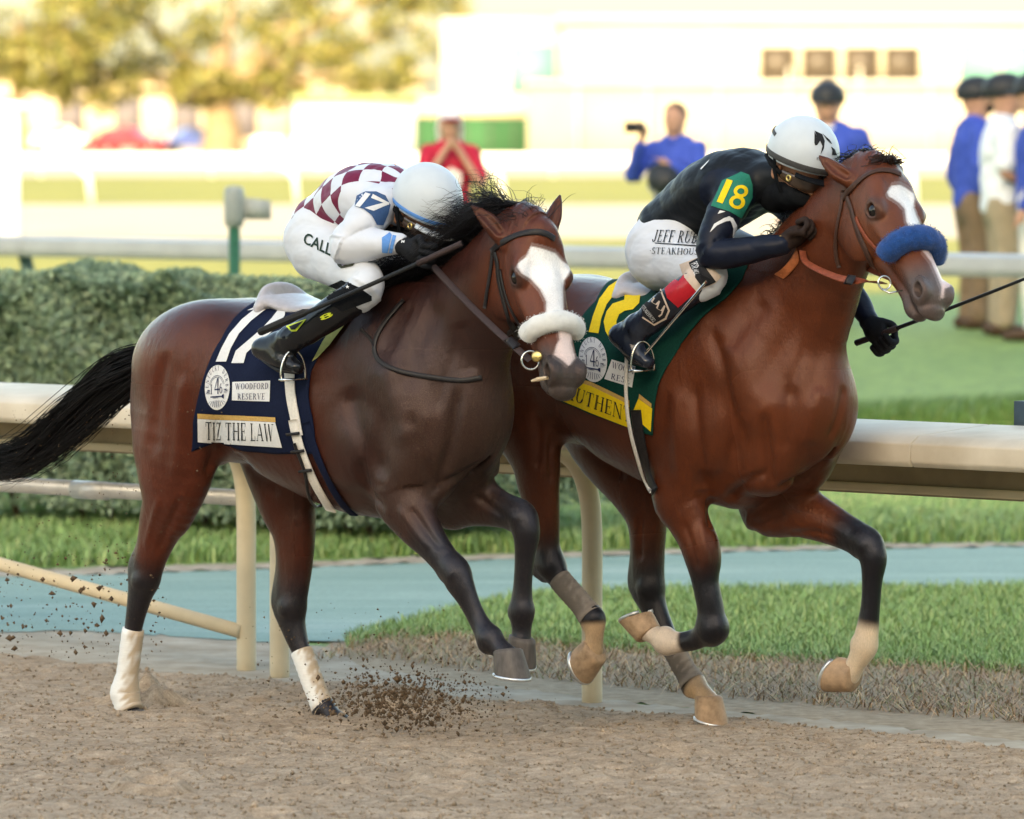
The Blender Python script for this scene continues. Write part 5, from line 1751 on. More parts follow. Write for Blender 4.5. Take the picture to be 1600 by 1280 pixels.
def make_horse(fr, P, pal, label):
    V, Q, lp = build_horse_solid(fr, P)
    C, dust = paint_horse(fr, P, V, Q, lp, pal)
    root = empty('race_horse', fr.O, RAIL_ANG)
    tag(root, label, 'horse', 'race horses galloping')
    me = mesh_np('body', V, Q)
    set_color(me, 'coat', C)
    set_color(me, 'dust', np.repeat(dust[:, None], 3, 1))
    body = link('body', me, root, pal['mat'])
    tg = Target(fr, V, Q)
    hd = P['hd']
    R3 = np.array([P['Au'], P['Su'], P['Nu']])
    for sd in (-1, 1):        # eyeballs
        n_lat, n_lon = 14, 20
        EV, EQ = lathe([(math.sin(math.pi * i / n_lat) * 1.0 + 1e-5, math.cos(math.pi * i / n_lat)) for i in range(n_lat + 1)], n_lon)
        EV = EV * .0255
        link('eye', mesh_np('eye', EV @ np.eye(3) + hd(.178, sd * .0815, -.056), EQ), root, M_EYE)
    for nm, (toe, down, sz, m) in P['hooves'].items():
        pe = lp[nm][-1]
        toe, down = norm(toe), norm(down)
        make_hoof(fr, root, pe + down * .060 + norm(toe - down * (toe @ down)) * .026, toe, down, m, M_SHOE, sz)
    for nm, i0, i1, r0, r1, m0, m1 in P['bandages']:
        L = lp[nm]
        tt = np.linspace(i0, i1, 22)
        path = np.stack([np.interp(tt, np.arange(len(L)), L[:, c]) for c in range(3)], 1)
        rad = np.interp(np.linspace(0, 1, 22), [0, .7, 1], [r0, r0 * .98, r1]) if r1 < .045 else np.interp(np.linspace(0, 1, 22), [0, .38, .56, .75, 1], [r0, r0, .051, .046, .046]) + 0
        rad = rad + .0016 * (np.arange(22) % 2)
        V2, Q2, T2 = sweep(path, rad, 22, (1, 0, 0), 1.08)
        me2 = mesh_np('leg_bandage', V2, Q2, T2)
        fwd = norm(fr.dirl(np.array([.9, -.45, 0])))
        sgn = np.zeros(len(V2)); rr_ = np.repeat(np.arange(22), 22)
        sgn[:484] = (V2[:484] - path[rr_]) @ fwd / r0
        ring_i = np.concatenate([rr_, [0, 21]]) / 21.0
        rg_ = np.random.default_rng(int(i0 * 100))
        soil = smooth(.0, .75, sgn + .35 * np.sin(ring_i * 37 + sgn * 3) * rg_.uniform(.5, 1) + rg_.normal(0, .18, len(V2)) - .25 * (np.abs(ring_i - .16) < .05)) * .9
        soil = np.maximum(soil, smooth(.80, 1.0, ring_i) * .9)
        if m1 is None: col_ = np.tile((.16, .135, .115), (len(V2), 1)) * (1 + .8 * soil[:, None])
        else: col_ = lerp(np.tile((.80, .79, .76), (len(V2), 1)), np.array((.46, .34, .22)), soil)
        set_color(me2, 'wrap', col_)
        link('leg_bandage', me2, root, M_BAND_M)
    return root, body, tg, lp, V, Q

def tail_hair(name, fr, root, path, rad, n, seed, material, wild=.35):
    rg = np.random.default_rng(seed)
    Pc = catmull(path, 6)
    Rc = np.interp(np.linspace(0, 1, len(Pc)), np.linspace(0, 1, len(rad)), rad)
    k = 16
    base = np.stack([np.interp(np.linspace(0, 1, k), np.linspace(0, 1, len(Pc)), Pc[:, c]) for c in range(3)], 1)
    Rr = np.interp(np.linspace(0, 1, k), np.linspace(0, 1, len(Rc)), Rc)
    lk_ = rg.normal(0, .55, (70, 3)); lk_ /= np.maximum(1, np.linalg.norm(lk_, axis=1))[:, None]
    wl = rg.integers(0, 70, n)
    off = lk_[wl] + rg.normal(0, .10, (n, 3))
    lph, lfq = rg.uniform(0, 6.28, (70, 1, 3)), rg.uniform(3, 8, (70, 1, 1))
    s0 = rg.uniform(0, .35, n) * (rg.random(n) < .75); s1 = np.clip(rg.normal(.9, .16, n), .35, 1.08)
    t = np.linspace(0, 1, k)[None] * (s1 - s0)[:, None] + s0[:, None]
    P = np.stack([np.interp(t, np.linspace(0, 1, k), base[:, c]) for c in range(3)], -1)
    R_ = np.interp(t, np.linspace(0, 1, k), Rr)
    P = P + off[:, None] * R_[..., None]
    ph = rg.uniform(0, 6.28, (n, 1, 3)); fq = rg.uniform(3, 9, (n, 1, 1))
    P = P + np.sin(lfq[wl] * t[..., None] + lph[wl]) * (t[..., None] ** 1.5) * .028
    stray = (rg.random(n) < wild)[:, None, None]
    P = P + np.sin(fq * t[..., None] + ph) * (t[..., None] - s0[:, None, None]) * (.012 + .055 * stray * rg.random((n, 1, 1)))
    return strand_mesh(name, P, .0019, material, root)
# ------------------------------------------------------------------ the dark bay, cloth 17
U = lambda *v: np.array(v, float)
P17['hooves'] = {'near_hind': (U(1, 0, -.1), U(-.1, 0, -1), 1, M_HOOF), 'far_hind': (U(1, 0, -.15), U(-.15, 0, -1), 1, M_HOOF),
    'near_fore': (U(1, -.1, -.12), U(-.12, 0, -1), 1.05, M_HOOF), 'far_fore': (U(.9, 0, -.5), U(-.5, 0, -.9), .95, M_HOOF)}
P17['bandages'] = [('near_hind', 7.95, 11.6, .037, .046, M_BAND_W, M_BAND_D), ('far_hind', 6.8, 9.1, .037, .041, M_BAND_W, M_BAND_D)]
Z1 = lambda pts: zp(pts, 700, 290, 3.658)
PAL17 = dict(body=(.050, .0110, .0060), haunch=(.078, .0145, .0066), fore=(.023, .0085, .0065), head=(.095, .022, .0098), muzzle=(.040, .034, .034),
    eye=(.03, .022, .02), black=(.004, .004, .007), leg_dust=.30, chest_dust=.55,
    legs={'near_hind': (4.6, 6.0, 99, None), 'far_hind': (3.6, 5.0, 99, None), 'near_fore': (2.0, 3.1, 99, None), 'far_fore': (2.7, 3.6, 99, None)},
    marks=[(Z1([(470, 345), (540, 360), (610, 385), (650, 430), (705, 468), (690, 505), (662, 540), (655, 600), (660, 800), (560, 800), (560, 660), (545, 630), (525, 590), (470, 530), (420, 500), (395, 465), (400, 440), (440, 410), (458, 385)]), (.80, .79, .78)),
           (Z1([(615, 760), (700, 760), (712, 840), (705, 900), (726, 985), (690, 1030), (655, 1000), (605, 965), (620, 910), (637, 880)]), (.70, .57, .54))], mat=coat_material('dark_bay_coat'))
H17, B17, T17, LP17, V17, Q17 = make_horse(FR17, P17, PAL17, 'dark bay racehorse with white blaze and white noseband roll, wearing navy cloth 17')
hd17 = P17['hd']
cloth17, TC17 = make_cloth('saddle_cloth', FR17, T17, [(378, 488), (348, 530), (326, 575), (311, 620), (303, 660), (299, 706)], [(556, 486), (530, 510), (505, 545), (487, 580), (484, 620), (490, 655), (498, 708)], M_NAVY, H17)
Z3 = lambda pts: zp(pts, 140, 440, 2.857)
pxpoly('name_strip', TC17, [Z3([(484, 612), (832, 628), (862, 740), (484, 716)])], M_WHITEP, cloth17, .0030)
pxpoly('gold_edge', TC17, [Z3([(484, 589), (832, 606), (834, 627), (484, 611)])], M_GOLD, cloth17, .0030)
pxpoly('number_digit', TC17, strip(Z3([(565, 358), (590, 300), (625, 235), (680, 172), (735, 128)]), Z3([(612, 358), (632, 300), (668, 235), (722, 178), (790, 124)])) + [Z3([(705, 132), (735, 128), (800, 118), (830, 97), (770, 102)])], M_WHITEP, cloth17, .0030)
pxpoly('number_digit', TC17, strip(Z3([(635, 365), (655, 310), (712, 262), (768, 215), (815, 165), (840, 132), (846, 96)]), Z3([(690, 365), (702, 320), (748, 277), (802, 237), (850, 192), (872, 155), (880, 100)])) + [Z3([(780, 126), (785, 108), (860, 98), (862, 122)])], M_WHITEP, cloth17, .0030)
decal('name_lettering', TC17, serif_text('TIZ THE LAW'), zp([(520, 703), (826, 712), (824, 636), (520, 624)], 140, 440, 2.857), M_BLACKP, cloth17, .0042, .08)
pxpoly('sponsor_patch', TC17, [Z3([(640, 449), (809, 443), (806, 536), (638, 530)])], M_WHITEP, cloth17, .0030)
decal('sponsor_lettering', TC17, serif_text('WOODFORD'), zp([(654, 482), (802, 480), (804, 453), (654, 456)], 140, 440, 2.857), M_NAVYP, cloth17, .0042, .1)
decal('sponsor_lettering', TC17, serif_text("RESERVE"), zp([(664, 526), (786, 527), (788, 499), (664, 500)], 140, 440, 2.857), M_NAVYP, cloth17, .0042, .1)
derby_badge(TC17, cloth17, 340, 605.5, 19.5, 35, -3, M_NAVYP)
pxpoly('felt_lining', T17, strip(zp([(1030, 585), (960, 612), (850, 735), (740, 900), (640, 1085)], 380, 380, 5.817), zp([(1042, 600), (1000, 665), (910, 790), (800, 935), (690, 1050)], 380, 380, 5.817)), M_FELT, cloth17, .010)
# girth, surcingle, breast strap
girth_px = [(452, 585), (455, 625), (463, 665), (477, 705), (494, 745), (513, 780), (530, 806)]
strap_px('girth', TC17, [(452, 560), (454, 590), (456, 620), (462, 650), (468, 680)], .040, .005, M_WEB, H17, .004)
strap_px('girth', T17, [(462, 655), (470, 690), (483, 725), (497, 755), (513, 782), (526, 803)], .040, .006, M_WEB, H17, .012)
strap_px('surcingle', T17, [(480, 660), (489, 690), (503, 725), (519, 758), (537, 787), (558, 806)], .034, .005, M_NAVY, H17, .005)
strap_px('girth_buckle_strap', T17, [(466, 690), (476, 715), (484, 738), (487, 765), (492, 790), (503, 806), (522, 812)], .011, .006, M_LEATHER_B, H17, .020)
for k, (x, y) in enumerate(((464, 676), (471, 702), (483, 731))):
    strap_px('girth_buckle', T17, [(x - 9, y + 1), (x, y), (x + 10, y - 1)], .010, .008, M_LEATHER_B, H17, .020)
strap_px('yoke_strap', T17, [(632, 470), (612, 492), (594, 516), (585, 540), (588, 558), (600, 570), (622, 580), (650, 586), (690, 592), (725, 595), (752, 590)], .016, .006, M_LEATHER_B, H17, .004)
strap_px('yoke_strap_end', T17, [(566, 516), (576, 522), (582, 532), (586, 542)], .010, .005, M_LEATHER_B, H17, .006)
# bridle: cheekpieces, throatlatch, browband, noseband roll, bit
bridle17 = empty('bridle', (0, 0, 0)); bridle17.parent = H17
def head_strap(name, tg, pix, w, th, m, par, P, lift=.002, both=True):
    Pp, Nn = cast_path(tg, pix, 4)
    o = ribbon(name, Pp, Nn, w, th, m, par, lift, False, 3)
    if both:        # its twin on the far side of the head
        S, h0 = P['Su'], P['poll']
        mir = lambda X: X - 2 * np.outer(X @ S, S)
        ribbon(name, mir(Pp - h0) + h0, mir(Nn), w, th, m, par, lift, False, 3)
    return o
head_strap('cheekpiece', T17, zp([(262, 370), (285, 440), (292, 540), (318, 650), (350, 760), (388, 860), (420, 930)], 700, 290, 3.658), .019, .004, M_LEATHER_B, bridle17, P17)
head_strap('throatlatch', T17, zp([(256, 385), (250, 460), (238, 540), (222, 630), (212, 700)], 700, 290, 3.658), .013, .004, M_LEATHER_B, bridle17, P17, .002, False)
head_strap('noseband_hanger', T17, zp([(300, 480), (322, 590), (350, 680), (385, 750), (425, 815)], 700, 290, 3.658), .013, .004, M_LEATHER_B, bridle17, P17, .002, False)
bp, bn = cast_path(T17, zp([(250, 378), (285, 345), (340, 310), (420, 278), (500, 265), (560, 275), (605, 305)], 700, 290, 3.658), 4)
ribbon('browband', bp, bn, .020, .005, M_LEATHER_B, bridle17, .002, False, 3)
pts, nn_ = ring_points(T17, hd17, .375, 0.0, 13, a0=-100, a1=80)
roll = [p + n * .014 for p, n in zip(pts, nn_)]
wool_roll('noseband_roll', roll, .033, M_FLEECE_W, bridle17, 260, 4)
# bit rings, tongue tie
yb = FR17.wor(hd17(.47, -.07, -.10))[1]
bitc = FR17.loc(W(829, 563, yb - .01))
ring_obj('bit_ring', bitc, FR17.dirl((.25, -.9, .1)), .030, .0035, M_STEEL, bridle17)
V_, Q_ = lathe([(.0001, .004), (.014, .004), (.019, 0), (.014, -.004), (.0001, -.004)], 20)
o = link('bit_disc', mesh_np('bit_disc', V_, Q_), bridle17, M_BRASS)
o.location = FR17.loc(W(839, 557, yb - .03)); o.rotation_euler = (math.radians(80), 0, math.radians(28))
lip = T17.cast(852, 590)
if lip: link('tongue_tie', mesh_np('tongue_tie', *sweep([lip[0] + U(-.05, -.01, -.012), lip[0] + U(-.02, -.012, -.006), lip[0] + U(.02, -.012, 0)], [.004, .007, .006], 8)[:2]), bridle17, M_BAND_D)
# reins: from the bit to the rider's hands
hand17 = FR17.H(676, 415, -.18)
strap_free('rein', hang_line(bitc + U(0, 0, .0), hand17, .012), .024, .006, FR17.dirl((.3, -.9, .25)), M_RUBBER, bridle17)
strap_free('rein_buckle', hang_line(bitc + (hand17 - bitc) * .14, bitc + (hand17 - bitc) * .23, 0, 6), .030, .012, FR17.dirl((.3, -.9, .25)), M_LEATHER_B, bridle17)
far17 = hd17(.46, .075, -.10)
strap_free('rein', hang_line(far17, hand17 + U(.03, .22, 0), .03), .018, .005, (0, -.8, .6), M_RUBBER, bridle17)
# mane: swept back over the neck by the gallop
rg = np.random.default_rng(11)
nm = 2300
tt = rg.random(nm) ** .8
A_, B_ = P17['poll'] + U(-.005, 0, .0), U(.50, 0, 1.50)
roots = A_ + (B_ - A_) * tt[:, None] + rg.normal(0, .012, (nm, 3)) * U(1, 1.2, .3)
for i in range(nm):
    h = T17.shoot(U(roots[i][0] - .25, roots[i][1], roots[i][2] + .30), U(.64, 0, -.77))
    roots[i] = h[0] if h is not None else roots[i]
lock = (tt * 75).astype(int)
ld = np.stack([rg.normal(-.85, .28, 76), rg.normal(-.18, .42, 76), rg.normal(.30, .28, 76)], 1)
dirs = ld[lock] + rg.normal(0, .09, (nm, 3)) + np.outer(tt < .35, [0, 0, .22])
len_ = rg.uniform(.13, .31, 76)[lock] * rg.uniform(.7, 1.05, nm)
strands('mane', roots, dirs, len_, M_HAIR, H17, 9, .0012, .16, .35, rg)
nf_ = 260
fl = hd17(.02, 0, .005) + rg.normal(0, .012, (nf_, 3))
strands('forelock', fl, np.stack([rg.normal(-.7, .3, nf_), rg.normal(.1, .35, nf_), rg.normal(.55, .22, nf_)], 1), rg.uniform(.07, .20, nf_), M_HAIR, H17, 8, .0015, .2, .3, rg)
# tail streaming behind
tp = [FR17.H(262, 548, 0.0), FR17.H(225, 566, 0), FR17.H(180, 592, 0), FR17.H(125, 640, 0), FR17.H(60, 700, -.02), FR17.H(0, 725, -.03), FR17.H(-70, 722, -.04)]
tail_hair('tail', FR17, H17, tp, [.030, .058, .080, .074, .056, .042, .030], 1700, 5, M_HAIR, .5)
# ------------------------------------------------------------------ the bright bay, cloth 18
TANC = (.44, .30, .18)
P18['hooves'] = {'near_hind': (U(.35, 0, -.94), U(-.94, 0, -.35), 1.05, M_HOOF_TAN), 'far_hind': (U(1, 0, -.25), U(-.25, 0, -1), 1.0, M_HOOF_TAN),
    'near_fore': (U(-.92, 0, .38), U(-.38, 0, .92), 1.0, M_HOOF_TAN), 'far_fore': (U(-.42, -.1, -.9), U(-.9, 0, .42), 1.08, M_HOOF_TAN)}
P18['bandages'] = [('near_hind', 6.75, 8.9, .038, .043, M_BAND_G, None), ('far_hind', 6.9, 8.95, .037, .043, M_BAND_G, None)]
Z2 = lambda pts: zp(pts, 1220, 230, 4.267)
PAL18 = dict(body=(.078, .0180, .0068), haunch=(.066, .0155, .0064), fore=(.084, .0200, .0074), head=(.112, .031, .0122), muzzle=(.085, .066, .062),
    eye=(.045, .03, .026), black=(.004, .004, .006), leg_dust=.10, chest_dust=.04,
    legs={'near_hind': (3.6, 5.6, 9.3, TANC), 'far_hind': (3.0, 4.9, 9.2, TANC), 'near_fore': (2.6, 4.2, 8.0, (.62, .52, .42)), 'far_fore': (2.5, 3.5, 7.5, (.58, .46, .33))},
    marks=[(Z2([(735, 255), (790, 250), (830, 270), (885, 310), (890, 345), (882, 400), (900, 450), (935, 530), (950, 600), (870, 600), (860, 545), (835, 490), (825, 410), (790, 370), (720, 325), (708, 300)]), (.80, .79, .78)),
           (Z2([(960, 640), (990, 690), (1030, 740), (1075, 840), (1130, 905), (1125, 930), (1090, 940), (1082, 1010), (1065, 1000), (1070, 930), (1040, 850), (1000, 760), (945, 690)]), (.66, .50, .47))], mat=coat_material('bright_bay_coat'))
H18, B18, T18, LP18, V18, Q18 = make_horse(FR18, P18, PAL18, 'bright bay racehorse with blue fleece noseband, wearing green cloth 18')
hd18 = P18['hd']
cloth18, TC18 = make_cloth('saddle_cloth', FR18, T18, [(985, 425), (958, 440), (932, 472), (913, 494), (900, 525), (884, 565), (870, 600), (866, 622)], [(1160, 437), (1110, 487), (1066, 536), (1042, 575), (1031, 600), (1024, 636), (1022, 680)], M_GREEN, H18)
Z4 = lambda pts: zp(pts, 880, 400, 4.57)
pxpoly('name_strip', TC18, [Z4([(-70, 845), (200, 925), (475, 1062), (478, 1228), (200, 1120), (-70, 1005)])], M_YELLOW, cloth18, .0030)
pxpoly('gold_edge', TC18, [Z4([(-70, 820), (200, 898), (475, 1030), (475, 1061), (200, 924), (-70, 844)])], M_GOLD, cloth18, .0030)
pxpoly('name_strip', TC18, [Z4([(540, 1018), (655, 1100), (652, 1275), (492, 1132)])], M_YELLOW, cloth18, .0030)
pxpoly('gold_edge', TC18, [Z4([(546, 985), (656, 1072), (655, 1099), (541, 1017)])], M_GOLD, cloth18, .0030)
decal('name_lettering', TC18, serif_text('AUTHENT'), Z4([(15, 1010), (488, 1190), (492, 1085), (40, 915)]), M_BLACKP, cloth18, .0042, .08)
pxpoly('number_digit', TC18, strip(Z4([(185, 545), (215, 430), (260, 310), (325, 222), (410, 165), (590, 118)]), Z4([(255, 555), (275, 450), (312, 350), (380, 262), (470, 192), (592, 140)])) + [Z4([(385, 140), (430, 112), (520, 112), (520, 128), (410, 165)])], M_YELLOW, cloth18, .0030)
pxpoly('number_digit', TC18, strip(Z4([(345, 612), (305, 540), (292, 470), (312, 400), (355, 345), (438, 318), (440, 285), (480, 232), (545, 188), (625, 170)]), Z4([(425, 612), (392, 545), (382, 470), (402, 420), (442, 395), (500, 385), (545, 340), (552, 285), (590, 230), (640, 205)])), M_YELLOW, cloth18, .0030)
pxpoly('sponsor_patch', TC18, [Z4([(350, 740), (520, 790), (495, 940), (297, 878)])], M_WHITEP, cloth18, .0030)
decal('sponsor_lettering', TC18, serif_text('WOODF'), Z4([(350, 798), (520, 850), (525, 800), (358, 757)]), M_NAVYP, cloth18, .0042, .1)
decal('sponsor_lettering', TC18, serif_text('RESE'), Z4([(343, 878), (480, 918), (486, 875), (350, 838)]), M_NAVYP, cloth18, .0042, .1)
derby_badge(TC18, cloth18, 927, 562, 22, 35, 8, M_NAVYP)
strap_px('girth', T18, [(984, 560), (983, 600), (985, 640), (992, 680), (1002, 715), (1013, 745), (1024, 768)], .013, .006, M_WEB, H18, .016)
strap_px('surcingle', T18, [(996, 640), (1000, 670), (1007, 705), (1016, 738), (1027, 768)], .042, .006, M_LEATHER_B, H18, .008)
bridle18 = empty('bridle', (0, 0, 0)); bridle18.parent = H18
head_strap('cheekpiece', T18, Z2([(440, 330), (470, 400), (495, 500), (530, 600), (570, 690), (605, 770), (650, 850)]), .021, .004, M_LEATHER, bridle18, P18)
head_strap('noseband_hanger', T18, Z2([(505, 470), (535, 540), (580, 610), (625, 660), (665, 705)]), .014, .004, M_LEATHER_R, bridle18, P18)
head_strap('throatlatch', T18, Z2([(415, 290), (412, 360), (398, 440), (378, 540), (368, 640), (372, 740), (390, 800)]), .014, .004, M_LEATHER, bridle18, P18, .002, False)
bp, bn = cast_path(T18, Z2([(410, 350), (450, 300), (520, 230), (600, 175), (680, 155), (750, 165), (795, 185)]), 4)
ribbon('browband', bp, bn, .019, .005, M_LEATHER, bridle18, .002, False, 3)
pts, nn_ = ring_points(T18, hd18, .345, 0.0, 13, a0=-100, a1=85)
wool_roll('noseband_roll', [p + n * .018 for p, n in zip(pts, nn_)], .041, M_FLEECE_B, bridle18, 800, 9)
yb = FR18.wor(hd18(.45, -.07, -.10))[1]
bit18 = FR18.loc(W(1382, 442, yb - .01))
ring_obj('bit_ring', bit18, FR18.dirl((.35, -.9, .1)), .022, .0032, M_STEEL, bridle18)
tube_obj('bit_bar', [FR18.loc(W(1378, 452, yb - .02)), FR18.loc(W(1390, 458, yb - .03)), FR18.loc(W(1410, 454, yb - .02))], [.003, .0035, .003], M_STEEL, bridle18)
h1 = FR18.loc(W(1254, 392, FR18.wor(FR18.H(1254, 392, -.13))[1]))
mid1, mid2 = FR18.H(1262, 412, -.16), FR18.H(1310, 434, -.17)
strap_free('rein', catmull([h1, mid1, mid2, FR18.H(1350, 440, -.16), bit18], 6), .024, .006, FR18.dirl((.3, -.9, .25)), M_LEATHER_R, bridle18)
strap_free('rein_keeper', catmull([FR18.H(1322, 436, -.176), FR18.H(1334, 438, -.174)], 3), .034, .014, FR18.dirl((.3, -.9, .25)), M_LEATHER_B, bridle18)
strap_free('rein', hang_line(hd18(.46, .08, -.11), FR18.H(1268, 372, .06), .02), .02, .005, (0, -.8, .6), M_LEATHER_R, bridle18)
strap_free('rein_loop', catmull([FR18.H(1252, 385, -.10), FR18.H(1243, 405, -.13), FR18.H(1228, 424, -.14), FR18.H(1214, 434, -.12)], 5), .030, .006, FR18.dirl((.3, -.9, .25)), mat('tan_leather', (.42, .13, .05), .5, .2, 90, .3, .001), bridle18)
# short mane, gathered knot between the ears
rg = np.random.default_rng(21)
nm = 700
tt = rg.random(nm)
A_, B_ = P18['poll'] + U(-.01, 0, .0), U(.45, 0, 1.58)
roots = A_ + (B_ - A_) * tt[:, None] + rg.normal(0, .010, (nm, 3)) * U(1, 1.2, .3)
for i in range(nm):
    h = T18.shoot(U(roots[i][0] - .25, roots[i][1], roots[i][2] + .25), U(.72, 0, -.69))
    roots[i] = h[0] if h is not None else roots[i]
dirs = np.stack([rg.normal(-.6, .25, nm), rg.normal(.5, .35, nm), rg.normal(.25, .25, nm)], 1)
strands('mane', roots, dirs, rg.uniform(.04, .11, nm), M_HAIR, H18, 7, .0016, .15, .5, rg)
nf_ = 420
fl = hd18(-.01, 0, .01) + rg.normal(0, .022, (nf_, 3)) * U(1, 1.3, .3)
M_HAIR_BR = mat('dark_brown_hair', (.030, .014, .009), .45, .3, 60, 0)
kn = FR18.loc(W(1388, 250, FR18.wor(hd18(0, .02, .02))[1]))
strands('forelock', fl, (kn - fl) + rg.normal(0, .02, (nf_, 3)), np.linalg.norm(kn - fl, axis=1) * rg.uniform(.8, 1.15, nf_), M_HAIR_BR, H18, 6, .0018, .12, 0, rg)
for dx, dz in ((0, 0), (-.014, -.006), (.010, .006)):
    EV, EQ = lathe([(math.sin(math.pi * i / 8) + 1e-4, math.cos(math.pi * i / 8)) for i in range(9)], 12)
    link('mane_knot', mesh_np('mane_knot', EV * U(.012, .012, .009) + kn + U(dx, 0, dz), EQ), H18, M_HAIR_BR)
tp = [FR18.H(770, 520, 0.0), FR18.H(735, 535, 0), FR18.H(695, 560, 0), FR18.H(650, 600, 0), FR18.H(610, 650, 0)]
tail_hair('tail', FR18, H18, tp, [.035, .055, .07, .07, .05], 700, 6, M_HAIR, .15)
# ------------------------------------------------------------------ riders
M_SKIN = mat('skin', (.36, .17, .10), .5, .12, 60, .2, .001)
M_BREECH = mat('white_breeches', (.60, .63, .68), .65, .06, 9, .5, .010, detail=2, stretch=(1, 1, 2.2))
M_BOOT = mat('black_boot', (.008, .009, .012), .20, .2, 24, .35, .006, spec=.4)
M_BOOT_BLUE = mat('boot_leather_worn', (.012, .017, .030), .22, .3, 24, .4, .006, spec=.45)
M_GLOVE = mat('black_glove', (.012, .013, .016), .7, .25, 90, .4, .002, spec=.12)
M_GLOVE_BR = mat('dark_brown_glove', (.026, .016, .013), .65, .25, 90, .4, .002, spec=.12)
M_SILK_BLACK = mat('black_silk', (.009, .011, .014), .45, .25, 9, .6, .014, spec=.16, detail=3)
M_SLEEVE = mat('black_sleeve', (.006, .009, .020), .45, .25, 16, .5, .008, spec=.18, detail=3)
M_HELM_W = mat('white_helmet', (.53, .58, .62), .38, .03, 20, .12, .003)
M_MASK = mat('black_mask', (.008, .009, .011), .8, .25, 120, .3, .001, spec=.08)
M_LENS = mat('goggle_lens', (.05, .030, .020), .10, .2, 30, 0, coat=.7)
M_BLUEP = mat('blue_print', (.09, .26, .62), .6, .08, 80, .1)
M_RED = mat('red_cuff', (.40, .008, .018), .35, .12, 40, .2, .002, coat=.3)
M_BEIGE = mat('beige_strap', (.55, .44, .36), .7, .08, 60, .3, .001)
M_LIME = mat('lime_print', (.55, .62, .05), .6, .1, 80, .1)
M_GREENP = mat('green_patch', (.012, .17, .11), .7, .1, 120, .3, .001)
M_BLUEPATCH = mat('slate_patch', (.035, .085, .20), .7, .1, 120, .3, .001)
M_CHAR = mat('charcoal_band', (.055, .055, .055), .6, .15, 90, .2, .001)
M_SADDLE = mat('grey_saddle', (.42, .40, .42), .35, .1, 40, .2, .002, coat=.2)
M_WHIP = mat('whip_black', (.014, .015, .016), .45, .3, 120, .4, .002)

def silk_checker():
    m = bpy.data.materials.new('checked_silk')
    ns, lk, b = nodes_of(m); nt = m.node_tree
    a = nt.nodes.new('ShaderNodeAttribute'); a.attribute_name = 'weave'
    wob = noise_node(nt, 9, 3, .5)
    mp = nt.nodes.new('ShaderNodeMapping'); mp.inputs['Rotation'].default_value = (0, 0, math.radians(14))
    vm = nt.nodes.new('ShaderNodeVectorMath'); vm.operation = 'MULTIPLY_ADD'
    lk.new(wob.outputs['Color'], vm.inputs[0]); vm.inputs[1].default_value = (.35, .35, 0); lk.new(a.outputs['Vector'], vm.inputs[2])
    lk.new(vm.outputs[0], mp.inputs[0])
    sx = nt.nodes.new('ShaderNodeSeparateXYZ'); lk.new(mp.outputs[0], sx.inputs[0])
    vals = []
    for ax in (0, 1):
        fl = nt.nodes.new('ShaderNodeMath'); fl.operation = 'FLOOR'; lk.new(sx.outputs[ax], fl.inputs[0]); vals.append(fl)
    ad = nt.nodes.new('ShaderNodeMath'); ad.operation = 'ADD'; lk.new(vals[0].outputs[0], ad.inputs[0]); lk.new(vals[1].outputs[0], ad.inputs[1])
    md = nt.nodes.new('ShaderNodeMath'); md.operation = 'PINGPONG'; lk.new(ad.outputs[0], md.inputs[0]); md.inputs[1].default_value = 1.0
    sl = nt.nodes.new('ShaderNodeAttribute'); sl.attribute_name = 'sleeve'
    inv = nt.nodes.new('ShaderNodeMath'); inv.operation = 'SUBTRACT'; inv.inputs[0].default_value = 1; lk.new(sl.outputs['Fac'], inv.inputs[1])
    gt = nt.nodes.new('ShaderNodeMath'); gt.operation = 'GREATER_THAN'; lk.new(inv.outputs[0], gt.inputs[0]); gt.inputs[1].default_value = .5
    mu = nt.nodes.new('ShaderNodeMath'); mu.operation = 'MULTIPLY'; lk.new(md.outputs[0], mu.inputs[0]); lk.new(gt.outputs[0], mu.inputs[1])
    c = mixrgb(nt, mu.outputs[0], (.60, .63, .69), (.15, .010, .042))
    lk.new(c, b.inputs['Base Color'])
    b.inputs['Roughness'].default_value = .42
    b.inputs['Specular IOR Level'].default_value = .25
    n = noise_node(nt, 9, 2, .5, 'Object', (1, 1.6, 1.3))
    bump(nt, b, n.outputs[0], .6, .02)
    return m

def fold(V, Q, amp, freq, seed, mask=None):
    """cloth creases pushed along the normals"""
    rg = np.random.default_rng(seed)
    N = vnormals(V, Q)
    d = np.zeros(len(V))
    for k in range(7):
        kk = rg.normal(0, 1, 3) * freq
        ph = 2.2 * np.sin(V @ (rg.normal(0, 1, 3) * freq * .4))
        d += np.abs(np.sin(V @ kk + ph + rg.uniform(0, 6))) - .6
    d *= amp / 3
    return V + N * (d * (1 if mask is None else mask))[:, None]

class Rider:
    def __init__(self, fr, lo, hi, h=.006):
        self.fr, self.lo, self.hi, self.h = fr, lo, hi, h
    def solid(self, lo=None, hi=None, h=None):
        lo, hi, h = lo or self.lo, hi or self.hi, h or self.h
        return Solid(*[np.arange(a, b, h) for a, b in zip(lo, hi)])

def near_box(pts, m):
    P = np.array(pts)
    return list(P.min(0) - m), list(P.max(0) + m)

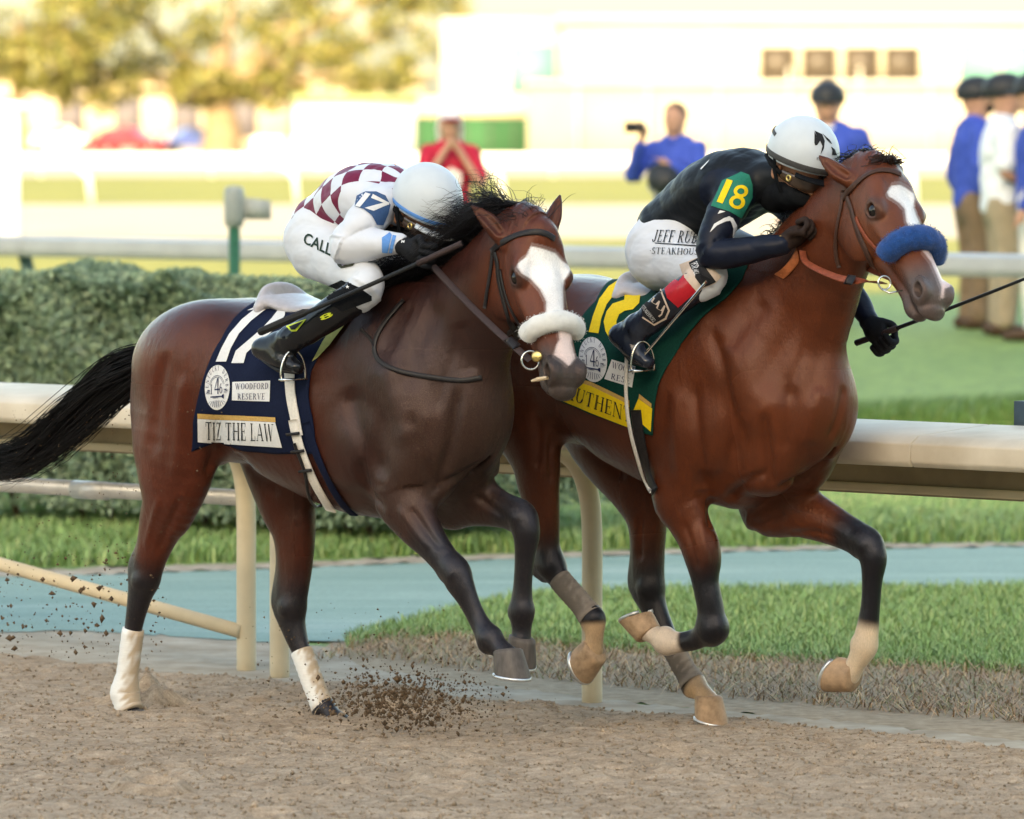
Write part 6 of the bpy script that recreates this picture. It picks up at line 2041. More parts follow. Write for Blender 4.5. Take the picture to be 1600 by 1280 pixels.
def fist(sol, c, kdir, rod, sgn=1, s=1.0, open_=0.0):
    """a hand closed round a rod: palm, four curled fingers of unequal length, thumb across"""
    k = norm(kdir); a = norm(np.asarray(rod) - k * (np.asarray(rod) @ k)); o = np.cross(a, k) * sgn
    R = np.array([k, a, o])
    sol.ellipsoid(c - k * .012 * s, np.array([.047, .042, .022]) * s, R, .012)
    for off, ln in ((-.033, .82), (-.011, .96), (.012, 1.0), (.034, .92)):
        p0 = c + k * .028 * s + a * off * s + o * .010 * s
        p1 = p0 + (k * .026 - o * .010) * s * ln
        p2 = p0 + (k * .024 - o * (.036 - .012 * open_)) * s * ln
        p3 = p0 + (k * (-.004 + .02 * open_) - o * .044) * s * ln
        sol.tube([(p0, .0105 * s, .0105 * s), (p1, .0105 * s, .0105 * s), (p2, .0098 * s, .0098 * s), (p3, .0085 * s, .0085 * s)], n=a, k=.004, sub=3)
    t0 = c - k * .022 * s + a * .034 * s - o * .006 * s
    t1 = c + k * .004 * s + a * .050 * s - o * .024 * s
    t2 = c + k * .026 * s + a * .030 * s - o * .036 * s
    sol.tube([(t0, .013 * s, .013 * s), (t1, .0115 * s, .0115 * s), (t2, .0095 * s, .0095 * s)], n=k, k=.008, sub=3)

def seg_dist(V, pts):
    return leg_color(V, np.array(pts))

def make_rider(fr, J, label):
    R = Rider(fr, (-.35, -.55, .85), (1.25, .55, 2.05))
    root = empty('jockey', fr.O, RAIL_ANG)
    tag(root, label, 'jockey', 'jockeys riding the race horses')
    H = fr.H
    sp = [H(*p[:3]) for p in J['spine']]
    rs = [p[3:] for p in J['spine']]
    def arm(a): return [H(*p[:3]) for p in a], [p[3:] for p in a]
    out = {}
    # ---- body (skin), continuous under the clothes
    hc = H(*J['helmet'])
    hf = norm(U(*J['face'])); hu = U(*J['up']); hu = norm(hu - hf * (hu @ hf)); hs = np.cross(hu, hf)
    RH = np.array([hf, hs, hu])
    hp_ = lambda f, s, u: hc + hf * f + hs * s + hu * u
    sol = Solid(axis_fine(R.lo[0], R.hi[0], .008, .004, hc[0] - .17, hc[0] + .17), axis_fine(R.lo[1], R.hi[1], .008, .004, hc[1] - .15, hc[1] + .15), axis_fine(R.lo[2], R.hi[2], .008, .004, hc[2] - .22, hc[2] + .14))
    sol.tube([(p, r[0] * .9, r[1] * .9) for p, r in zip(sp, rs)], n=(-.3, 0, 1), k=0, sub=4)
    for key in ('near_arm', 'far_arm', 'near_leg', 'far_leg'):
        pts, rr = arm(J[key])
        sol.tube([(p, r[0] * .62, r[0] * .62) for p, r in zip(pts, rr)], n=(.3, 0, 1), k=.03, sub=3)
    sol.tube([(sp[-1], .055, .058), (hp_(-.035, 0, -.10), .050, .052), (hp_(-.02, 0, -.05), .06, .06)], n=hf, k=.03)
    e = lambda f, s, u, r, k=.015, op='add': sol.ellipsoid(hp_(f, s, u), r, RH, k, op)
    e(-.005, 0, -.01, (.100, .078, .100), .02)
    e(.035, 0, -.085, (.064, .058, .078), .03)          # jaw and cheeks
    e(.085, 0, -.148, (.018, .022, .018), .018)          # chin
    e(.100, 0, -.086, (.022, .013, .026), .012)          # nose
    e(.110, 0, -.100, (.013, .016, .011), .008)
    e(.090, 0, -.058, (.016, .040, .012), .012)          # brow
    for sd in (-1, 1):
        e(.084, sd * .030, -.074, (.012, .015, .010), .008, 'sub')
        e(.080, sd * .030, -.075, (.012, .012, .010), .003)
        e(-.012, sd * .080, -.074, (.020, .010, .033), .008)     # ear
        e(-.008, sd * .091, -.072, (.011, .007, .020), .005, 'sub')
    e(.094, 0, -.124, (.014, .026, .0035), .006)
    V, Q = sol.mesh('b')
    body = link('body', mesh_np('body', V, Q), root, M_SKIN)
    # ---- breeches
    sol = R.solid()
    sol.tube([(p, r[0] * 1.02, r[1]) for p, r in list(zip(sp, rs))[:3]], n=(-.3, 0, 1), k=0, sub=4)
    for key in ('near_leg', 'far_leg'):
        pts, rr = arm(J[key])
        n_ = J['breech_n']
        sol.tube([(p, r[0], r[1]) for p, r in zip(pts[:n_], rr[:n_])], n=(.3, 0, 1), k=.05, sub=4)
    for c, r in J.get('seat', []):
        sol.ellipsoid(H(*c), r, k=.05)
    V, Q = sol.mesh('b')
    V = fold(V, Q, .0050, 13, 3)
    out['breeches'] = link('breeches', mesh_np('breeches', V, Q), root, M_BREECH)
    out['T_breech'] = Target(fr, V, Q)
    # ---- silks
    sol = R.solid()
    sol.tube([(p, r[0] * 1.06, r[1] * 1.06) for p, r in list(zip(sp, rs))[1:]], n=(-.3, 0, 1), k=0, sub=5)
    lines = []
    for key in ('near_arm', 'far_arm'):
        pts, rr = arm(J[key])
        sol.tube([(p, r[0], r[1]) for p, r in zip(pts, rr)], n=(.3, 0, 1), k=.045, sub=4)
        lines.append(pts)
    sol.tube([(sp[-1] + (hp_(-.03, 0, -.1) - sp[-1]) * t, .062 - .005 * t, .066 - .006 * t) for t in (0, .5, .75)], n=hf, k=.03)
    V, Q = sol.mesh('b')
    dT, pT = seg_dist(V, sp[1:]); dA = np.minimum(seg_dist(V, lines[0])[0], seg_dist(V, lines[1])[0])
    sleeve = smooth(-.02, .02, dT - dA - J.get('sleeve_bias', .055))
    V = fold(V, Q, J.get('fold', .007), 18, 5)
    me = mesh_np('silks', V, Q)
    # weave coordinates: along the back and round it
    axis = norm(sp[-1] - sp[1])
    rel = V - sp[1]
    upv = norm(U(-.3, 0, 1) - axis * (U(-.3, 0, 1) @ axis)); sdv = np.cross(axis, upv)
    ang = np.arctan2(rel @ sdv - 0.0, (rel - np.outer(rel @ axis, axis)) @ upv)
    set_color(me, 'weave', np.stack([(rel @ axis) / .056, ang * .135 / .056, np.zeros(len(V))], 1))
    set_color(me, 'sleeve', np.repeat(sleeve[:, None], 3, 1))
    silks = link('silks', me, root, J['silk'])
    if J.get('sleeve_mat'):
        me.materials.append(J['sleeve_mat'])
        qs = sleeve[Q].mean(1) > .5
        me.polygons.foreach_set('material_index', qs.astype(np.int32))
    out['silks'], out['T_silk'] = silks, Target(fr, V, Q)
    # ---- boots
    for key in ('near_leg', 'far_leg'):
        pts, rr = arm(J[key])
        ft = J[key + '_foot']
        heel, ball, toe, top = [H(*p) for p in ft]
        i0 = J['breech_n'] - 1
        b = near_box(pts[i0:] + [heel, ball, toe], .10)
        sol = Solid(*[np.arange(l, h_, .005) for l, h_ in zip(*b)])
        sol.tube([(p, r[0] * 1.0, r[1] * 1.0) for p, r in zip(pts[i0:], rr[i0:])], n=(.7, 0, .7), k=0, sub=5)
        sol.tube([(top, .045, .040), ((top + heel) / 2, .042, .036), (heel, .030, .030)], n=(1, 0, 0), k=.03)
        sol.tube([(heel, .030, .030), ((heel + ball) / 2, .036, .036), (ball, .034, .038), (toe, .022, .028)], n=(0, 0, 1), k=.03, sub=4)
        V, Q = sol.mesh('b')
        V = fold(V, Q, .0035, 30, 8, smooth(.13, .05, np.linalg.norm(V - pts[-1], axis=1)))
        o = link('boot', mesh_np('boot', V, Q), root, J['boot'])
        out['boot_' + key], out['T_' + key] = o, Target(fr, V, Q)
        V2, Q2, T2 = sweep([heel + U(0, 0, -.030), (heel + ball) / 2 + U(0, 0, -.034), ball + U(0, 0, -.034), toe + U(.01, 0, -.018)], [.020, .024, .030, .018], 10, (0, 0, 1), .35)
        link('sole', mesh_np('sole', V2, Q2, T2), o, M_WHIP)
    # ---- helmet
    b = near_box([hc], .21)
    sol = Solid(*[np.arange(l, h_, .004) for l, h_ in zip(*b)])
    sol.ellipsoid(hp_(0, 0, .0), (.132, .112, .122), RH, 0)
    sol.cut(hp_(0, 0, J.get('rim', -.040)), -hu + hf * J.get('rim_tilt', .12))
    V, Q = sol.mesh('h')
    helm = link('helmet', mesh_np('helmet', V, Q), root, M_HELM_W)
    TH = Target(fr, V, Q)
    out['helmet'], out['T_helm'] = helm, TH
    def band(name, h0, tilt, w, th, m, lift=.001, a0=0, a1=360, n=48):
        P_, N_ = [], []
        for k in range(n):
            a = math.radians(a0 + (a1 - a0) * k / (n if a1 - a0 == 360 else n - 1))
            d = hf * math.cos(a) + hs * math.sin(a)
            ctr = hp_(0, 0, h0 + tilt * math.cos(a))
            q = TH.shoot(ctr + d * .3, -d)
            if q: P_.append(q[0]); N_.append(q[1])
        return ribbon(name, P_, N_, w, th, m, helm, lift, a1 - a0 == 360, 2)
    out['band'], out['hp_'], out['RH'] = band, hp_, (hf, hs, hu)
    # short peak over the eyes
    arc = [hp_(.128 * math.cos(a) + .02, .112 * math.sin(a), J.get('rim', -.04) + .004) for a in np.linspace(-1.0, 1.0, 15)]
    Vp = []
    for i, p in enumerate(arc):
        d = norm(p - hp_(0, 0, J.get('rim', -.04)))
        wv = .020 * math.cos((i - 7) / 7 * 1.45) + .002
        Vp += [p - d * .012, p + d * wv - hu * .008, p + d * wv - hu * .012, p - d * .012 - hu * .006]
    Qp = [[i * 4 + k, i * 4 + (k + 1) % 4, i * 4 + 4 + (k + 1) % 4, i * 4 + 4 + k] for i in range(14) for k in range(4)] + [[3, 2, 1, 0], [56, 57, 58, 59]]
    link('peak', mesh_np('peak', Vp, Qp), helm, J['peak'])
    # chin strap
    # goggles and mask
    P_, N_ = [], []
    TB = None
    b = near_box([hp_(.05, 0, -.06)], .15)
    sol = Solid(*[np.arange(l, h_, .004) for l, h_ in zip(*b)])
    sol.tube([(hp_(.020, -.085, -.072), .016, .006), (hp_(.075, -.066, -.074), .022, .008), (hp_(.106, -.030, -.077), .023, .009), (hp_(.114, 0, -.075), .018, .009), (hp_(.106, .030, -.077), .023, .009), (hp_(.075, .066, -.074), .022, .008), (hp_(.020, .085, -.072), .016, .006)], n=hu, k=0, sub=5)
    V, Q = sol.mesh('g')
    gog = link('goggles', mesh_np('goggles', V, Q), root, M_LENS)
    out['goggles'] = gog
    for sd in (-1, 1):
        ring_obj('goggle_vent', hp_(.055, sd * .081, -.072), hs, .009, .004, M_BRASS, gog)
        tube_obj('goggle_strap', [hp_(.022, sd * .088, -.072), hp_(-.03, sd * .094, -.060), hp_(-.07, sd * .088, -.045)], [.009, .009, .009], M_MASK, gog, 8, hu, 1.0)
    b = near_box([hp_(.03, 0, -.12)], .19)
    sol = Solid(*[np.arange(l, h_, .004) for l, h_ in zip(*b)])
    sol.ellipsoid(hp_(.040, 0, -.128), (.070, .066, .050), RH, 0)
    sol.ellipsoid(hp_(.094, 0, -.122), (.018, .026, .024), RH, .03)
    sol.tube([(hp_(.01, 0, -.150), .050, .060), (hp_(-.03, 0, -.165), .056, .064), (hp_(-.05, 0, -.185), .056, .062)], n=hf, k=.03)
    sol.cut(hp_(.1, 0, -.108), hu + hf * .25)
    V, Q = sol.mesh('m')
    V = fold(V, Q, .004, 40, 12)
    link('face_mask', mesh_np('face_mask', V, Q), root, M_MASK)
    for sd in (-1, 1):
        ribbon('chin_strap', [hp_(-.012, sd * .104, -.03), hp_(-.002, sd * .098, -.07), hp_(.012, sd * .082, -.105), hp_(.030, sd * .066, -.135), hp_(.046, sd * .03, -.158)], [hs * sd] * 5, .016, .004, M_MASK, helm, .001, False, 0)
    # ---- gloves
    for key in ('near_hand', 'far_hand'):
        g = J[key]
        c = H(*g['at'])
        b = near_box([c], .13)
        sol = Solid(*[np.arange(l, h_, .004) for l, h_ in zip(*b)])
        fist(sol, c, U(*g['k']), U(*g['rod']), g.get('sgn', 1), g.get('s', 1.0))
        wr = H(*g['wrist'])
        sol.tube([(c - norm(c - wr) * .02, .030, .034), (wr + (c - wr) * .25, .028, .032), (wr, .033, .035)], n=(0, 0, 1), k=.02)
        V, Q = sol.mesh('g')
        out[key] = link('glove', mesh_np('glove', V, Q), root, g['mat'])
        out['T_' + key] = Target(fr, V, Q)
    return root, out
# ------------------------------------------------------------------ rider of 17: checked silks
M_CHECK = silk_checker()
J17 = dict(
    spine=[(508, 372, 0, .112, .160), (520, 352, 0, .112, .152), (543, 331, 0, .112, .150), (572, 313, -.01, .115, .165), (604, 308, -.02, .105, .165), (628, 312, -.03, .075, .10)],
    near_arm=[(590, 322, -.15, .070, .065), (568, 352, -.215, .066, .062), (541, 384, -.265, .058, .056), (572, 382, -.235, .056, .054), (603, 380, -.215, .044, .043), (622, 381, -.20, .036, .036)],
    far_arm=[(655, 318, .15, .066, .062), (690, 345, .21, .060, .056), (705, 372, .24, .054, .052), (715, 385, .19, .048, .046), (722, 395, .14, .038, .036)],
    near_leg=[(500, 386, -.10, .112, .093), (536, 412, -.17, .090, .078), (572, 444, -.235, .068, .060), (560, 462, -.262, .060, .054), (515, 492, -.30, .056, .052), (462, 528, -.325, .044, .042)],
    far_leg=[(540, 386, .10, .115, .095), (640, 412, .17, .090, .078), (715, 444, .235, .068, .060), (705, 462, .262, .060, .054), (690, 492, .30, .056, .052), (650, 528, .325, .044, .042)],
    near_leg_foot=[(410, 545, -.335), (440, 562, -.335), (464, 574, -.335), (450, 532, -.33)],
    far_leg_foot=[(620, 545, .335), (650, 562, .335), (672, 574, .335), (650, 532, .33)],
    seat=[((500, 378, -.085), (.112, .093, .105)), ((538, 378, .085), (.115, .095, .105))],
    breech_n=4, helmet=(668, 312, -.05), face=(.80, -.10, -.50), up=(.42, 0, .9), rim=-.048, rim_tilt=.10, silk=M_CHECK, boot=M_BOOT, peak=M_HELM_W,
    near_hand=dict(at=(656, 394, -.19), k=(.9, .15, -.25), rod=(.75, .1, .55), sgn=1, wrist=(630, 384, -.195), mat=M_GLOVE, s=1.02),
    far_hand=dict(at=(722, 402, .10), k=(.9, -.25, -.2), rod=(.35, .6, .7), sgn=-1, wrist=(716, 392, .15), mat=M_GLOVE), sleeve_bias=.035)
RJ17, O17 = make_rider(FR17, J17, 'jockey in plain white helmet and maroon checked silks crouched over the dark bay')
O17['band']('helmet_band', -.030, .012, .013, .003, M_BLUEP)
Z6 = lambda pts: zp(pts, 440, 240, 5.0)
pxpoly('sleeve_patch', O17['T_silk'], [Z6([(590, 330), (660, 300), (740, 300), (810, 330), (848, 400), (830, 470), (790, 560), (740, 555), (700, 480), (640, 435), (575, 415)])], M_BLUEPATCH, O17['silks'], .003)
pxpoly('patch_digit', O17['T_silk'], [Z6([(580, 415), (660, 310), (698, 322), (615, 425)])], M_WHITEP, O17['silks'], .0048)
pxpoly('patch_digit', O17['T_silk'], [Z6([(700, 352), (715, 322), (838, 385), (832, 402)]), Z6([(650, 430), (800, 385), (838, 396), (715, 452)])], M_WHITEP, O17['silks'], .0048)
pxpoly('sleeve_stripe', O17['T_silk'], [Z6([(785, 660), (845, 620), (862, 640), (828, 775), (785, 770)])], M_BLUEP, O17['silks'], .003)
pxpoly('sleeve_stripe', O17['T_silk'], [Z6([(868, 640), (898, 645), (862, 775), (836, 775)])], M_BLUEP, O17['silks'], .003)
decal('breeches_lettering', O17['T_breech'], sans_text('CALL', .02), Z6([(168, 700), (385, 805), (400, 715), (195, 615)]), mat('dark_green_print', (.012, .03, .018), .6, .1), O17['breeches'], .003, .15)
pxpoly('breeches_emblem', O17['T_breech'], [Z6([(402, 780), (435, 755), (470, 800), (560, 815), (640, 790), (655, 810), (590, 830), (560, 880), (470, 900), (445, 880)])], mat('emblem_dark', (.05, .055, .04), .6, .2), O17['breeches'], .003)
pxpoly('breeches_emblem', O17['T_breech'], [Z6([(470, 805), (530, 825), (540, 860), (480, 880), (462, 850)])], mat('emblem_lilac', (.42, .40, .55), .6, .1), O17['breeches'], .0045)
pxpoly('breeches_emblem', O17['T_breech'], [Z6([(530, 820), (630, 795), (640, 808), (575, 828), (545, 850)])], M_LIME, O17['breeches'], .0045)
Z5 = lambda pts: zp(pts, 380, 380, 5.817)
TB17 = O17['T_near_leg']
pxpoly('knee_band', TB17, [Z5([(735, 400), (900, 335), (1050, 400), (1165, 480), (1165, 520), (1060, 560), (900, 620), (800, 560), (760, 500)])], M_MASK, O17['boot_near_leg'], .003)
pxpoly('knee_band', O17['T_breech'], [Z5([(735, 400), (900, 335), (1050, 400), (1165, 480), (1165, 520), (1060, 560), (900, 620), (800, 560), (760, 500)])], M_MASK, O17['breeches'], .0035)
pxpoly('boot_emblem', TB17, [Z5([(390, 760), (580, 690), (490, 800), (440, 805)])], M_LIME, O17['boot_near_leg'], .003)
pxpoly('boot_emblem', TB17, [Z5([(425, 762), (555, 708), (480, 785), (445, 788)])], M_BLACKP, O17['boot_near_leg'], .0045)
pxpoly('boot_emblem', TB17, _arc(*[0, 0, 1, 1], 0, 360, .42, .42, 16) and [[(380 + (505 + 45 * x) / 5.817, 380 + (610 + 42 * y) / 5.817) for x, y in p] for p in _arc(0, 0, 1, 1, 0, 360, .35, .35, 16)], M_LIME, O17['boot_near_leg'], .003)
decal('boot_digit', TB17, sans_text('8', .02), Z5([(715, 705), (825, 655), (795, 620), (690, 668)]), M_LIME, O17['boot_near_leg'], .003, .2)
star = [(.5 + (.5 if i % 2 == 0 else .2) * math.sin(i * math.pi / 5), .5 + (.5 if i % 2 == 0 else .2) * math.cos(i * math.pi / 5)) for i in range(10)]
decal('band_star', TB17, [[(.5, .5), star[i], star[(i + 1) % 10]] for i in range(10)], Z5([(935, 420), (972, 420), (972, 385), (935, 385)]), M_WHITEP, O17['boot_near_leg'], .0045, .3)
decal('glove_print', O17['T_near_hand'], sans_text('M', .01), Z6([(935, 700), (960, 700), (965, 680), (938, 678)]), M_WHITEP, O17['near_hand'], .002, .3)

# ------------------------------------------------------------------ rider of 18: black silks
J18 = dict(
    spine=[(1045, 386, 0, .120, .165), (1062, 358, 0, .120, .155), (1092, 328, 0, .118, .150), (1130, 300, -.01, .122, .165), (1165, 285, -.02, .108, .165), (1196, 284, -.03, .075, .10)],
    near_arm=[(1150, 302, -.15, .072, .066), (1128, 345, -.225, .064, .060), (1112, 394, -.275, .053, .050), (1150, 394, -.25, .047, .046), (1195, 387, -.215, .040, .039), (1222, 382, -.19, .035, .034)],
    far_arm=[(1215, 300, .15, .070, .066), (1270, 350, .24, .060, .056), (1305, 420, .29, .050, .048), (1335, 465, .29, .045, .042), (1358, 500, .28, .034, .034)],
    near_leg=[(1036, 398, -.10, .118, .098), (1075, 415, -.17, .090, .078), (1108, 430, -.235, .066, .058), (1092, 444, -.26, .058, .052), (1048, 474, -.30, .056, .052), (1000, 512, -.325, .046, .044)],
    far_leg=[(1098, 398, .10, .118, .098), (1190, 415, .17, .090, .078), (1254, 430, .235, .066, .058), (1250, 444, .262, .060, .054), (1230, 474, .30, .056, .052), (1200, 512, .325, .046, .044)],
    near_leg_foot=[(968, 524, -.335), (992, 548, -.335), (1012, 566, -.335), (992, 514, -.33)],
    far_leg_foot=[(1160, 524, .335), (1190, 548, .335), (1210, 566, .335), (1195, 514, .33)],
    seat=[((1034, 394, -.085), (.118, .10, .11)), ((1094, 394, .085), (.118, .10, .11))],
    breech_n=4, helmet=(1255, 238, -.05), face=(.90, -.12, -.42), up=(.36, 0, .93), rim=-.042, rim_tilt=.10, silk=M_SILK_BLACK, sleeve_mat=M_SLEEVE, boot=M_BOOT_BLUE, peak=M_MASK,
    near_hand=dict(at=(1248, 366, -.135), k=(.75, .3, .6), rod=(.35, -.6, .6), sgn=1, wrist=(1226, 381, -.18), mat=M_GLOVE_BR, s=1.05),
    far_hand=dict(at=(1371, 522, .27), k=(.55, 0, -.8), rod=(.85, -.1, .3), sgn=-1, wrist=(1358, 502, .28), mat=M_GLOVE, s=1.1), sleeve_bias=.05)
RJ18, O18 = make_rider(FR18, J18, 'jockey in black silks and white helmet with dark band, crouched over the bright bay')
O18['band']('helmet_band', -.022, .010, .020, .003, M_CHAR)
O18['band']('helmet_cord', .035, .0, .012, .003, M_CHAR, a0=118, a1=242, n=24)
Z7 = lambda pts: zp(pts, 1000, 180, 4.571)
TS, BS = O18['T_silk'], O18['silks']
pxpoly('sleeve_patch', TS, [Z7([(510, 650), (590, 470), (700, 420), (720, 408), (780, 430), (800, 500), (800, 590), (720, 738), (640, 690)])], M_GREENP, BS, .003)
decal('patch_digit', TS, [_q(0, 0, 1, 1)], Z7([(552, 622), (590, 635), (665, 475), (625, 462)]), M_YELLOW, BS, .0048, .2)
eight = _arc(.5, .74, .44, .26, 0, 360, .22, .13, 20) + _arc(.5, .27, .5, .28, 0, 360, .24, .13, 20)
decal('patch_digit', TS, eight, Z7([(620, 655), (725, 682), (785, 515), (680, 492)]), M_YELLOW, BS, .0048, .3)
pxpoly('sleeve_chevron', TS, strip(Z7([(500, 838), (530, 780), (600, 735), (640, 722)]), Z7([(512, 828), (550, 790), (615, 758), (655, 752)])) + strip(Z7([(625, 722), (660, 735), (690, 790), (680, 875)]), Z7([(640, 752), (650, 770), (662, 810), (655, 878)])), M_WHITEP, BS, .003)
pxpoly('sleeve_chevron', TS, [Z7([(555, 708), (572, 682), (610, 690)])], M_WHITEP, BS, .003)
pxpoly('chest_flash', TS, [Z7([(725, 785), (800, 790), (900, 735), (935, 800), (900, 850), (820, 850), (770, 830)])], M_WHITEP, BS, .003)
pxpoly('back_mark', TS, [Z7([(435, 385), (500, 320), (488, 340), (440, 392)])], M_WHITEP, BS, .003)
decal('breeches_lettering', O18['T_breech'], serif_text('JEFF RUBY'), Z7([(92, 905), (450, 925), (462, 840), (115, 822)]), M_BLACKP, O18['breeches'], .003, .1)
pxpoly('breeches_rule', O18['T_breech'], [Z7([(110, 912), (440, 938), (440, 945), (110, 918)])], M_BLACKP, O18['breeches'], .003)
decal('breeches_lettering', O18['T_breech'], serif_text('\u00b7STEAKHOUSE'), Z7([(70, 992), (450, 1005), (455, 962), (75, 945)]), M_BLACKP, O18['breeches'], .003, .1)
TB18 = O18['T_near_leg']
for nm_, pts, m in (('knee_strap', [(840, 70), (985, 15), (1120, 150), (1080, 190), (950, 250), (870, 160)], M_BEIGE), ('boot_cuff', [(712, 175), (840, 75), (872, 160), (952, 252), (820, 365), (745, 300)], M_RED)):
    pxpoly(nm_, TB18, [Z4(pts)], m, O18['boot_near_leg'], .004)
pxpoly('knee_strap', O18['T_breech'], [Z4([(835, 62), (985, 10), (1125, 150), (1085, 192), (950, 252), (868, 160)])], M_BEIGE, O18['breeches'], .004)
pxpoly('strap_band', O18['T_breech'], [Z4([(905, 50), (970, 20), (1085, 185), (1000, 222), (935, 140)])], M_BLACKP, O18['breeches'], .0058)
decal('strap_lettering', O18['T_breech'], sans_text('FOR ALL', .01), Z4([(920, 62), (945, 145), (985, 128), (965, 45)]), M_WHITEP, O18['breeches'], .0070, .2)
pxpoly('boot_panel', TB18, [Z4([(560, 340), (670, 215), (700, 240), (760, 380), (735, 440), (650, 490), (570, 440)])], M_BLACKP, O18['boot_near_leg'], .004)
pxpoly('panel_edge', TB18, strip(Z4([(668, 215), (705, 240), (763, 385), (735, 445), (650, 492), (568, 442)]), Z4([(668, 228), (697, 250), (750, 385), (725, 436), (650, 480), (575, 434)])), M_BEIGE, O18['boot_near_leg'], .0055)
decal('boot_lettering', TB18, serif_text('STEAKHOUSES'), Z4([(566, 372), (645, 470), (665, 452), (584, 352)]), M_WHITEP, O18['boot_near_leg'], .0055, .15)
scr = [(615, 300), (645, 265), (655, 300), (635, 330), (665, 345), (690, 320), (670, 370), (700, 385), (725, 350), (700, 410), (680, 425)]
pxpoly('boot_script', TB18, strip(Z4(scr), Z4([(x + 8, y + 7) for x, y in scr])), M_BEIGE, O18['boot_near_leg'], .0055)
TH18, HE18 = O18['T_helm'], O18['helmet']
pxpoly('helmet_emblem', TH18, [Z7(p) for p in ([(1245, 112), (1300, 138), (1318, 185), (1285, 185), (1262, 150)], [(1245, 150), (1285, 185), (1265, 215), (1250, 218), (1245, 200)], [(1285, 185), (1318, 185), (1312, 240), (1288, 282), (1304, 222)], [(1262, 150), (1285, 185), (1245, 150), (1245, 120)],
    [(1300, 132), (1352, 178), (1372, 212), (1330, 176)], [(1362, 225), (1388, 245), (1405, 288), (1368, 284), (1372, 255)])], M_BLACKP, HE18, .002, 4)
decal('helmet_lettering', TH18, sans_text('racehorse', .005), Z7([(1262, 322), (1408, 344), (1410, 312), (1262, 290)]), M_BLACKP, HE18, .002, .2)
decal('glove_print', O18['T_near_hand'], sans_text('45', .01), Z7([(962, 895), (1015, 890), (1012, 862), (960, 868)]), M_GOLD, O18['near_hand'], .002, .3)

# ------------------------------------------------------------------ saddles, stirrups, whips
def saddle(fr, parent, tg, cantle, irons, leather_top, mcol, side=-1):
    """light racing saddle: seat lying on the cloth, raised cantle, leathers and irons"""
    root = empty('saddle', (0, 0, 0)); root.parent = parent
    c = fr.H(*cantle)
    sol = Solid(np.arange(c[0] - .15, c[0] + .45, .007), np.arange(-.2, .2, .007), np.arange(c[2] - .25, c[2] + .15, .007))
    sol.tube([((c[0], 0, c[2] - .03), .03, .13), ((c[0] + .12, 0, c[2] - .055), .028, .12), ((c[0] + .26, 0, c[2] - .04), .026, .10), ((c[0] + .36, 0, c[2] + .0), .022, .06)], n=(0, 0, 1), k=0)
    sol.tube([((c[0] - .02, -.13, c[2] - .05), .018, .018), ((c[0] - .045, -.07, c[2] + .0), .024, .016), ((c[0] - .05, 0, c[2] + .012), .026, .016), ((c[0] - .045, .07, c[2] + .0), .024, .016), ((c[0] - .02, .13, c[2] - .05), .018, .018)], n=(0, 0, 1), k=.03)
    V, Q = sol.mesh('s')
    link('seat', mesh_np('seat', V, Q), root, mcol)
    for i, ip in enumerate(irons):
        t = fr.H(*ip)
        top = fr.H(*leather_top[i])
        strap_free('stirrup_leather', hang_line(top, t + U(0, 0, .06), .0), .014, .004, (0, -1 if ip[2] < 0 else 1, .2), M_LEATHER_B, root)
        # iron: a bow and a tread
        a = np.linspace(-.15, math.pi + .15, 17)
        tube_obj('stirrup_iron', [t + U(.012 * math.cos(q), .046 * math.cos(q), -.045 + .085 * math.sin(q)) for q in a], .0038, M_STEEL, root, 8)
        V2, Q2, T2 = sweep([t + U(0, -.055, -.058), t + U(0, .055, -.058)], .016, 10, (1, 0, 0), 1.0)
        V2[:, 2] = t[2] - .058 + (V2[:, 2] - (t[2] - .058)) * .3
        link('stirrup_tread', mesh_np('stirrup_tread', V2, Q2, T2), root, M_STEEL)
    return root
saddle(FR17, H17, TC17, (452, 458, 0), [(458, 566, -.335), (660, 566, .335)], [(560, 480, -.24), (640, 480, .24)], M_SADDLE)
saddle(FR18, H18, TC18, (1010, 440, 0), [(1004, 552, -.335), (1205, 552, .335)], [(1098, 446, -.25), (1190, 446, .25)], M_SADDLE)
strap_free('stirrup_strap', hang_line(FR18.H(1104, 440, -.335), FR18.H(1002, 560, -.35), .0), .010, .004, (0, -1, .2), M_STEEL, H18)

def whip(label, p0, p1, r0, r1, flap, fr):
    root = empty('riding_whip', fr.O, RAIL_ANG); tag(root, label, 'whip', 'riding whips')
    n = 24
    path = hang_line(p0, p1, .004, n)
    tube_obj('shaft', path, np.linspace(r0, r1, n), M_WHIP, root, 10)
    tube_obj('grip', path[:6] , r0 * 1.35, M_RUBBER, root, 10)
    d = norm(p1 - p0)
    tube_obj('flap', [p1 - d * flap, p1 - d * flap * .9, p1 - d * .01, p1], [.006, .014, .014, .010], M_LEATHER_B, root, 10, (0, 1, .3), .45)
    return root
whip('black riding whip angled down beside the boot of the jockey in checked silks', FR17.H(722, 380, -.20), FR17.H(404, 520, -.45), .0075, .0075, .20, FR17)
whip('long thin black riding whip held out past the bright bay\'s muzzle', FR18.H(1338, 536, .27), FR18.H(1640, 420, .22), .0080, .0050, .08, FR18)
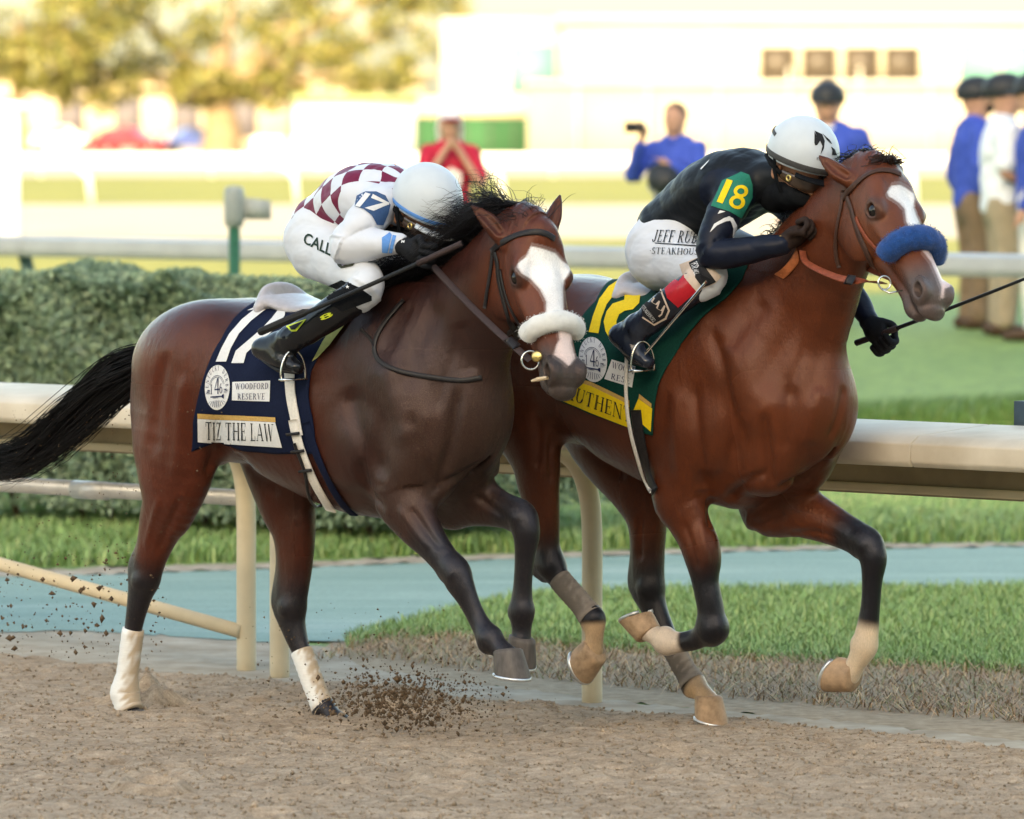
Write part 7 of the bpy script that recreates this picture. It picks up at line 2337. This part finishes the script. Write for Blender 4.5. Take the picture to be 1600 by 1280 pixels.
# ------------------------------------------------------------------ bystanders on the turf
M_SKIN2 = mat('fair_skin', (.44, .25, .18), .55, .1, 30, .1)
def person(px, head_py, d, face_ang, label, shirt, trousers, head='bare', hair=(.05, .03, .02), arms=None, scale=1.0, sleeves='long', mask=False, wide=1.0, skin=M_SKIN2, seed=0, collar=None):
    """standing figure; px: body axis; face_ang: where it looks, degrees from +x; arms: per side (elbow, hand) in body coordinates (forward, left, up)"""
    x = (px - 800) / FPX * d
    zg = float(terrain(x, d))
    ztop = CAMZ - (head_py - HOR) * d / FPX - zg
    s = ztop / 1.80 * scale
    SW = np.array([1.2, 1.2 * wide, 1.0])
    root = empty('person', (x, d, zg), math.radians(face_ang)); tag(root, label, 'person')
    h = .014
    def grid(z0, z1, f0=-.35, f1=.65, l0=-.5, l1=.5): return Solid(np.arange(f0, f1, h), np.arange(l0, l1, h), np.arange(z0, z1, h))
    arms = arms or {-1: ((-.04, .27, 1.12), (.06, .27, .88)), 1: ((-.04, .27, 1.12), (.06, .27, .88))}
    def A(sd):
        e, w = arms[sd]
        return np.array([0, sd * .185, 1.43]), np.array([e[0], sd * e[1], e[2]]), np.array([w[0], sd * w[1], w[2]])
    # body
    so = grid(-.03, 1.85)
    so.tube([((0, 0, .95), .11, .16), ((0, 0, 1.15), .10, .14), ((0, 0, 1.35), .11, .18), ((0, 0, 1.46), .07, .12)], n=(1, 0, 0), k=0)
    so.tube([((0, 0, 1.44), .062, .066), ((.015, 0, 1.58), .060, .062)], n=(1, 0, 0), k=.03)
    so.ellipsoid((.02, 0, 1.665), (.095, .082, .125), k=.02); so.ellipsoid((.06, 0, 1.60), (.055, .05, .05), k=.03)
    so.ellipsoid((.118, 0, 1.665), (.02, .014, .026), k=.01)
    for sd in (-1, 1):
        so.ellipsoid((.012, sd * .082, 1.665), (.018, .010, .030), k=.008)
        so.ellipsoid((.104, sd * .032, 1.69), (.012, .014, .009), k=.006, op='sub')
        a, e, w = A(sd)
        so.tube([(a, .045, .045), (e, .036, .036), (w, .026, .028)], n=(1, 0, 0), k=.03)
        dr = norm(w - e)
        so.ellipsoid(w + dr * .05, (.030, .030, .040), k=.02)
        for q in (-.024, -.008, .008, .024):
            sdv = norm(np.cross(dr, (0, 0, 1.0)) + 1e-6)
            so.tube([(w + dr * .07 + sdv * q, .011, .011), (w + dr * .12 + sdv * q * 1.1 + np.array([.008, 0, 0]), .009, .009)], n=(1, 0, 0), k=.006)
        so.tube([((0, sd * .09, .95), .085, .085), ((.02, sd * .095, .52), .058, .055), ((0, sd * .10, .10), .04, .04), ((.05, sd * .10, .045), .035, .04)], n=(1, 0, 0), k=.03)
    V, Q = so.mesh('p'); link('body', mesh_np('body', V * s * SW, Q), root, skin)
    # shirt or jacket
    so = grid(.7, 1.65)
    so.tube([((0, 0, .93), .130, .185), ((0, 0, 1.12), .125, .170), ((0, 0, 1.33), .130, .200), ((-.005, 0, 1.47), .085, .150)], n=(1, 0, 0), k=0)
    for sd in (-1, 1):
        a, e, w = A(sd)
        if sleeves == 'long': so.tube([(a, .072, .070), (e, .058, .056), (e + (w - e) * .85, .044, .044)], n=(1, 0, 0), k=.04)
        else: so.tube([(a, .075, .072), (a + (e - a) * .75, .070, .068)], n=(1, 0, 0), k=.04)
    V, Q = so.mesh('p'); V = fold(V, Q, .012, 12, seed); link('jacket' if sleeves == 'long' else 'shirt', mesh_np('shirt', V * s * SW, Q), root, shirt)
    # trousers and shoes
    so = grid(-.0, 1.1)
    so.tube([((0, 0, .86), .115, .165), ((0, 0, 1.02), .120, .170)], n=(1, 0, 0), k=0)
    for sd in (-1, 1): so.tube([((0, sd * .09, .92), .105, .098), ((.02, sd * .098, .52), .080, .074), ((0, sd * .105, .10), .065, .060)], n=(1, 0, 0), k=.03)
    V, Q = so.mesh('p'); V = fold(V, Q, .006, 14, seed + 1); link('trousers', mesh_np('trousers', V * s * SW, Q), root, trousers)
    for sd in (-1, 1):
        so = Solid(np.arange(-.15, .3, .012), np.arange(sd * .1 - .1, sd * .1 + .1, .012), np.arange(-.02, .16, .012))
        so.tube([((-.06, sd * .1, .045), .045, .042), ((.08, sd * .1, .04), .04, .046), ((.17, sd * .105, .03), .028, .038)], n=(0, 0, 1), k=0)
        V, Q = so.mesh('p'); link('shoe', mesh_np('shoe', V * s * SW, Q), root, mat('brown_shoe', (.06, .035, .02), .5, .2))
    # head wear
    so = Solid(np.arange(-.15, .3, .010), np.arange(-.16, .16, .010), np.arange(1.5, 1.9, .010))
    if head == 'helmet':
        so.ellipsoid((.012, 0, 1.715), (.135, .118, .122), k=0); so.cut((0, 0, 1.668), (.12, 0, -1)); so.tube([((.12, -.08, 1.685), .008, .03), ((.165, 0, 1.68), .008, .035), ((.12, .08, 1.685), .008, .03)], n=(0, 0, 1), k=.01)
        V, Q = so.mesh('p'); link('riding_helmet', mesh_np('riding_helmet', V * s * np.array([1.16, 1.12, 1.0]), Q), root, mat('dark_helmet', (.022, .026, .032), .45, .2, 20, .1))
    elif head == 'cap':
        so.ellipsoid((.01, 0, 1.72), (.112, .094, .088), k=0); so.cut((0, 0, 1.70), (.05, 0, -1))
        V, Q = so.mesh('p'); cp = link('cap', mesh_np('cap', V * s * SW, Q), root, mat('white_cap', (.66, .68, .74), .8, .05))
        Vb = [np.array([.09 + .10 * math.cos(a), .085 * math.sin(a), 1.705 - .012 * math.cos(a)]) for a in np.linspace(-1.5, 1.5, 13)]
        Vb = Vb + [v - np.array([0, 0, .008]) for v in Vb]
        Qb = [[i, i + 1, 14 + i, 13 + i] for i in range(12)]
        Tb = [[0, i, i + 1] for i in range(1, 12)] + [[13, 13 + i + 1, 13 + i] for i in range(1, 12)]
        link('cap_brim', mesh_np('cap_brim', np.array(Vb) * s * SW, Qb, Tb), cp, mat('red_brim', (.42, .015, .03), .7, .1))
        for sd in (-1, 1):
            so = Solid(np.arange(-.12, .12, .01), np.arange(-.15, .15, .01), np.arange(1.4, 1.75, .01)); so.tube([((-.02, sd * .088, 1.71), .03, .018), ((-.02, sd * .098, 1.62), .036, .02), ((.0, sd * .09, 1.53), .03, .02)], n=(1, 0, 0), k=0)
            V, Q = so.mesh('p'); link('hair', mesh_np('hair', V * s * SW, Q), root, mat('grey_hair', (.52, .52, .50), .7, .15))
    else:
        so.ellipsoid((.005, 0, 1.70), (.104, .088, .100), k=0); so.cut((.03, 0, 1.70), (.75, 0, -.75))
        V, Q = so.mesh('p'); link('hair', mesh_np('hair', V * s * SW, Q), root, mat('brown_hair', hair, .6, .2))
    if mask:
        so = Solid(np.arange(-.05, .2, .008), np.arange(-.12, .12, .008), np.arange(1.5, 1.72, .008)); so.ellipsoid((.062, 0, 1.615), (.066, .070, .062), k=0); so.cut((0, 0, 1.655), (0, 0, 1))
        V, Q = so.mesh('p'); link('face_mask', mesh_np('face_mask', V * s * SW, Q), root, M_MASK)
    if collar:
        ring_obj('collar', np.array([.005, 0, 1.475]) * s, (-.1, 0, 1),   .088 * s, .020 * s, collar, root)
    return root, s
M_RJ = mat('royal_blue_jacket', (.035, .075, .40), .7, .1, 8, .4, .01)
M_REDS = mat('red_shirt', (.42, .016, .045), .7, .1, 8, .3, .01)
M_WSH = mat('white_polo', (.66, .71, .78), .75, .05, 8, .3, .01)
M_KHAKI = mat('khaki_trousers', (.30, .25, .18), .8, .1, 10, .3, .01)
M_BRTR = mat('brown_trousers', (.17, .12, .08), .8, .1, 10, .3, .01)
M_DKTR = mat('dark_trousers', (.03, .03, .035), .8, .1, 10, .3, .01)
M_WHTR = mat('white_trousers', (.62, .60, .56), .8, .05, 10, .3, .01)
up_arm = ((.20, .25, 1.20), (.19, .045, 1.42))
pr, s_ = person(703, 168, 45.0, -85, 'man in red shirt and white cap with red brim, hands raised to his face', M_REDS, M_DKTR, 'cap', arms={-1: ((.16, .25, 1.18), (.19, .055, 1.46)), 1: ((.16, .25, 1.18), (.19, .055, 1.46))}, sleeves='short', seed=2, wide=.80)
o = link('shirt_print', mesh_np('shirt_print', np.array([(.178, -.075, 1.16), (.178, .075, 1.16), (.180, .085, 1.27), (.178, 0, 1.32), (.180, -.085, 1.27)]) * s_, None, [[0, 1, 2], [0, 2, 3], [0, 3, 4]]), pr, mat('white_shirt_print', (.7, .66, .68), .7, .05))
pr, s_ = person(1056, 160, 44.5, -112, 'bald man in blue jacket holding up a phone, dark helmet over his arm', M_RJ, M_DKTR, 'bare', (.10, .06, .04), arms={-1: ((.14, .31, 1.22), (.27, .17, 1.50)), 1: ((.14, .28, 1.16), (.27, .06, 1.30))}, seed=3, collar=M_RJ, wide=.84)
R_ = Matrix.Rotation(math.radians(-112), 3, 'Z')
hp0 = np.array(pr.location) + np.array(R_ @ Vector((.40 * s_, -.20 * s_, 1.60 * s_)))
ph = empty('phone', hp0, math.radians(-112)); tag(ph, 'black phone held up sideways by the man in blue jacket', 'phone')
V, Q = [], []; box(V, Q, (-.006, -.08, -.04), (.006, .08, .04)); cb = link('case', mesh_np('case', V, Q), ph, mat('phone_black', (.02, .02, .022), .4, .1), False)
V, Q = [], []; box(V, Q, (-.0075, -.074, -.035), (-.0062, .074, .035)); link('screen', mesh_np('screen', V, Q), ph, mat('phone_screen', (.03, .035, .04), .1, .1), False)
hp0 = np.array(pr.location) + np.array(R_ @ Vector((.33 * s_, .02 * s_, 1.19 * s_)))
hh = empty('spare_helmet', hp0, math.radians(-60)); tag(hh, 'dark riding helmet with grey side hanging from the forearm of the man with the phone', 'helmet')
so = Solid(np.arange(-.2, .2, .009), np.arange(-.2, .2, .009), np.arange(-.2, .2, .009)); so.ellipsoid((0, 0, 0), (.15, .125, .12), k=0); so.cut((0, 0, -.04), (0, 0, -1))
V, Q = so.mesh('p'); shell = link('shell', mesh_np('shell', V, Q), hh, mat('dark_helmet', (.022, .026, .032), .45, .2, 20, .1))
hh.rotation_euler = (math.radians(35), math.radians(30), math.radians(-60))
tt_ = Target(Frame(0, 0), V, Q)
ring_obj('helmet_trim', np.array([0, 0, -.035]), (0, 0, 1), .118, .022, mat('grey_trim', (.30, .32, .28), .6, .2), hh)
person(1293, 134, 44.0, -100, 'man in dark riding helmet and blue jacket standing behind the jockey in black', M_RJ, M_DKTR, 'helmet', seed=5, collar=M_WSH)
person(1522, 126, 43.5, 12, 'man in dark helmet, black mask and blue jacket with brown trousers', M_RJ, M_BRTR, 'helmet', mask=True, seed=6)
person(1566, 121, 42.6, 5, 'man in dark helmet, white polo and khaki trousers beside two men in blue jackets', M_WSH, M_KHAKI, 'helmet', seed=7, sleeves='short', arms={-1: ((-.02, .25, 1.13), (.20, .16, 1.06)), 1: ((-.04, .25, 1.13), (.15, .2, 1.05))})
person(1622, 118, 42.0, 170, 'man in blue jacket and white trousers cut off by the frame beside the white polo', M_RJ, M_WHTR, 'helmet', seed=8)
